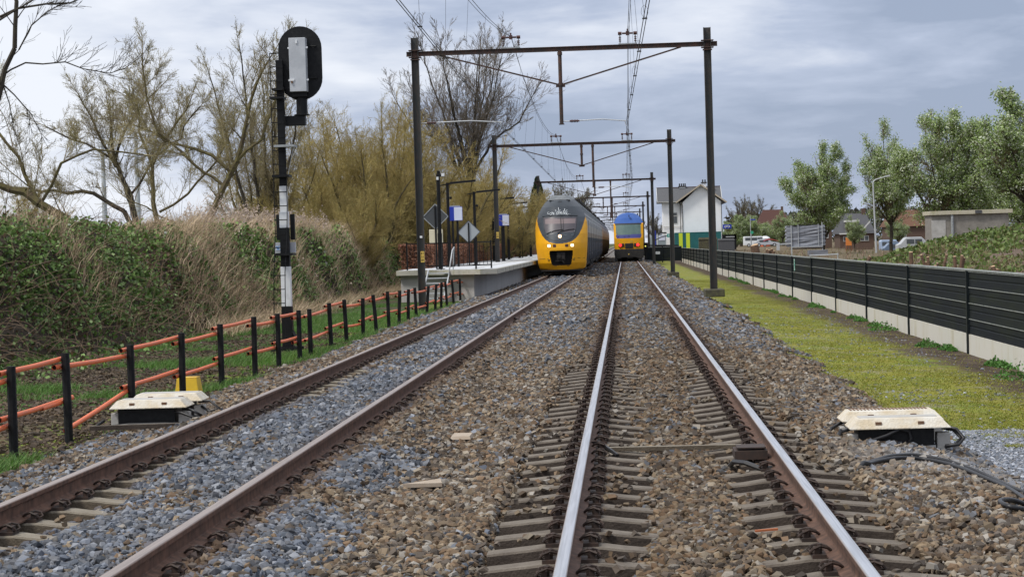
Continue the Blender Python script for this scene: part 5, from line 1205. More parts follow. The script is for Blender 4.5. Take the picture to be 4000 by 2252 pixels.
# playground box and low garden hedge
ob = empty('orange_cabinet', (24.15, 220, -.1), 'bright orange cabinet with wooden legs beyond the dry grass', 'cabinet')
b = MB(); b.box(-.33, .28, -.2, .2, .62, 1.5); b.build('box', mat('cab_orange', (.62, .20, .04), .6), ob, .02)
b = MB(); b.box(-.33, -.25, -.2, .2, 0, .6); b.box(.20, .28, -.2, .2, 0, .6); b.box(-.1, -.02, -.2, .2, 0, .6); b.build('leg', mat('cab_brown', (.2, .08, .03), .8), ob)
# bundle of plastic wrapped barriers
rk = empty('wrapped_barrier_stack', (14.95, 170, 0), 'stack of steel crowd barriers wrapped in grey plastic held by four upright posts', 'stack')
wrap = mat('wrap', (.11, .115, .135), .4, 0, (.33, .35, .40), 2.4, .32, .68, 1.0, 3.0, stretch=(.30, 1, 3.6))
b = MB(); nn = 26
V = []; rr = random.Random(3)
for j in range(13):
    z = .82 + j * .145; ex = .05 * ((j % 2) * 2 - 1) + rr.uniform(-.035, .035)
    for (x, y) in ((-1.68 - ex, -.6), (-.8, -.66 + ex * .4), (0, -.63 - ex * .5), (.85, -.66 + ex * .4), (1.58 + ex, -.6), (1.58 + ex, .6), (-1.68 - ex, .6)): V.append((x, y + .04 * rr.uniform(-1, 1), z + .05 * rr.uniform(-1, 1)))
F_ = [(j * 7 + i, j * 7 + (i + 1) % 7, (j + 1) * 7 + (i + 1) % 7, (j + 1) * 7 + i) for j in range(12) for i in range(7)] + [tuple(84 + i for i in range(7)), tuple(range(7))[::-1]]
b.add(V, F_); b.build('plastic_wrapping', wrap, rk)
b = MB(); b.box(-1.3, 1.3, -.61, .55, 2.56, 2.64); b.build('top_opening', M['inside'], rk)
for x, h_, y_ in ((-1.27, 2.62, -.72), (-.68, 2.66, -.72), (1.0, 2.68, -.72), (1.32, 2.8, -.72)):
    b = MB(); b.bar((x, y_, .2 if x in (-1.27, 1.32) else .8), (x, y_, h_), .075 if x in (-1.27, 1.32) else .05, .05); b.build('upright', M['galv'], rk)
b = MB(); b.box(-1.3, 1.35, -.75, -.67, .72, .80); b.box(-1.3, 1.35, -.75, .6, .60, .68); b.build('carrier_bar', M['tr_black'], rk)
b = MB(); b.bar((-1.27, -.72, .78), (1.3, -.72, .78), .08, .07); b.bar((-2.5, -.7, 1.05), (-1.3, -.7, 1.1), .1, .12); b.bar((-2.4, -.7, .55), (-2.4, -.7, 1.2), .26, .2); b.bar((-1.27, -.72, .05), (-1.27, -.72, .78), .1, .1); b.build('carrier_frame', M['galv'], rk)
b = MB(); b.box(-.1, 1.5, -.9, .3, .05, .50); o = b.build('lower_bundle', wrap, None); o.location = (14.95, 167.5, .0); tag(o, 'second lower bundle of wrapped barriers under the tall stack', 'stack')
ra = empty('steel_rail_guard', (12.5, 130, .1), 'galvanised knee high rail behind the dark barrier', 'guard rail')
b = MB(); b.tube([(-.95, 0, .29), (.85, 0, .33)], .035, 8); b.cbox((.87, 0, .34), (.09, .09, .12)); b.build('rail', M['galv'], ra)
b = MB(); b.tube([(.87, 0, -.2), (.87, 0, .3)], .03, 8); b.build('post', M['galv'], ra)
# concrete garage block
ga = empty('concrete_hut', (23.7, 140, 0), 'low flat roofed pebbly concrete hut with pale roof slab among brambles', 'hut')
b = MB(); b.box(-2.72, 2.6, .2, 3.2, 0, 2.86); b.build('wall', mat('pebble', (.20, .185, .165), .95, 0, (.29, .27, .24), 3, .35, .7, .8, 6), ga)
b = MB(); b.box(-2.85, 2.85, 0, 3.4, 2.862, 3.13); b.build('roof_slab', M['concrete_mossy'], ga, .01)
b = MB(); b.tube([(-1.3, .12, 1.0), (-1.3, .12, 2.6), (-1.3, .18, 2.85)], .10, 8); b.build('downpipe', M['galv_dull'], ga)
b = MB(); b.box(-2.72, -1.75, .16, .20, 0, 2.5); b.build('door_panel', M['concrete'], ga)
b = MB(); b.cbox((.5, -.02, 3.0), (.45, .06, .22)); b.build('vent', M['slate'], ga)
# houses
def house(x, y, w_, d_, he, hr, rm_, wm_, label, hip=0.0, dormer=False, gable_front=False):
    t = empty('brick_house', (x, y, 0), label, 'house', 'brick houses behind the blossom trees')
    b = MB(); b.box(-w_ / 2, w_ / 2, 0, d_, 0, he); wl_ = b.build('wall', wm_, t)
    b = MB()
    if gable_front:
        b.add([(-w_ / 2 - .3, -.4, he - .1), (0, -.4, hr), (w_ / 2 + .3, -.4, he - .1), (-w_ / 2 - .3, d_ + .3, he - .1), (0, d_ + .3, hr), (w_ / 2 + .3, d_ + .3, he - .1)], [(0, 1, 4, 3), (1, 2, 5, 4), (0, 2, 1), (3, 4, 5), (0, 3, 5, 2)])
    else:
        b.add([(-w_ / 2 - .3, -.3, he - .05), (w_ / 2 + .3, -.3, he - .05), (w_ / 2 + .3, d_ + .3, he - .05), (-w_ / 2 - .3, d_ + .3, he - .05), (-w_ / 2 + hip, d_ / 2, hr), (w_ / 2 - hip, d_ / 2, hr)], [(0, 1, 5, 4), (1, 2, 5), (2, 3, 4, 5), (3, 0, 4), (0, 3, 2, 1)])
    r_ = b.build('roof', rm_, t)
    for q in (-.28, .22):
        b = MB(); b.box(w_ * q - .55, w_ * q + .55, -.06, 0.0, he * .45, he * .8); f_ = b.build('window_frame', M['win_frame'], t)
        for s in (-.27, .27): b = MB(); b.box(w_ * q + s - .22, w_ * q + s + .22, -.08, -.055, he * .49, he * .77); b.build('pane', M['win_glass'], f_)
    b = MB(); b.cbox((w_ * .3, d_ / 2, hr + .2), (.5, .5, .9)); b.build('chimney', M['brick'], r_)
    return t
h2 = house(31.8, 430, 6.8, 8, 4.4, 7.7, M['roof_red'], M['brick'], 'house with dark red hipped roof and skylight between van and first tree', 1.3)
b = MB(); b.bar((1.1, 1.9, 5.9), (1.6, 3.0, 6.85), .32, .06); b.build('skylight', M['white_paint'], h2)
h3 = house(29.9, 262, 4.4, 7, 1.9, 4.5, M['slate'], M['brick'], 'brown brick house with dormer and white barge boards by the street lamp', .6)
b = MB(); b.box(-1.3, .2, -.1, 2.0, 2.35, 3.35); d = b.build('dormer', M['brick'], h3)
b = MB(); b.box(-1.45, .35, -.25, 2.0, 3.36, 3.62); b.box(-1.15, .05, -.15, -.1, 2.45, 3.2); b.build('dormer_trim', M['win_frame'], d)
b = MB(); b.box(-.98, -.62, -.18, -.151, 2.52, 3.1); b.box(-.5, -.12, -.18, -.151, 2.52, 3.1); b.build('pane', M['win_glass'], d)
b = MB(); b.bar((.3, -.35, 1.9), (1.7, -.35, 3.4), .05, .16); b.box(-2.3, -.1, -.4, -.3, 1.78, 1.95); b.build('barge_board', M['win_frame'], h3)
house(26.2, 275, 3.6, 7, 3.0, 4.4, M['slate'], M['brick'], 'brown brick house half hidden behind the first blossom tree', .3)
house(36.0, 250, 7, 7, 2.6, 4.6, mat('roof_orange', (.13, .065, .038), .9), M['brick'], 'house with orange brown roof hidden behind the second blossom tree', .6)
b = MB(); b.frustum(-1.6, 1.6, -.3, .3, 0, .8, .05, .05); o = b.build('garden_wall', M['brick'], None); o.location = (26.6, 232, -.2); tag(o, 'low dark brick garden wall right of the orange cabinet', 'wall')
# power pylons far away at left
for k, (x, y) in enumerate(((-237.3, 900), (-223.0, 905))):
    t = empty('power_pylon', (x, y, -1), 'pale tubular power pylon far off, ' + ('left one of the pair' if k == 0 else 'right one of the pair'), 'pylon', 'tubular power pylons')
    b = MB(); b.tube([(0, 0, 0), (0, 0, 59)], [1.5, .75], 12); b.build('mast', M['grey_box'], t)
    for z, wd in ((57.5, 4), (49, 5.5), (35, 6)):
        b = MB(); b.tube([(-wd, 0, z), (0, 0, z - .6), (wd * .3, 0, z)], .22, 6); b.build('crossarm', M['slate'], t)
# ================================================================= vegetation
def segs_mesh(name, S, k, m_, parent=None):
    """S: array (n,8) p0 p1 r0 r1 -> open prisms with k sides"""
    S = np.asarray(S, float); p0, p1, r0, r1 = S[:, :3], S[:, 3:6], S[:, 6], S[:, 7]
    d = p1 - p0; d /= np.maximum(np.linalg.norm(d, axis=1), 1e-6)[:, None]
    a = np.cross(d, np.where(np.abs(d[:, 2:3]) < .9, np.array([[0, 0, 1.]]), np.array([[1., 0, 0]]))); a /= np.linalg.norm(a, axis=1)[:, None]; c = np.cross(d, a)
    n = len(S); V = np.empty((n, 2 * k, 3))
    for i in range(k):
        t = 2 * math.pi * i / k; o = a * math.cos(t) + c * math.sin(t)
        V[:, i] = p0 + o * r0[:, None]; V[:, k + i] = p1 + o * r1[:, None]
    F1 = np.array([(i, (i + 1) % k, k + (i + 1) % k, k + i) for i in range(k)])
    F_ = (F1[None] + (np.arange(n) * 2 * k)[:, None, None]).reshape(-1, 4)
    return npmesh(name, V.reshape(-1, 3), F_, m_, parent)
def leaf_mesh(name, P, size, cols, rng, m_, parent=None, flat=0.0, aspect=.6, up=0.0):
    n = len(P); size = np.broadcast_to(size, (n,))
    d = rng.normal(size=(n, 3)); d[:, 2] = d[:, 2] * (1 - flat) + up; d /= np.linalg.norm(d, axis=1)[:, None]
    e_ = rng.normal(size=(n, 3)); e_ -= d * np.sum(d * e_, 1)[:, None]; e_ /= np.linalg.norm(e_, axis=1)[:, None]
    s = size[:, None]; V = np.stack([P - d * s * .5, P + e_ * s * aspect * .5, P + d * s * .55, P - e_ * s * aspect * .5], 1)
    F_ = np.arange(4 * n).reshape(n, 4); c = np.repeat(cols, 4, 0)
    return npmesh(name, V.reshape(-1, 3), F_, m_, parent, c)
class Grow:
    def __init__(s, rng, kids, ratio, ang, jit, up, seg, start=.25, rmin=.010, rk=.55):
        s.rng = rng; s.kids = kids; s.ratio = ratio; s.ang = ang; s.jit = jit; s.up = up; s.seg = seg; s.start = start; s.rmin = rmin; s.rk = rk; s.big = []; s.small = []; s.tips = []
    def add(s, p, q, r0, r1): (s.big if r0 > .026 else s.small).append((*p, *q, r0, r1))
    def side(s, d, ang):
        r = s.rng.normal(size=3); r -= d * r.dot(d); r /= np.linalg.norm(r) + 1e-9; return d * math.cos(ang) + r * math.sin(ang)
    def branch(s, p, d, L_, r, lev):
        rng = s.rng; n = max(2, int(round(L_ / s.seg[lev]))); st_ = L_ / n; j = s.jit[lev]; upv = s.up[lev]
        nk = s.kids[lev] if lev > 0 else 0
        for i in range(n):
            d = d + rng.normal(size=3) * j + np.array([0, 0, upv]); d = d / np.linalg.norm(d); q = p + d * st_
            r1 = max(s.rmin, r * (1 - 1.05 / n)) if lev else s.rmin; s.add(p, q, r, r1)
            t = (i + 1) / n
            if lev > 0 and t >= s.start:
                m_ = nk / (n * (1 - s.start)); m_ = int(m_) + (rng.random() < m_ - int(m_))
                for _ in range(m_):
                    s.branch(p + (q - p) * rng.random(), s.side(d, s.ang[lev] * rng.uniform(.6, 1.3)), L_ * s.ratio[lev] * rng.uniform(.6, 1.2) * (1.15 - .55 * t), max(s.rmin, r1 * s.rk), lev - 1)
            elif lev == 0 and t > .3: s.tips.append(q)
            p = q; r = r1
    def stem(s, pts, r0, r1, lev, kids, L0, L1, start=.2, ang=.8, upb=0.0):
        """explicit polyline limb with side branches of the given level"""
        pts = [np.array(q, float) for q in pts]; rng = s.rng
        lens = [np.linalg.norm(pts[i + 1] - pts[i]) for i in range(len(pts) - 1)]; T = sum(lens); acc = 0; P = []
        for i in range(len(pts) - 1):
            m_ = max(1, int(lens[i] / .5))
            for k in range(m_): P.append(pts[i] + (pts[i + 1] - pts[i]) * k / m_ + (rng.normal(size=3) * .035 if (i or k) else 0))
        P.append(pts[-1]); n = len(P) - 1
        for i in range(n):
            t = i / n; a, b_ = r0 + (r1 - r0) * t, r0 + (r1 - r0) * (i + 1) / n; s.add(P[i], P[i + 1], a, b_)
            if t >= start:
                m_ = kids / (n * (1 - start)); m_ = int(m_) + (rng.random() < m_ - int(m_)); d = (P[i + 1] - P[i]); d /= np.linalg.norm(d)
                for _ in range(m_):
                    dd = s.side(d, ang * rng.uniform(.6, 1.3)); dd[2] += upb; dd /= np.linalg.norm(dd)
                    s.branch(P[i] + (P[i + 1] - P[i]) * rng.random(), dd, (L0 + (L1 - L0) * t) * rng.uniform(.65, 1.25), min(b_ * .42, .024 if lev == 2 else .014) + .003, lev)
        s.branch(P[-1], (P[-1] - P[-2]) / np.linalg.norm(P[-1] - P[-2]), L1, r1, lev)
def tree_obj(g, loc, label, group, bark, twig, name='bare_tree', buds=None, cat='tree', leaf=None):
    t = empty(name, loc, label, cat, group)
    if g.big: segs_mesh('trunk', g.big, 6, bark, t)
    cr_ = segs_mesh('crown', g.small, 3, twig, t)
    if buds is not None and len(g.tips):
        n_, size, cols = buds; rng = g.rng; T = np.array(g.tips); P = T[rng.integers(0, len(T), n_)] + rng.normal(size=(n_, 3)) * size * 1.2
        leaf_mesh('buds' if leaf is None else leaf, P, size * rng.uniform(.6, 1.3, n_), np.array(cols)[rng.integers(0, len(cols), n_)] * rng.uniform(.75, 1.3, (n_, 1)), rng, M['leaf'], cr_)
    return t
BUD = [(.27, .24, .07), (.34, .30, .10), (.22, .20, .06), (.38, .33, .15)]
# --- willow prototypes: several curved limbs with upright whippy shoots
def willow(seed, H_, spread, nlimb, dens=1.0, ground_limbs=True):
    rng = np.random.default_rng(seed); g = Grow(rng, [0, 6.5 * dens, 7.5 * dens, 6], [0, .58, .60, .5], [0, .6, .75, .7], [.12, .12, .09, .08], [.055, .045, .035, .03], [.25, .3, .45, .6], rmin=.0048)
    for k in range(nlimb):
        a = 2 * math.pi * (k + rng.random() * .6) / nlimb; sp = spread * rng.uniform(.45, 1.0); h_ = H_ * rng.uniform(.62, .85)
        x, y = math.cos(a) * sp, math.sin(a) * sp
        pts = [(x * .05, y * .05, 0), (x * .25, y * .25, h_ * .28), (x * .55, y * .55, h_ * .55), (x * .8 + rng.normal() * .3, y * .8, h_ * .8), (x * .95, y * .95, h_)]
        g.stem(pts, .16, .035, 2, 13 * dens, H_ * .30, H_ * .19, .15, .85, .2)
    return g
wa = willow(21, 8.5, 3.6, 7, 1.15); wb = willow(22, 8.0, 4.2, 8, 1.1); wc = willow(23, 7.0, 3.6, 8, 1.25)
budY = (12000, .048, BUD)
pA = tree_obj(wa, (-13.6, 104, -.5), 'yellow green willow directly right of the signal head', 'budding willows along the left side', M['bark'], M['twig_olive'], 'willow_tree', budY)
pB = tree_obj(wb, (-14.5, 112, -.5), 'yellow green willow behind the lower right of the signal mast', 'budding willows along the left side', M['bark'], M['twig_olive'], 'willow_tree', (12000, .048, BUD))
pC = tree_obj(wc, (-9.8, 118, -.5), 'low yellow willow thicket tree behind the camera pole', 'budding willows along the left side', M['bark'], M['twig_olive'], 'willow_tree', (15000, .052, BUD))
def put(src, x, y, s, rz, label, sz=None):
    o = copy_tree(src); o.location = (x, y, -.5); o.scale = (s, s, sz or s); o.rotation_euler = (0, 0, rz); o['label'] = label; return o
put(pB, -10.6, 112, .98, 1.3, 'yellow green willow just left of the nearest portal post', 1.08)
put(pC, -12.0, 124, 1.1, 2.4, 'bushy willow between the nearest portal post and camera pole')
put(pA, -11.0, 134, .85, 4.0, 'yellow willow under the tall bare poplar')
put(pC, -8.9, 136, .98, .8, 'low willow behind the first platform lamps')
put(pB, -8.6, 150, .82, 3.0, 'brownish willow behind the second portal left post')
put(pC, -9.2, 166, .95, 5.0, 'willow behind the middle platform lamps')
put(pC, -8.9, 190, .85, 1.9, 'small willow behind the farthest platform lamps')
put(pA, -18.4, 100, .92, 2.2, 'willow filling the gap left of the signal mast')
put(pB, -16.8, 118, 1.15, .4, 'tall thin willow straight behind the signal ladder', 1.4)
put(pC, -15.2, 96, .85, 3.4, 'low tangled willow behind the foot of the reeds')
put(pC, -21.5, 125, 1.0, .5, 'distant willow between the leaning trunk and the signal')
put(pC, -12.9, 92, .72, 4.4, 'low willow scrub behind the brambles left of the platform')
put(pA, -13.9, 108, 1.0, 5.1, 'tall budding willow whose crown fills the gap right of the signal', 1.22)
put(pB, -12.4, 106, .95, 2.9, 'tall budding willow between the signal and the nearest portal', 1.2)
# --- individually shaped trees at left
def leanA():
    rng = np.random.default_rng(31); g = Grow(rng, [0, 9, 9, 6], [0, .60, .56, .5], [0, .62, .75, .7], [.12, .11, .10, .08], [.06, .05, .04, .03], [.3, .35, .45, .6], rmin=.0048)
    g.stem([(0, 0, 0), (-.9, 0, 1.9), (-1.7, 0, 3.3), (-3.0, 0, 4.15), (-4.4, .3, 4.6), (-6, .3, 5.0)], .23, .07, 2, 9, 2.6, 1.8, .35, .9, .5)
    g.stem([(-2.6, 0, 3.85), (-3.3, .3, 5.2), (-4.0, .3, 6.3), (-4.2, .2, 7.4)], .07, .03, 2, 8, 2.0, 1.4, .1, .8, .2)
    g.stem([(-2.6, .1, 3.8), (-1.8, -.3, 5.0), (-.7, -.3, 5.4), (.7, 0, 5.2)], .05, .025, 2, 6, 1.8, 1.2, .2, .9, .2)
    return g
# trunk hidden behind brambles at its foot
tree_obj(leanA(), (-15.6, 60, -.5), 'bare tree leaning far to the left out of the brambles', None, M['bark'], M['twig_pale'], 'leaning_tree', (9000, .032, BUD))
def centralB():
    rng = np.random.default_rng(32); g = Grow(rng, [0, 9, 9, 6], [0, .58, .56, .5], [0, .62, .7, .7], [.12, .11, .09, .08], [.06, .05, .04, .03], [.3, .4, .5, .6], rmin=.005)
    g.stem([(0, 0, 0), (-.25, 0, 2.4), (-.6, 0, 4.8), (-1.3, 0, 6.2), (-1.35, 0, 7.6)], .24, .05, 2, 8, 2.2, 1.8, .45, .7, .2)
    g.stem([(-.45, 0, 4.1), (-1.2, 0, 6.3), (-2.5, 0, 7.0), (-3.8, .2, 7.6)], .09, .035, 2, 9, 2.2, 1.7, .2, .8, .4)
    g.stem([(-1.2, 0, 6.0), (-2.0, .2, 7.6), (-2.6, .2, 8.8)], .07, .03, 2, 9, 2.0, 1.5, .1, .7, .2)
    g.stem([(-1.2, 0, 6.3), (-.6, -.3, 7.8), (.3, 0, 8.9)], .07, .03, 2, 9, 2.0, 1.5, .1, .7, .2)
    g.stem([(-.6, 0, 4.8), (.4, .2, 6.3), (1.6, .2, 7.2), (2.2, .2, 8.2)], .06, .03, 2, 8, 2.0, 1.4, .2, .8, .2)
    g.stem([(0, 0, 2.4), (-.9, 0, 4.0), (-2.2, 0, 4.9), (-4.0, .2, 5.1), (-6.2, 0, 5.3)], .13, .04, 2, 9, 2.0, 1.5, .25, .9, .5)
    return g
tree_obj(centralB(), (-21.0, 85, -.5), 'wide bare tree with forked trunk standing before the pylons', None, M['bark_dark'], M['twig_pale'], 'forked_tree', (15000, .036, BUD))
def slenderC():
    rng = np.random.default_rng(33); g = Grow(rng, [0, 9, 9, 6], [0, .58, .56, .5], [0, .62, .7, .7], [.12, .11, .10, .08], [.06, .05, .04, .03], [.3, .4, .5, .6], rmin=.005)
    g.stem([(0, 0, 0), (-.1, 0, 2.2), (-.45, 0, 4.3), (-.45, 0, 5.8), (.1, 0, 6.8), (.7, 0, 7.6)], .17, .045, 2, 9, 2.0, 1.6, .5, .7, .2)
    g.stem([(-.45, 0, 5.8), (-.9, .2, 7.2), (-1.0, 0, 8.4)], .06, .03, 2, 8, 1.8, 1.4, .1, .7, .2)
    g.stem([(.1, 0, 3.6), (1.4, .1, 2.9), (2.8, .2, 2.3)][::-1] if False else [(-.2, 0, 3.9), (1.0, .1, 4.6), (2.2, .1, 5.9), (2.9, .1, 7.2)], .06, .03, 2, 9, 2.0, 1.5, .1, .7, .2)
    return g
tree_obj(slenderC(), (-19.0, 80, -.5), 'slender bare tree with winding trunk between the forked tree and the leaning trunk', None, M['bark'], M['twig_pale'], 'slender_tree', (13000, .038, BUD))
def leanD():
    rng = np.random.default_rng(34); g = Grow(rng, [0, 9, 9, 6], [0, .58, .56, .5], [0, .62, .7, .7], [.12, .11, .10, .08], [.06, .05, .04, .03], [.3, .4, .5, .6], rmin=.0048)
    g.stem([(0, 0, 0), (.45, 0, 2.6), (1.1, 0, 3.9), (2.0, 0, 5.6), (2.5, 0, 7.2), (2.9, 0, 8.6)], .22, .05, 2, 9, 2.2, 1.8, .45, .8, .2)
    g.stem([(1.8, 0, 5.2), (1.1, 0, 5.9), (-.2, .1, 6.3), (-1.6, .1, 7.0)], .08, .03, 2, 10, 2.2, 1.6, .2, .8, .4)
    g.stem([(1.5, 0, 4.7), (.3, .1, 5.6), (-1.0, .1, 6.9), (-1.4, .2, 8.2), (-1.5, .1, 9.2)], .07, .03, 2, 10, 2.2, 1.6, .3, .7, .2)
    g.stem([(2.0, 0, 5.6), (3.0, -.2, 6.4), (3.6, -.1, 7.8), (4.2, 0, 9.2)], .06, .03, 2, 8, 2.0, 1.5, .2, .8, .2)
    g.stem([(.6, 0, 3.0), (-1.0, .1, 3.6), (-2.6, .1, 4.6)], .045, .02, 1, 14, 1.4, 1.0, .2, .9, .3)
    return g
tree_obj(leanD(), (-17.0, 75, -.5), 'tree with thick trunk leaning right towards the signal', None, M['bark'], M['twig_pale'], 'leaning_tree', (13000, .036, BUD))
def tallE(seed):
    rng = np.random.default_rng(seed); g = Grow(rng, [0, 6, 8, 7], [0, .55, .5, .5], [0, .5, .6, .5], [.09, .09, .08, .06], [.07, .06, .05, .03], [.35, .45, .55, .6], rmin=.005)
    for k in range(7):
        a = rng.uniform(0, 6.28); sp = rng.uniform(.5, 2.6); h_ = 13.2 * rng.uniform(.72, .95)
        g.stem([(0, 0, 0), (math.cos(a) * sp * .2, math.sin(a) * sp * .2, h_ * .25), (math.cos(a) * sp * .6, math.sin(a) * sp * .6, h_ * .6), (math.cos(a) * sp, math.sin(a) * sp, h_)], .13, .03, 2, 13, 3.0, 1.6, .25, .6, .2)
    return g
e1 = tree_obj(tallE(41), (-17.9, 97, -.5), 'tallest slim bare trees rising left of the signal head', None, M['bark_dark'], M['twig_pale'], 'tall_thin_tree', (9000, .045, BUD))
o = put(e1, -19.6, 106, .82, 2.0, 'slim bare tree left of the tallest one, in front of pale cloud')
# --- big bare poplar behind the nearest portal
def poplar(seed, H_, spread, nl):
    rng = np.random.default_rng(seed); g = Grow(rng, [0, 6, 8, 8], [0, .5, .5, .45], [0, .5, .6, .5], [.08, .08, .07, .05], [.06, .05, .045, .03], [.35, .42, .6, .9], rmin=.008)
    g.stem([(0, 0, 0), (.1, 0, H_ * .2), (0, 0, H_ * .36)], .32, .22, 2, 4, 3, 3, .6, .8, .2)
    for k in range(nl):
        a = 2 * math.pi * (k + .5 * rng.random()) / nl; sp = spread * rng.uniform(.25, 1.0); h_ = H_ * rng.uniform(.66, .92) * (1 - .14 * sp / spread)
        g.stem([(0, 0, H_ * (.22 + .12 * rng.random())), (math.cos(a) * sp * .35, math.sin(a) * sp * .35, H_ * .5), (math.cos(a) * sp * .75, math.sin(a) * sp * .75, h_ * .85), (math.cos(a) * sp * .95, math.sin(a) * sp * .95, h_)], .12, .035, 2, 13, H_ * .22, H_ * .12, .12, .65, .15)
    return g
tree_obj(poplar(51, 20.0, 6.2, 13), (-11.6, 146, -.5), 'tallest bare poplar with fanned branches behind the nearest portal', None, M['bark_dark'], M['twig_grey'], 'poplar_tree')
g2 = poplar(52, 8.5, 3.2, 9)
o = tree_obj(g2, (-6.9, 205, -.5), 'small bare grey tree left of the train roof', None, M['bark_dark'], M['twig_grey'], 'bare_tree', (7000, .07, [(.13, .14, .04), (.10, .12, .03)]))
o2 = put(o, 25.2, 440, 1.35, 1.0, 'pale bare tree right of the white house against the sky'); o2['group'] = ''; del o2['group']
o3 = put(o, 28.9, 445, 1.35, 2.0, 'pale bare tree above the red hipped roof')
o4 = put(o, 10.9, 330, 1.15, 3.0, 'bare treetop showing over the station house roof')
o5 = put(o, 4.2, 300, .75, 4.2, 'bare tree between the second train and the station house')
o6 = put(o, -5.8, 240, 1.05, 5.0, 'pale green budding tree just right of the first train roof')
# --- near tree whose limbs enter at the top left corner
def nearT():
    rng = np.random.default_rng(61); g = Grow(rng, [0, 5, 7, 6], [0, .5, .5, .5], [0, .5, .6, .7], [.14, .10, .09, .08], [.12, .06, .03, .02], [.22, .28, .4, .6], rmin=.0042, start=.3)
    X0, Z0 = -15.3, -.5
    def q(x, z, y=0): return (x - X0, y, z - Z0)
    g.stem([q(-15.3, -.5), q(-15.1, 3.0), q(-14.62, 5.4), q(-14.42, 5.95), q(-14.2, 6.45), q(-14.12, 7.5), q(-14.3, 9)], .10, .038, 1, 8, 1.2, 1.2, .5, .8, .1)
    g.stem([q(-14.9, 5.55), q(-14.35, 5.95), q(-13.95, 6.12), q(-13.5, 6.08), q(-13.05, 6.10), q(-12.55, 5.98), q(-12.0, 5.80), q(-11.65, 5.92)], .026, .010, 1, 22, .8, .8, .3, .8, .35)
    g.stem([q(-14.6, 7.15), q(-14.1, 7.38), q(-13.5, 7.42), q(-12.9, 7.42), q(-12.45, 7.55), q(-12.1, 7.72)], .032, .011, 1, 12, .8, .6, .2, .7, .2)
    g.stem([q(-14.9, 6.9), q(-14.3, 7.3), q(-13.6, 7.62), q(-12.9, 7.78)], .028, .012, 1, 10, .8, .6, .2, .7, .2)
    g.stem([q(-14.1, 6.42), q(-13.8, 6.95), q(-13.45, 7.3), q(-13.1, 7.42)], .022, .010, 1, 9, .6, .6, .2, .8, .1)
    g.stem([q(-14.5, 5.65), q(-14.2, 5.4), q(-13.9, 5.0), q(-13.75, 4.7)], .022, .010, 1, 6, .6, .5, .2, .8, -.3)
    g.stem([q(-14.5, 5.65), q(-14.35, 5.2), q(-14.3, 4.8)], .02, .009, 1, 5, .5, .4, .2, .8, -.4)
    return g
tree_obj(nearT(), (-15.3, 45, -.5), 'dark bare tree whose long branches reach in at the top left corner', None, M['bark_dark'], M['bark_dark'], 'bare_tree')
put(pC, -21.5, 66, .62, 5.0, 'small twiggy willow at the far left edge behind brambles')
put(pA, -24.5, 78, .62, 1.2, 'twiggy willow behind the leaning tree at the left edge')
# --- blossom trees at right
LEAFG = [(.26, .35, .11), (.21, .30, .08), (.33, .41, .17), (.48, .53, .36), (.60, .63, .52), (.29, .37, .13), (.16, .24, .06)]
def pear(seed, H_, Wd, n_, trunk_h, size, cols=LEAFG):
    rng = np.random.default_rng(seed); g = Grow(rng, [0, 7, 8, 6], [0, .5, .48, .5], [0, .6, .7, .6], [.10, .09, .08, .07], [.12, .09, .06, .03], [.35, .4, .5, .6], rmin=.010)
    g.stem([(0, 0, 0), (.05, 0, trunk_h), (.1, 0, H_ * .45)], .21, .12, 2, 7, Wd * .5, Wd * .5, trunk_h / (H_ * .45) - .1, 1.0, .25)
    for k in range(11):
        a = 2 * math.pi * (k + .5 * rng.random()) / 11; sp = Wd * .5 * math.sqrt(rng.uniform(.03, .85)); h_ = H_ * rng.uniform(.80, 1.0) * (1 - .52 * sp / (Wd * .5))
        g.stem([(0, 0, trunk_h), (math.cos(a) * sp * .5, math.sin(a) * sp * .5, trunk_h + (h_ - trunk_h) * .35), (math.cos(a) * sp, math.sin(a) * sp, h_)], .09, .03, 2, 9, Wd * .28, H_ * .11, .1, .8, .2)
    T = np.array(g.tips); m_ = max(1, n_ // 9); ctr = T[rng.integers(0, len(T), m_)]; ctr = ctr[vnoise(ctr[:, 0] * 1.0 + ctr[:, 1] * .3, ctr[:, 2], 1.25) > .33]      # leaves in tufts
    g.tips = [c + rng.normal(size=3) * .11 for c in ctr for _ in range(3)]
    g.leafn = (n_, size, cols); return g
def leafy(g, loc, label, s=1.0):
    t = tree_obj(g, loc, label, 'blossoming trees at right', M['bark_dark'], M['twig_brown'], 'blossom_tree', g.leafn, leaf='leaves'); return t
tA = leafy(pear(75, 11.6, 7.4, 60000, 1.3, .16), (18.4, 190, -.2), 'rounded blossom tree behind the wrapped barrier stack'); tA.scale = (.90, .90, 1.03)
tB = leafy(pear(72, 13.2, 5.8, 40000, 2.5, .15), (24.1, 185, -.2), 'slimmer upright blossom tree right of the street lamp'); tB.scale = (.90, .90, 1.06)
tC = leafy(pear(73, 12.4, 7.8, 60000, 1.2, .15), (24.3, 152, -.2), 'broad blossom tree behind the left part of the concrete hut'); tC.scale = (1.05, 1.05, 1.05)
tD = leafy(pear(74, 12.0, 6.6, 60000, 3.3, .145), (24.6, 124, -.2), 'largest blossom tree at the right edge behind the brambles'); tD.scale = (1.05, 1.05, 1.0)
def putb(src, x, y, s, rz, label, sz=None, z=-.2):
    o = copy_tree(src); o.location = (x, y, z); o.scale = (s, s, sz or s); o.rotation_euler = (0, 0, rz); o['label'] = label; return o
putb(tA, 29.5, 168, .85, 1.0, 'blossom tree half hidden between the broad and the slim trees')
putb(tC, 30.0, 150, .95, 2.0, 'blossom tree partly behind the largest one at the right edge')
putb(tB, 24.2, 215, .36, 2.0, 'small young blossom tree before the brown brick house', .34)
putb(tB, 30.0, 225, .42, 1.0, 'young white blossom tree right of the slim tree trunk', .36)
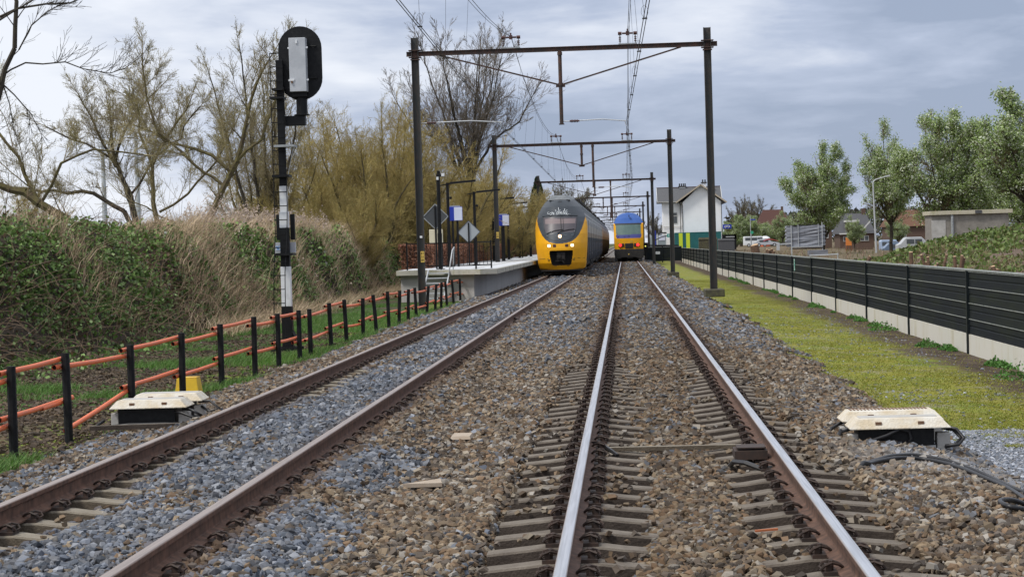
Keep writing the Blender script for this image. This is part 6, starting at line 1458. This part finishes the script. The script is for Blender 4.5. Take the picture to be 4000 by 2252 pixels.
putb(tA, 34.0, 220, .40, 4.0, 'young blossom tree left of the concrete hut', .38)
putb(tB, 30.8, 395, .72, 2.8, 'small blossom tree in front of the red hipped roof', .60)
for k, (x, y, s, sz, l) in enumerate(((22.0, 405, .80, .76, 'green blossom bush right of the white house corner'), (25.9, 408, 1.0, .74, 'wide pale blossom bush behind the white van'), (29.3, 412, .95, .56, 'low green bush above the pale striped car'), (32.6, 407, .85, .64, 'blossom bush left of the wrapped barrier stack'))):
    o = putb(tA, x, y, s, k * 1.7, l, sz, -1.4); o['group'] = 'bushes beyond the station car park'
# dark conifer behind the train
rng = np.random.default_rng(80); n = 14000; h = rng.random(n) ** .8; a = rng.random(n) * 6.283; rr_ = 2.3 * (1 - h) ** .8 * (.55 + .45 * np.sin(a * 5 + h * 30)) * rng.uniform(.4, 1, n) + .1
P = np.stack([np.cos(a) * rr_, np.sin(a) * rr_, .8 + h * 8.4], 1)
t = empty('conifer_tree', (-9.6, 215, -.3), 'dark green conifer behind the roof of the first train', 'tree')
segs_mesh('trunk', [(0, 0, 0, 0, 0, 9, .16, .03)], 6, M['bark_dark'], t); leaf_mesh('crown', P, .24, np.array([(.02, .045, .02), (.03, .06, .022), (.015, .03, .014)])[rng.integers(0, 3, n)], rng, M['leaf'], t)

# ================================================================= bramble thickets, reeds, grass
def mound(name, x0, x1, y0, y1, hf, m_, nx_, ny_):
    X_, Y_ = np.meshgrid(np.linspace(x0, x1, nx_), np.linspace(y0, y1, ny_)); Z_ = hf(X_, Y_); i_ = np.arange(nx_ * ny_).reshape(ny_, nx_)
    F_ = np.stack([i_[:-1, :-1], i_[:-1, 1:], i_[1:, 1:], i_[1:, :-1]], -1).reshape(-1, 4)
    return npmesh(name, np.stack([X_, Y_, Z_], -1).reshape(-1, 3), F_, m_, None, smooth=True)
def edge_l(y): return np.interp(y, [30, 41, 44, 55, 69, 90, 200], [-13.0, -12.6, -11.7, -11.4, -11.3, -11.6, -12.0])
def top_l(x, y):
    t = np.interp(y, [25, 36, 45, 52, 60, 70, 90, 110, 200], [2.5, 2.5, 2.35, 2.25, 2.2, 2.3, 2.35, 2.2, .8]); return t
def thick_l(x, y):
    d = edge_l(y) + 1.1 * (fbm(x, y, .5) - .5) - x; s = smooth(-.1, np.interp(y, [55, 72], [2.3, 1.5]), d)
    return -.62 + (top_l(x, y) + .62) * np.power(s, .75) * (.86 + .28 * fbm(x, y, .9)) - 1.2 * smooth(9, 14, d)
litter = mat('litter', (.035, .026, .018), .95, 0, (.075, .055, .035), 5, .35, .7, .8, 20)
bm_ = mound('thicket_core', -30, -10, 28, 150, lambda X_, Y_: thick_l(X_, Y_) - .16, litter, 90, 300)
tag(bm_, 'dark earth and litter inside the left bramble thicket', 'thicket', None, 'stuff')
def surf_pts(rng, n, x0, x1, y0, y1, hf, jit):
    x = rng.uniform(x0, x1, n); y = y0 + (y1 - y0) * rng.random(n); z = hf(x, y); return x, y, z + rng.normal(size=n) * jit
rng = np.random.default_rng(90)
def steep_sample(rng, n, x0, x1, y0, y1, hf):
    """sample the mound by area, so steep flanks get as many leaves as the top"""
    x = rng.uniform(x0, x1, n * 3); y = rng.uniform(y0, y1, n * 3); e = .08
    gx = (hf(x + e, y) - hf(x - e, y)) / (2 * e); gy = (hf(x, y + e) - hf(x, y - e)) / (2 * e); wgt = np.sqrt(1 + gx ** 2 + gy ** 2)
    k = rng.random(len(x)) < wgt / 4.0; return x[k][:n], y[k][:n]
parts = []
for (y0, y1, n, sz) in ((34, 52, 80000, .085), (52, 72, 70000, .10), (72, 118, 70000, .13)):
    x, y = steep_sample(rng, n, -20, -10.6, y0, y1, thick_l); z = thick_l(x, y) + rng.normal(size=len(x)) * .11
    hrel = (z + .5) / 2.8
    bare = fbm(x * 1.0 + 40, y, .28)                       # brown leafless patches, low and near
    keep = (z > -.5) & (rng.random(len(x)) < np.clip(.35 + 1.6 * smooth(.26, .55, hrel + .55 * (bare - .5) + .10 * smooth(40, 50, y)), 0, 1) * np.where(y > 60, .9, 1))
    x, y, z = x[keep], y[keep], z[keep]; parts.append((x, y, z, np.full(len(x), sz)))
x, y, z, sz = [np.concatenate(q) for q in zip(*parts)]; n = len(x)
GL = np.array([(.11, .19, .038), (.15, .26, .058), (.21, .33, .09), (.06, .11, .026), (.30, .41, .17), (.12, .18, .05)])
cols = GL[rng.integers(0, 6, n)] * rng.uniform(.7, 1.25, (n, 1)); w_ = rng.random(n) < .006; cols[w_] = (.42, .44, .38)
br = rng.random(n) < .10 + .22 * (smooth(.5, .62, fbm(x + 20, y, .45))); cols[br] = np.array([.13, .085, .05]) * rng.uniform(.6, 1.4, (br.sum(), 1))
tag(leaf_mesh('bramble_leaves', np.stack([x, y, z], 1), sz * rng.uniform(.7, 1.4, n), cols, rng, M['leaf'], None, aspect=.85), 'dense green bramble leaves covering the left bank', 'bramble', None, 'stuff')
# bare arching canes
def canes(rng, n, x0, x1, y0, y1, hf, L0, L1, r_, lowbias, zoff=.05):
    S = []
    x = rng.uniform(x0, x1, n); y = rng.uniform(y0, y1, n); z = hf(x, y); k = (z > -.55) & (rng.random(n) < np.clip(lowbias - z * .28, .1, 1)); x, y, z = x[k], y[k], z[k]
    for i in range(len(x)):
        p = np.array([x[i], y[i], z[i] + zoff * rng.random()]); d = rng.normal(size=3); d[2] = abs(d[2]) * .8 + .1; d /= np.linalg.norm(d); L_ = rng.uniform(L0, L1); m_ = 6
        r0 = r_ * rng.uniform(.6, 1.3)
        for j in range(m_):
            q = p + d * L_ / m_; S.append((*p, *q, r0, r0 * .85)); r0 *= .85; p = q; d = d + rng.normal(size=3) * .16 + np.array([0.03, -.01, -.17]); d /= np.linalg.norm(d)
    return S
S = canes(rng, 9000, -16, -10.6, 33, 62, thick_l, .5, 1.8, .0085, .72)
tag(segs_mesh('bramble_canes', S, 3, mat('cane', (.12, .075, .05), .9, 0, (.22, .155, .10), 1.2, .35, .65)), 'bare brown bramble canes arching at the foot of the left bank', 'bramble', None, 'stuff')
# grasses: tapering two-segment blades
def blades(name, P, H_, W_, cols, rng, lean=.35, m_=None, wind=(0.25, 0)):
    n = len(P); a = rng.random(n) * 6.283; ca, sa = np.cos(a), np.sin(a); H_ = np.broadcast_to(H_, (n,)); W_ = np.broadcast_to(W_, (n,))
    side = np.stack([ca, sa, 0 * a], 1) * W_[:, None] * .5; ln = np.stack([rng.normal(size=n) * lean + wind[0], rng.normal(size=n) * lean + wind[1], 0 * a], 1) * H_[:, None]
    m1_ = P + ln * .3 + np.array([0, 0, 1]) * (H_ * .55)[:, None]; tp = P + ln + np.array([0, 0, 1]) * (H_ * .95)[:, None]
    V = np.stack([P - side, P + side, m1_ + side * .8, m1_ - side * .8, tp], 1); b0 = np.arange(n)[:, None] * 5
    F_ = np.concatenate([b0 + np.array([0, 1, 2]), b0 + np.array([0, 2, 3]), b0 + np.array([3, 2, 4])], 0)
    return npmesh(name, V.reshape(-1, 3), F_, m_ or M['dry'], None, np.repeat(cols, 5, 0)), tp
# reeds rising behind the brambles and spilling down in front of the signal
DR = np.array([(.58, .45, .30), (.68, .55, .39), (.47, .35, .23), (.62, .47, .33), (.42, .32, .20)])
n = 24000; y = rng.uniform(52, 86, n); x = edge_l(y) - rng.uniform(.1, 6.5, n); d = edge_l(y) - x
dens_ = smooth(.38, .55, fbm(x, y, .22) + .12 * smooth(56, 66, y)); k = (rng.random(n) < dens_ * .5) & (x > -.226 * y - .39 + 1.2 * (vnoise(y, y, .3) - .5)); x, y, d = x[k], y[k], d[k]; n = len(x)
k = rng.random(n) < .05 + .95 * smooth(1.6, 2.6, d + 1.2 * (vnoise(x, y, .4) - .5)); x, y, d = x[k], y[k], d[k]; n = len(x)
hgt = np.interp(y, [54, 62, 70, 82, 92], [1.75, 1.55, 1.25, 1.1, 1.0]) * rng.uniform(.6, 1.15, n)
z = thick_l(x, y) - .5
reed, tips = blades('reeds', np.stack([x, y, z], 1), hgt, .022, DR[rng.integers(0, 5, n)] * rng.uniform(.8, 1.2, (n, 1)), rng, .20, None, (.38, 0)); tag(reed, 'dry straw coloured reeds between the left brambles and the signal', 'reeds', None, 'stuff')
k = rng.random(n) < .30; T = tips[k]; m_ = len(T)
P = (T[:, None, :] + rng.normal(size=(m_, 9, 3)) * np.array([.035, .035, .09]) + np.array([.02, 0, -.06])).reshape(-1, 3)
tag(leaf_mesh('reed_plumes', P, .09, np.array([.50, .40, .34]) * rng.uniform(.7, 1.3, (len(P), 1)), rng, M['dry'], None, aspect=.35), 'feathery brownish plumes on top of the reeds', 'reeds', None, 'stuff')
# dry grass tufts over the lower bank
n = 26000; y = rng.uniform(45, 100, n); x = edge_l(y) + rng.uniform(-3.0, .9, n); k = rng.random(n) < smooth(.50, .64, fbm(x + 7, y, .35) + .13 * smooth(50, 54, y) * (1 - smooth(62, 68, y)) + .12 * smooth(55, 75, y)); x, y = x[k], y[k]; n = len(x)
z = np.maximum(thick_l(x, y), gz(x, y)) - .05
g_, _ = blades('dry_grass', np.stack([x, y, z], 1), rng.uniform(.2, .75, n), .018, DR[rng.integers(0, 5, n)] * rng.uniform(.7, 1.15, (n, 1)), rng, .45, None, (.35, 0)); tag(g_, 'flattened dry grass on the left bank', 'grass', None, 'stuff')
# short green grass left of the ballast
GG = np.array([(.08, .19, .03), (.11, .24, .04), (.06, .14, .025), (.14, .27, .06), (.16, .22, .07)])
n = 210000; y = 17 + (75 - 17) * rng.random(n) ** 1.7; x = rng.uniform(-13.2, -6.1, n); f_ = fbm(x, y, .55); k = (rng.random(n) < smooth(.50, .64, f_ + .20 * smooth(-7.6, -6.6, x) * smooth(26, 36, y))) & (x > edge_l(y) - .3) & (np.abs(x + .39 + .057 * y) < half_view(y)); x, y = x[k], y[k]; n = len(x)
g_, _ = blades('grass', np.stack([x, y, gz(x, y) - .01], 1), rng.uniform(.03, .12, n) * (1 + .8 * smooth(.5, .75, fbm(x, y, .55)) ), .010, GG[rng.integers(0, 5, n)] * rng.uniform(.75, 1.2, (n, 1)), rng, .5, M['leaf']); tag(g_, 'short green grass in patches left of the ballast', 'grass', None, 'stuff')
MS = np.array([(.26, .265, .035), (.30, .28, .05), (.21, .245, .032), (.31, .29, .07), (.24, .265, .04)])
n = 230000; y = 19.5 + (110 - 19.5) * rng.random(n) ** 1.9; x = rng.uniform(2.2, 5.7, n); k = (rng.random(n) < (.35 + .65 * smooth(.36, .56, fbm(x, y, .8))) * smooth(2.2, 2.9, x + (vnoise(x, y, .7) - .5) * .9) * (1 - .85 * smooth(4.4, 5.1, x + (vnoise(x, y, .5) - .5)) * smooth(24, 32, y))) & (np.abs(x + .39 + .057 * y) < half_view(y)); k &= (y > 21.3) | (vnoise(x, y, 2) > .75); x, y = x[k], y[k]; n = len(x)
g_, _ = blades('moss_and_grass', np.stack([x, y, gz(x, y) - .005], 1), rng.uniform(.008, .030, n), .016, MS[rng.integers(0, 5, n)] * rng.uniform(.75, 1.2, (n, 1)), rng, .8, M['leaf']); tag(g_, 'low yellow green moss and grass on the right verge', 'moss', None, 'stuff')
# weeds at the foot of the barrier and debris
rngw = np.random.default_rng(7); WP = []
for k, (x, y, s) in enumerate(((5.45, 62, .26), (5.4, 45.5, .34), (5.35, 38.5, .24), (5.3, 29.5, .38), (5.45, 75, .2), (5.2, 25.2, .3)) + tuple((5.52 + .12 * rngw.random(), 24 + 90 * rngw.random(), rngw.uniform(.07, .2)) for _ in range(34))):
    n = 260; a = rngw.random(n) * 6.28; r_ = s * np.sqrt(rngw.random(n)); P = np.stack([x + r_ * np.cos(a), y + r_ * np.sin(a) * 1.6, gz(np.full(n, x), np.full(n, y)) + .02 + (s - r_) * rngw.random(n) * .8], 1)
    WP.append(P)
P = np.concatenate(WP); tag(leaf_mesh('weeds', P, .055, np.array([.08, .20, .035]) * rngw.uniform(.6, 1.5, (len(P), 1)), rngw, M['leaf'], None, aspect=.6), 'bright green weeds at the foot of the dark barrier', 'weeds', None, 'stuff')
# leaf litter and clods on the muddy patches, grit on the mossy verge
def grit(name, x, y, r0, r1, cols, rng, flat=.6):
    n = len(x); r = rng.uniform(r0, r1, n); P = CUB[None] * (1 + rng.uniform(-.35, .35, (n, 8, 1))) * rng.uniform(.6, 1.3, (n, 1, 3)) * r[:, None, None]
    V = np.einsum('nij,nkj->nki', rotmats(rng, n), P); V[:, :, 2] *= flat; V += np.stack([x, y, gz(x, y) + .2 * r], 1)[:, None, :]
    return npmesh(name, V.reshape(-1, 3), (CUF[None] + (np.arange(n) * 8)[:, None, None]).reshape(-1, 3), M['stone'], None, np.repeat(cols[rng.integers(0, len(cols), n)] * rng.uniform(.6, 1.3, (n, 1)), 8, 0))
rng = np.random.default_rng(101)
n = 30000; y = 17.5 + 40 * rng.random(n) ** 1.5; x = rng.uniform(-12.8, -6.4, n); k = (fbm(x, y, .55) < .55 + .1 * rng.random(n)) & (x > edge_l(y) - .2); x, y = x[k], y[k]; n = len(x)
tag(leaf_mesh('leaf_litter', np.stack([x, y, gz(x, y) + .012], 1), rng.uniform(.03, .075, n), np.array([(.10, .07, .045), (.16, .12, .08), (.06, .045, .03), (.20, .16, .11)])[rng.integers(0, 4, n)], rng, M['dry'], None, flat=.75, aspect=.7), 'brown leaf litter on the muddy patches left of the fence', 'leaf litter', None, 'stuff')
n = 9000; y = 18 + 30 * rng.random(n) ** 1.5; x = rng.uniform(-12.8, -6.4, n); k = (fbm(x, y, .55) < .52) & (x > edge_l(y) - .2)
tag(grit('soil_clods', x[k], y[k], .015, .05, np.array([(.07, .052, .038), (.10, .075, .052), (.05, .038, .028)]), rng), 'lumps of dark soil on the muddy patches at left', 'soil', None, 'stuff')
n = 7000; y = 16 + 45 * rng.random(n) ** 1.8; x = rng.uniform(2.3, 5.3, n); k = rng.random(n) < .15 + .85 * smooth(.52, .66, fbm(x + 3, y, .8)); 
tag(grit('verge_grit', x[k], y[k], .008, .022, GREY * 1.3, rng), 'grey grit and pebbles scattered on the mossy verge', 'gravel', None, 'stuff')
n = 26000; y = rng.uniform(14.5, 22.2, n); x = rng.uniform(2.2, 5.4, n); k = (y + 3 * (fbm(x, y, .55) - .5) < 21.5)
tag(grit('grey_gravel', x[k], y[k], .008, .020, GREY * 1.5, rng), 'fine grey gravel at the right edge beside the cables', 'gravel', None, 'stuff')
# right hand bramble bank behind the barrier
def bank_r(x, y):
    base = np.interp(x, [6.0, 7.5, 9, 11, 13, 16, 20, 40], [-.2, .0, .15, .30, .42, .85, 1.5, 1.6])
    lim = smooth(6.3, 8.5, x); fy = smooth(30, 40, y) * (1 - .72 * smooth(104, 128, y)); 
    wedge = smooth(0, 3.2, x - (5.2 + .060 * y)) 
    return -.35 + (base + .45) * lim * fy * (.25 + .75 * wedge) * (.55 + .85 * fbm(x, y, .40))
bk = mound('bramble_bank_core', 6.2, 34, 26, 150, lambda X_, Y_: bank_r(X_, Y_) - .14, mat('litter_right', (.10, .07, .05), .95, 0, (.17, .125, .095), 2.5, .35, .7, .8, 20), 90, 200)
tag(bk, 'brown leaf litter under the right brambles', 'thicket', None, 'stuff')
n = 120000; x, y = steep_sample(rng, n, 6.8, 30, 34, 135, bank_r); k = np.abs(x + .39 + .057 * y) < half_view(y) + 1; x, y = x[k], y[k]; z = bank_r(x, y) + rng.normal(size=len(x)) * .09
gk = smooth(.42, .56, fbm(x + 11, y, .26) + .12 * smooth(9, 14, x - .02 * y)); k = rng.random(len(x)) < (.10 + .9 * gk); x, y, z = x[k], y[k], z[k]; n = len(x)
GR = np.array([(.11, .17, .035), (.15, .22, .05), (.07, .11, .025), (.19, .25, .08), (.14, .13, .05)]); cols = GR[rng.integers(0, 5, n)] * rng.uniform(.7, 1.25, (n, 1))
tag(leaf_mesh('bramble_leaves', np.stack([x, y, z], 1), np.interp(y, [40, 130], [.13, .22]) * rng.uniform(.7, 1.4, n), cols, rng, M['leaf'], None, aspect=.85), 'green brambles on the bank behind the right barrier', 'bramble', None, 'stuff')
n = 34000; y = rng.uniform(32, 300, n); x = 6.4 + rng.random(n) ** .8 * (.20 * y + 2); z = np.where(y < 135, bank_r(x, y), gz(x, y)) - .05
gk = 1 - smooth(.36, .56, fbm(x + 11, y, .20) + .12 * smooth(9, 14, x - .02 * y)); k = rng.random(n) < .10 + .9 * gk; x, y, z = x[k], y[k], z[k]; n = len(x)
DP = np.array([(.27, .18, .13), (.33, .23, .17), (.20, .135, .10), (.24, .20, .11), (.16, .18, .07)])
g_, _ = blades('dry_grass', np.stack([x, y, z], 1), rng.uniform(.15, .55, n), np.interp(y, [30, 200], [.014, .05]), DP[rng.integers(0, 5, n)] * rng.uniform(.7, 1.2, (n, 1)), rng, .4, None, (.1, 0)); tag(g_, 'dry pinkish brown grass behind the right barrier', 'grass', None, 'stuff')
S = canes(rng, 1500, 7, 14, 36, 80, bank_r, .3, .9, .008, .9)
tag(segs_mesh('bramble_canes', S, 3, mat('cane2', (.22, .15, .10), .9, 0, (.30, .22, .16), 1.2)), 'bare canes on the cleared strip behind the right barrier', 'bramble', None, 'stuff')
# cut stumps
stl = ['pale freshly cut stump nearest the right edge behind the barrier', 'cut stump with several stems just left of the nearest pale stump', 'clump of orange brown cut stems above the middle of the barrier', 'grey leaning stump behind the barrier left of the stem clump', 'slanting dark stump near the galvanised rail', 'short cut stump right of the orange brown clump', 'pale sawn log on end left of the wrapped stack', 'brown pile of sawn stems before the wrapped stack']
for k, (x, y, h_, r_, nst) in enumerate(((7.94, 46, .88, .055, 2), (7.76, 46.5, .78, .04, 3), (8.95, 62, .92, .045, 8), (9.0, 66, .95, .07, 1), (10.4, 92, .88, .09, 1), (9.0, 57, .86, .05, 5), (9.54, 150, 1.0, .34, 1), (10.3, 148, .9, .10, 8))):
    zb = float(bank_r(np.array([x]), np.array([y]))[0] if y < 140 else gz(np.array([x]), np.array([y]))[0]) - .1
    t = empty('tree_stump', (x, y, zb), stl[k], 'stump', 'cut stumps behind the barrier'); h_ = h_ - zb
    
    b = MB(); c_ = MB()
    for q in range(nst):
        dx, dy = (rs.uniform(-.28, .28), rs.uniform(-.1, .1)) if nst > 1 else (0, 0); lx = rs.uniform(-.3, .3) if k != 4 else .45; hh_ = h_ * rs.uniform(.7, 1.1)
        b.tube([(dx, dy, -.1), (dx + lx * hh_ * .5, dy, hh_ * .5), (dx + lx * hh_, dy, hh_)], [r_ * 1.2, r_, r_ * .95], 9); c_.tube([(dx + lx * hh_, dy, hh_), (dx + lx * hh_ * 1.01, dy - .002, hh_ + .006)], r_ * .9, 9)
    b.build('bark', mat('stump_bark', (.17, .10, .065), .95, 0, (.09, .06, .04), 8), t); c_.build('sawn_face', mat('sawn', (.50, .34, .21), .9), t)
# copper beech hedge on the platform
rng = np.random.default_rng(97); hg = empty('beech_hedge', (0, 0, 0), 'clipped copper brown beech hedge along the back of the platform', 'hedge')
Hx0, Hx1, Hy0, Hy1, Hz0, Hz1 = -9.7, -8.5, 84.5, 215, .5, 1.75
def hx(y): return np.interp(y, [80, 120, 215], [-9.55, -9.2, -8.9])
b = MB(); pts_ = [(float(hx(y)), y) for y in np.linspace(Hy0 + .2, Hy1, 14)]
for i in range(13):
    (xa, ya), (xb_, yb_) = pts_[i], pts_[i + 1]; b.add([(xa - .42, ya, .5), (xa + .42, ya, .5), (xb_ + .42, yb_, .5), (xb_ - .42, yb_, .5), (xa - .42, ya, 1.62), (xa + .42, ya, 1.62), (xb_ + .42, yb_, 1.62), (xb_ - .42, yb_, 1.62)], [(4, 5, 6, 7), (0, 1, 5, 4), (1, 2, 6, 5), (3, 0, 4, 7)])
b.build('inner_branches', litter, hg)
n = 60000; y = Hy0 + (Hy1 - Hy0) * rng.random(n) ** 1.5; f_ = rng.integers(0, 3, n); u_, v_ = rng.random(n), rng.random(n); xc = hx(y)
x = np.where(f_ == 0, xc + .5, np.where(f_ == 1, xc - .5 + u_, xc - .5 + u_)); z = np.where(f_ == 0, .6 + 1.12 * v_, np.where(f_ == 1, 1.72, .6 + 1.12 * v_)); y = np.where(f_ == 2, Hy0 + .1 * rng.random(n), y)
k = (f_ != 2) | (rng.random(n) < .12); P = np.stack([x, y, z], 1)[k] + rng.normal(size=(k.sum(), 3)) * .04; n = len(P)
HC_ = np.array([(.24, .10, .055), (.30, .14, .08), (.18, .075, .045), (.36, .19, .12)])
leaf_mesh('dead_leaves', P, .09, HC_[rng.integers(0, 4, n)] * rng.uniform(.7, 1.25, (n, 1)), rng, M['leaf'], hg, aspect=.8)
# far tree line left and right so the horizon is not empty
rng = np.random.default_rng(98); n = 42000; a = rng.random(n); x = np.where(rng.random(n) < .72, -420 + 405 * a, 30 + 180 * a); y = rng.uniform(560, 620, n); top = 7 + 7 * fbm(x, y * 0, .035) ; z = -1 + top * rng.random(n) ** .7
k = (np.abs(x + .39 + .057 * y) < .30 * y); x, y, z = x[k], y[k], z[k]
tag(leaf_mesh('distant_woodland', np.stack([x, y, z], 1), 1.5, np.array([(.075, .075, .06), (.10, .095, .07), (.065, .08, .05)])[rng.integers(0, 3, len(x))], rng, M['dry'], None, aspect=.6), 'distant hazy line of woods on the horizon', 'woodland', None, 'stuff')
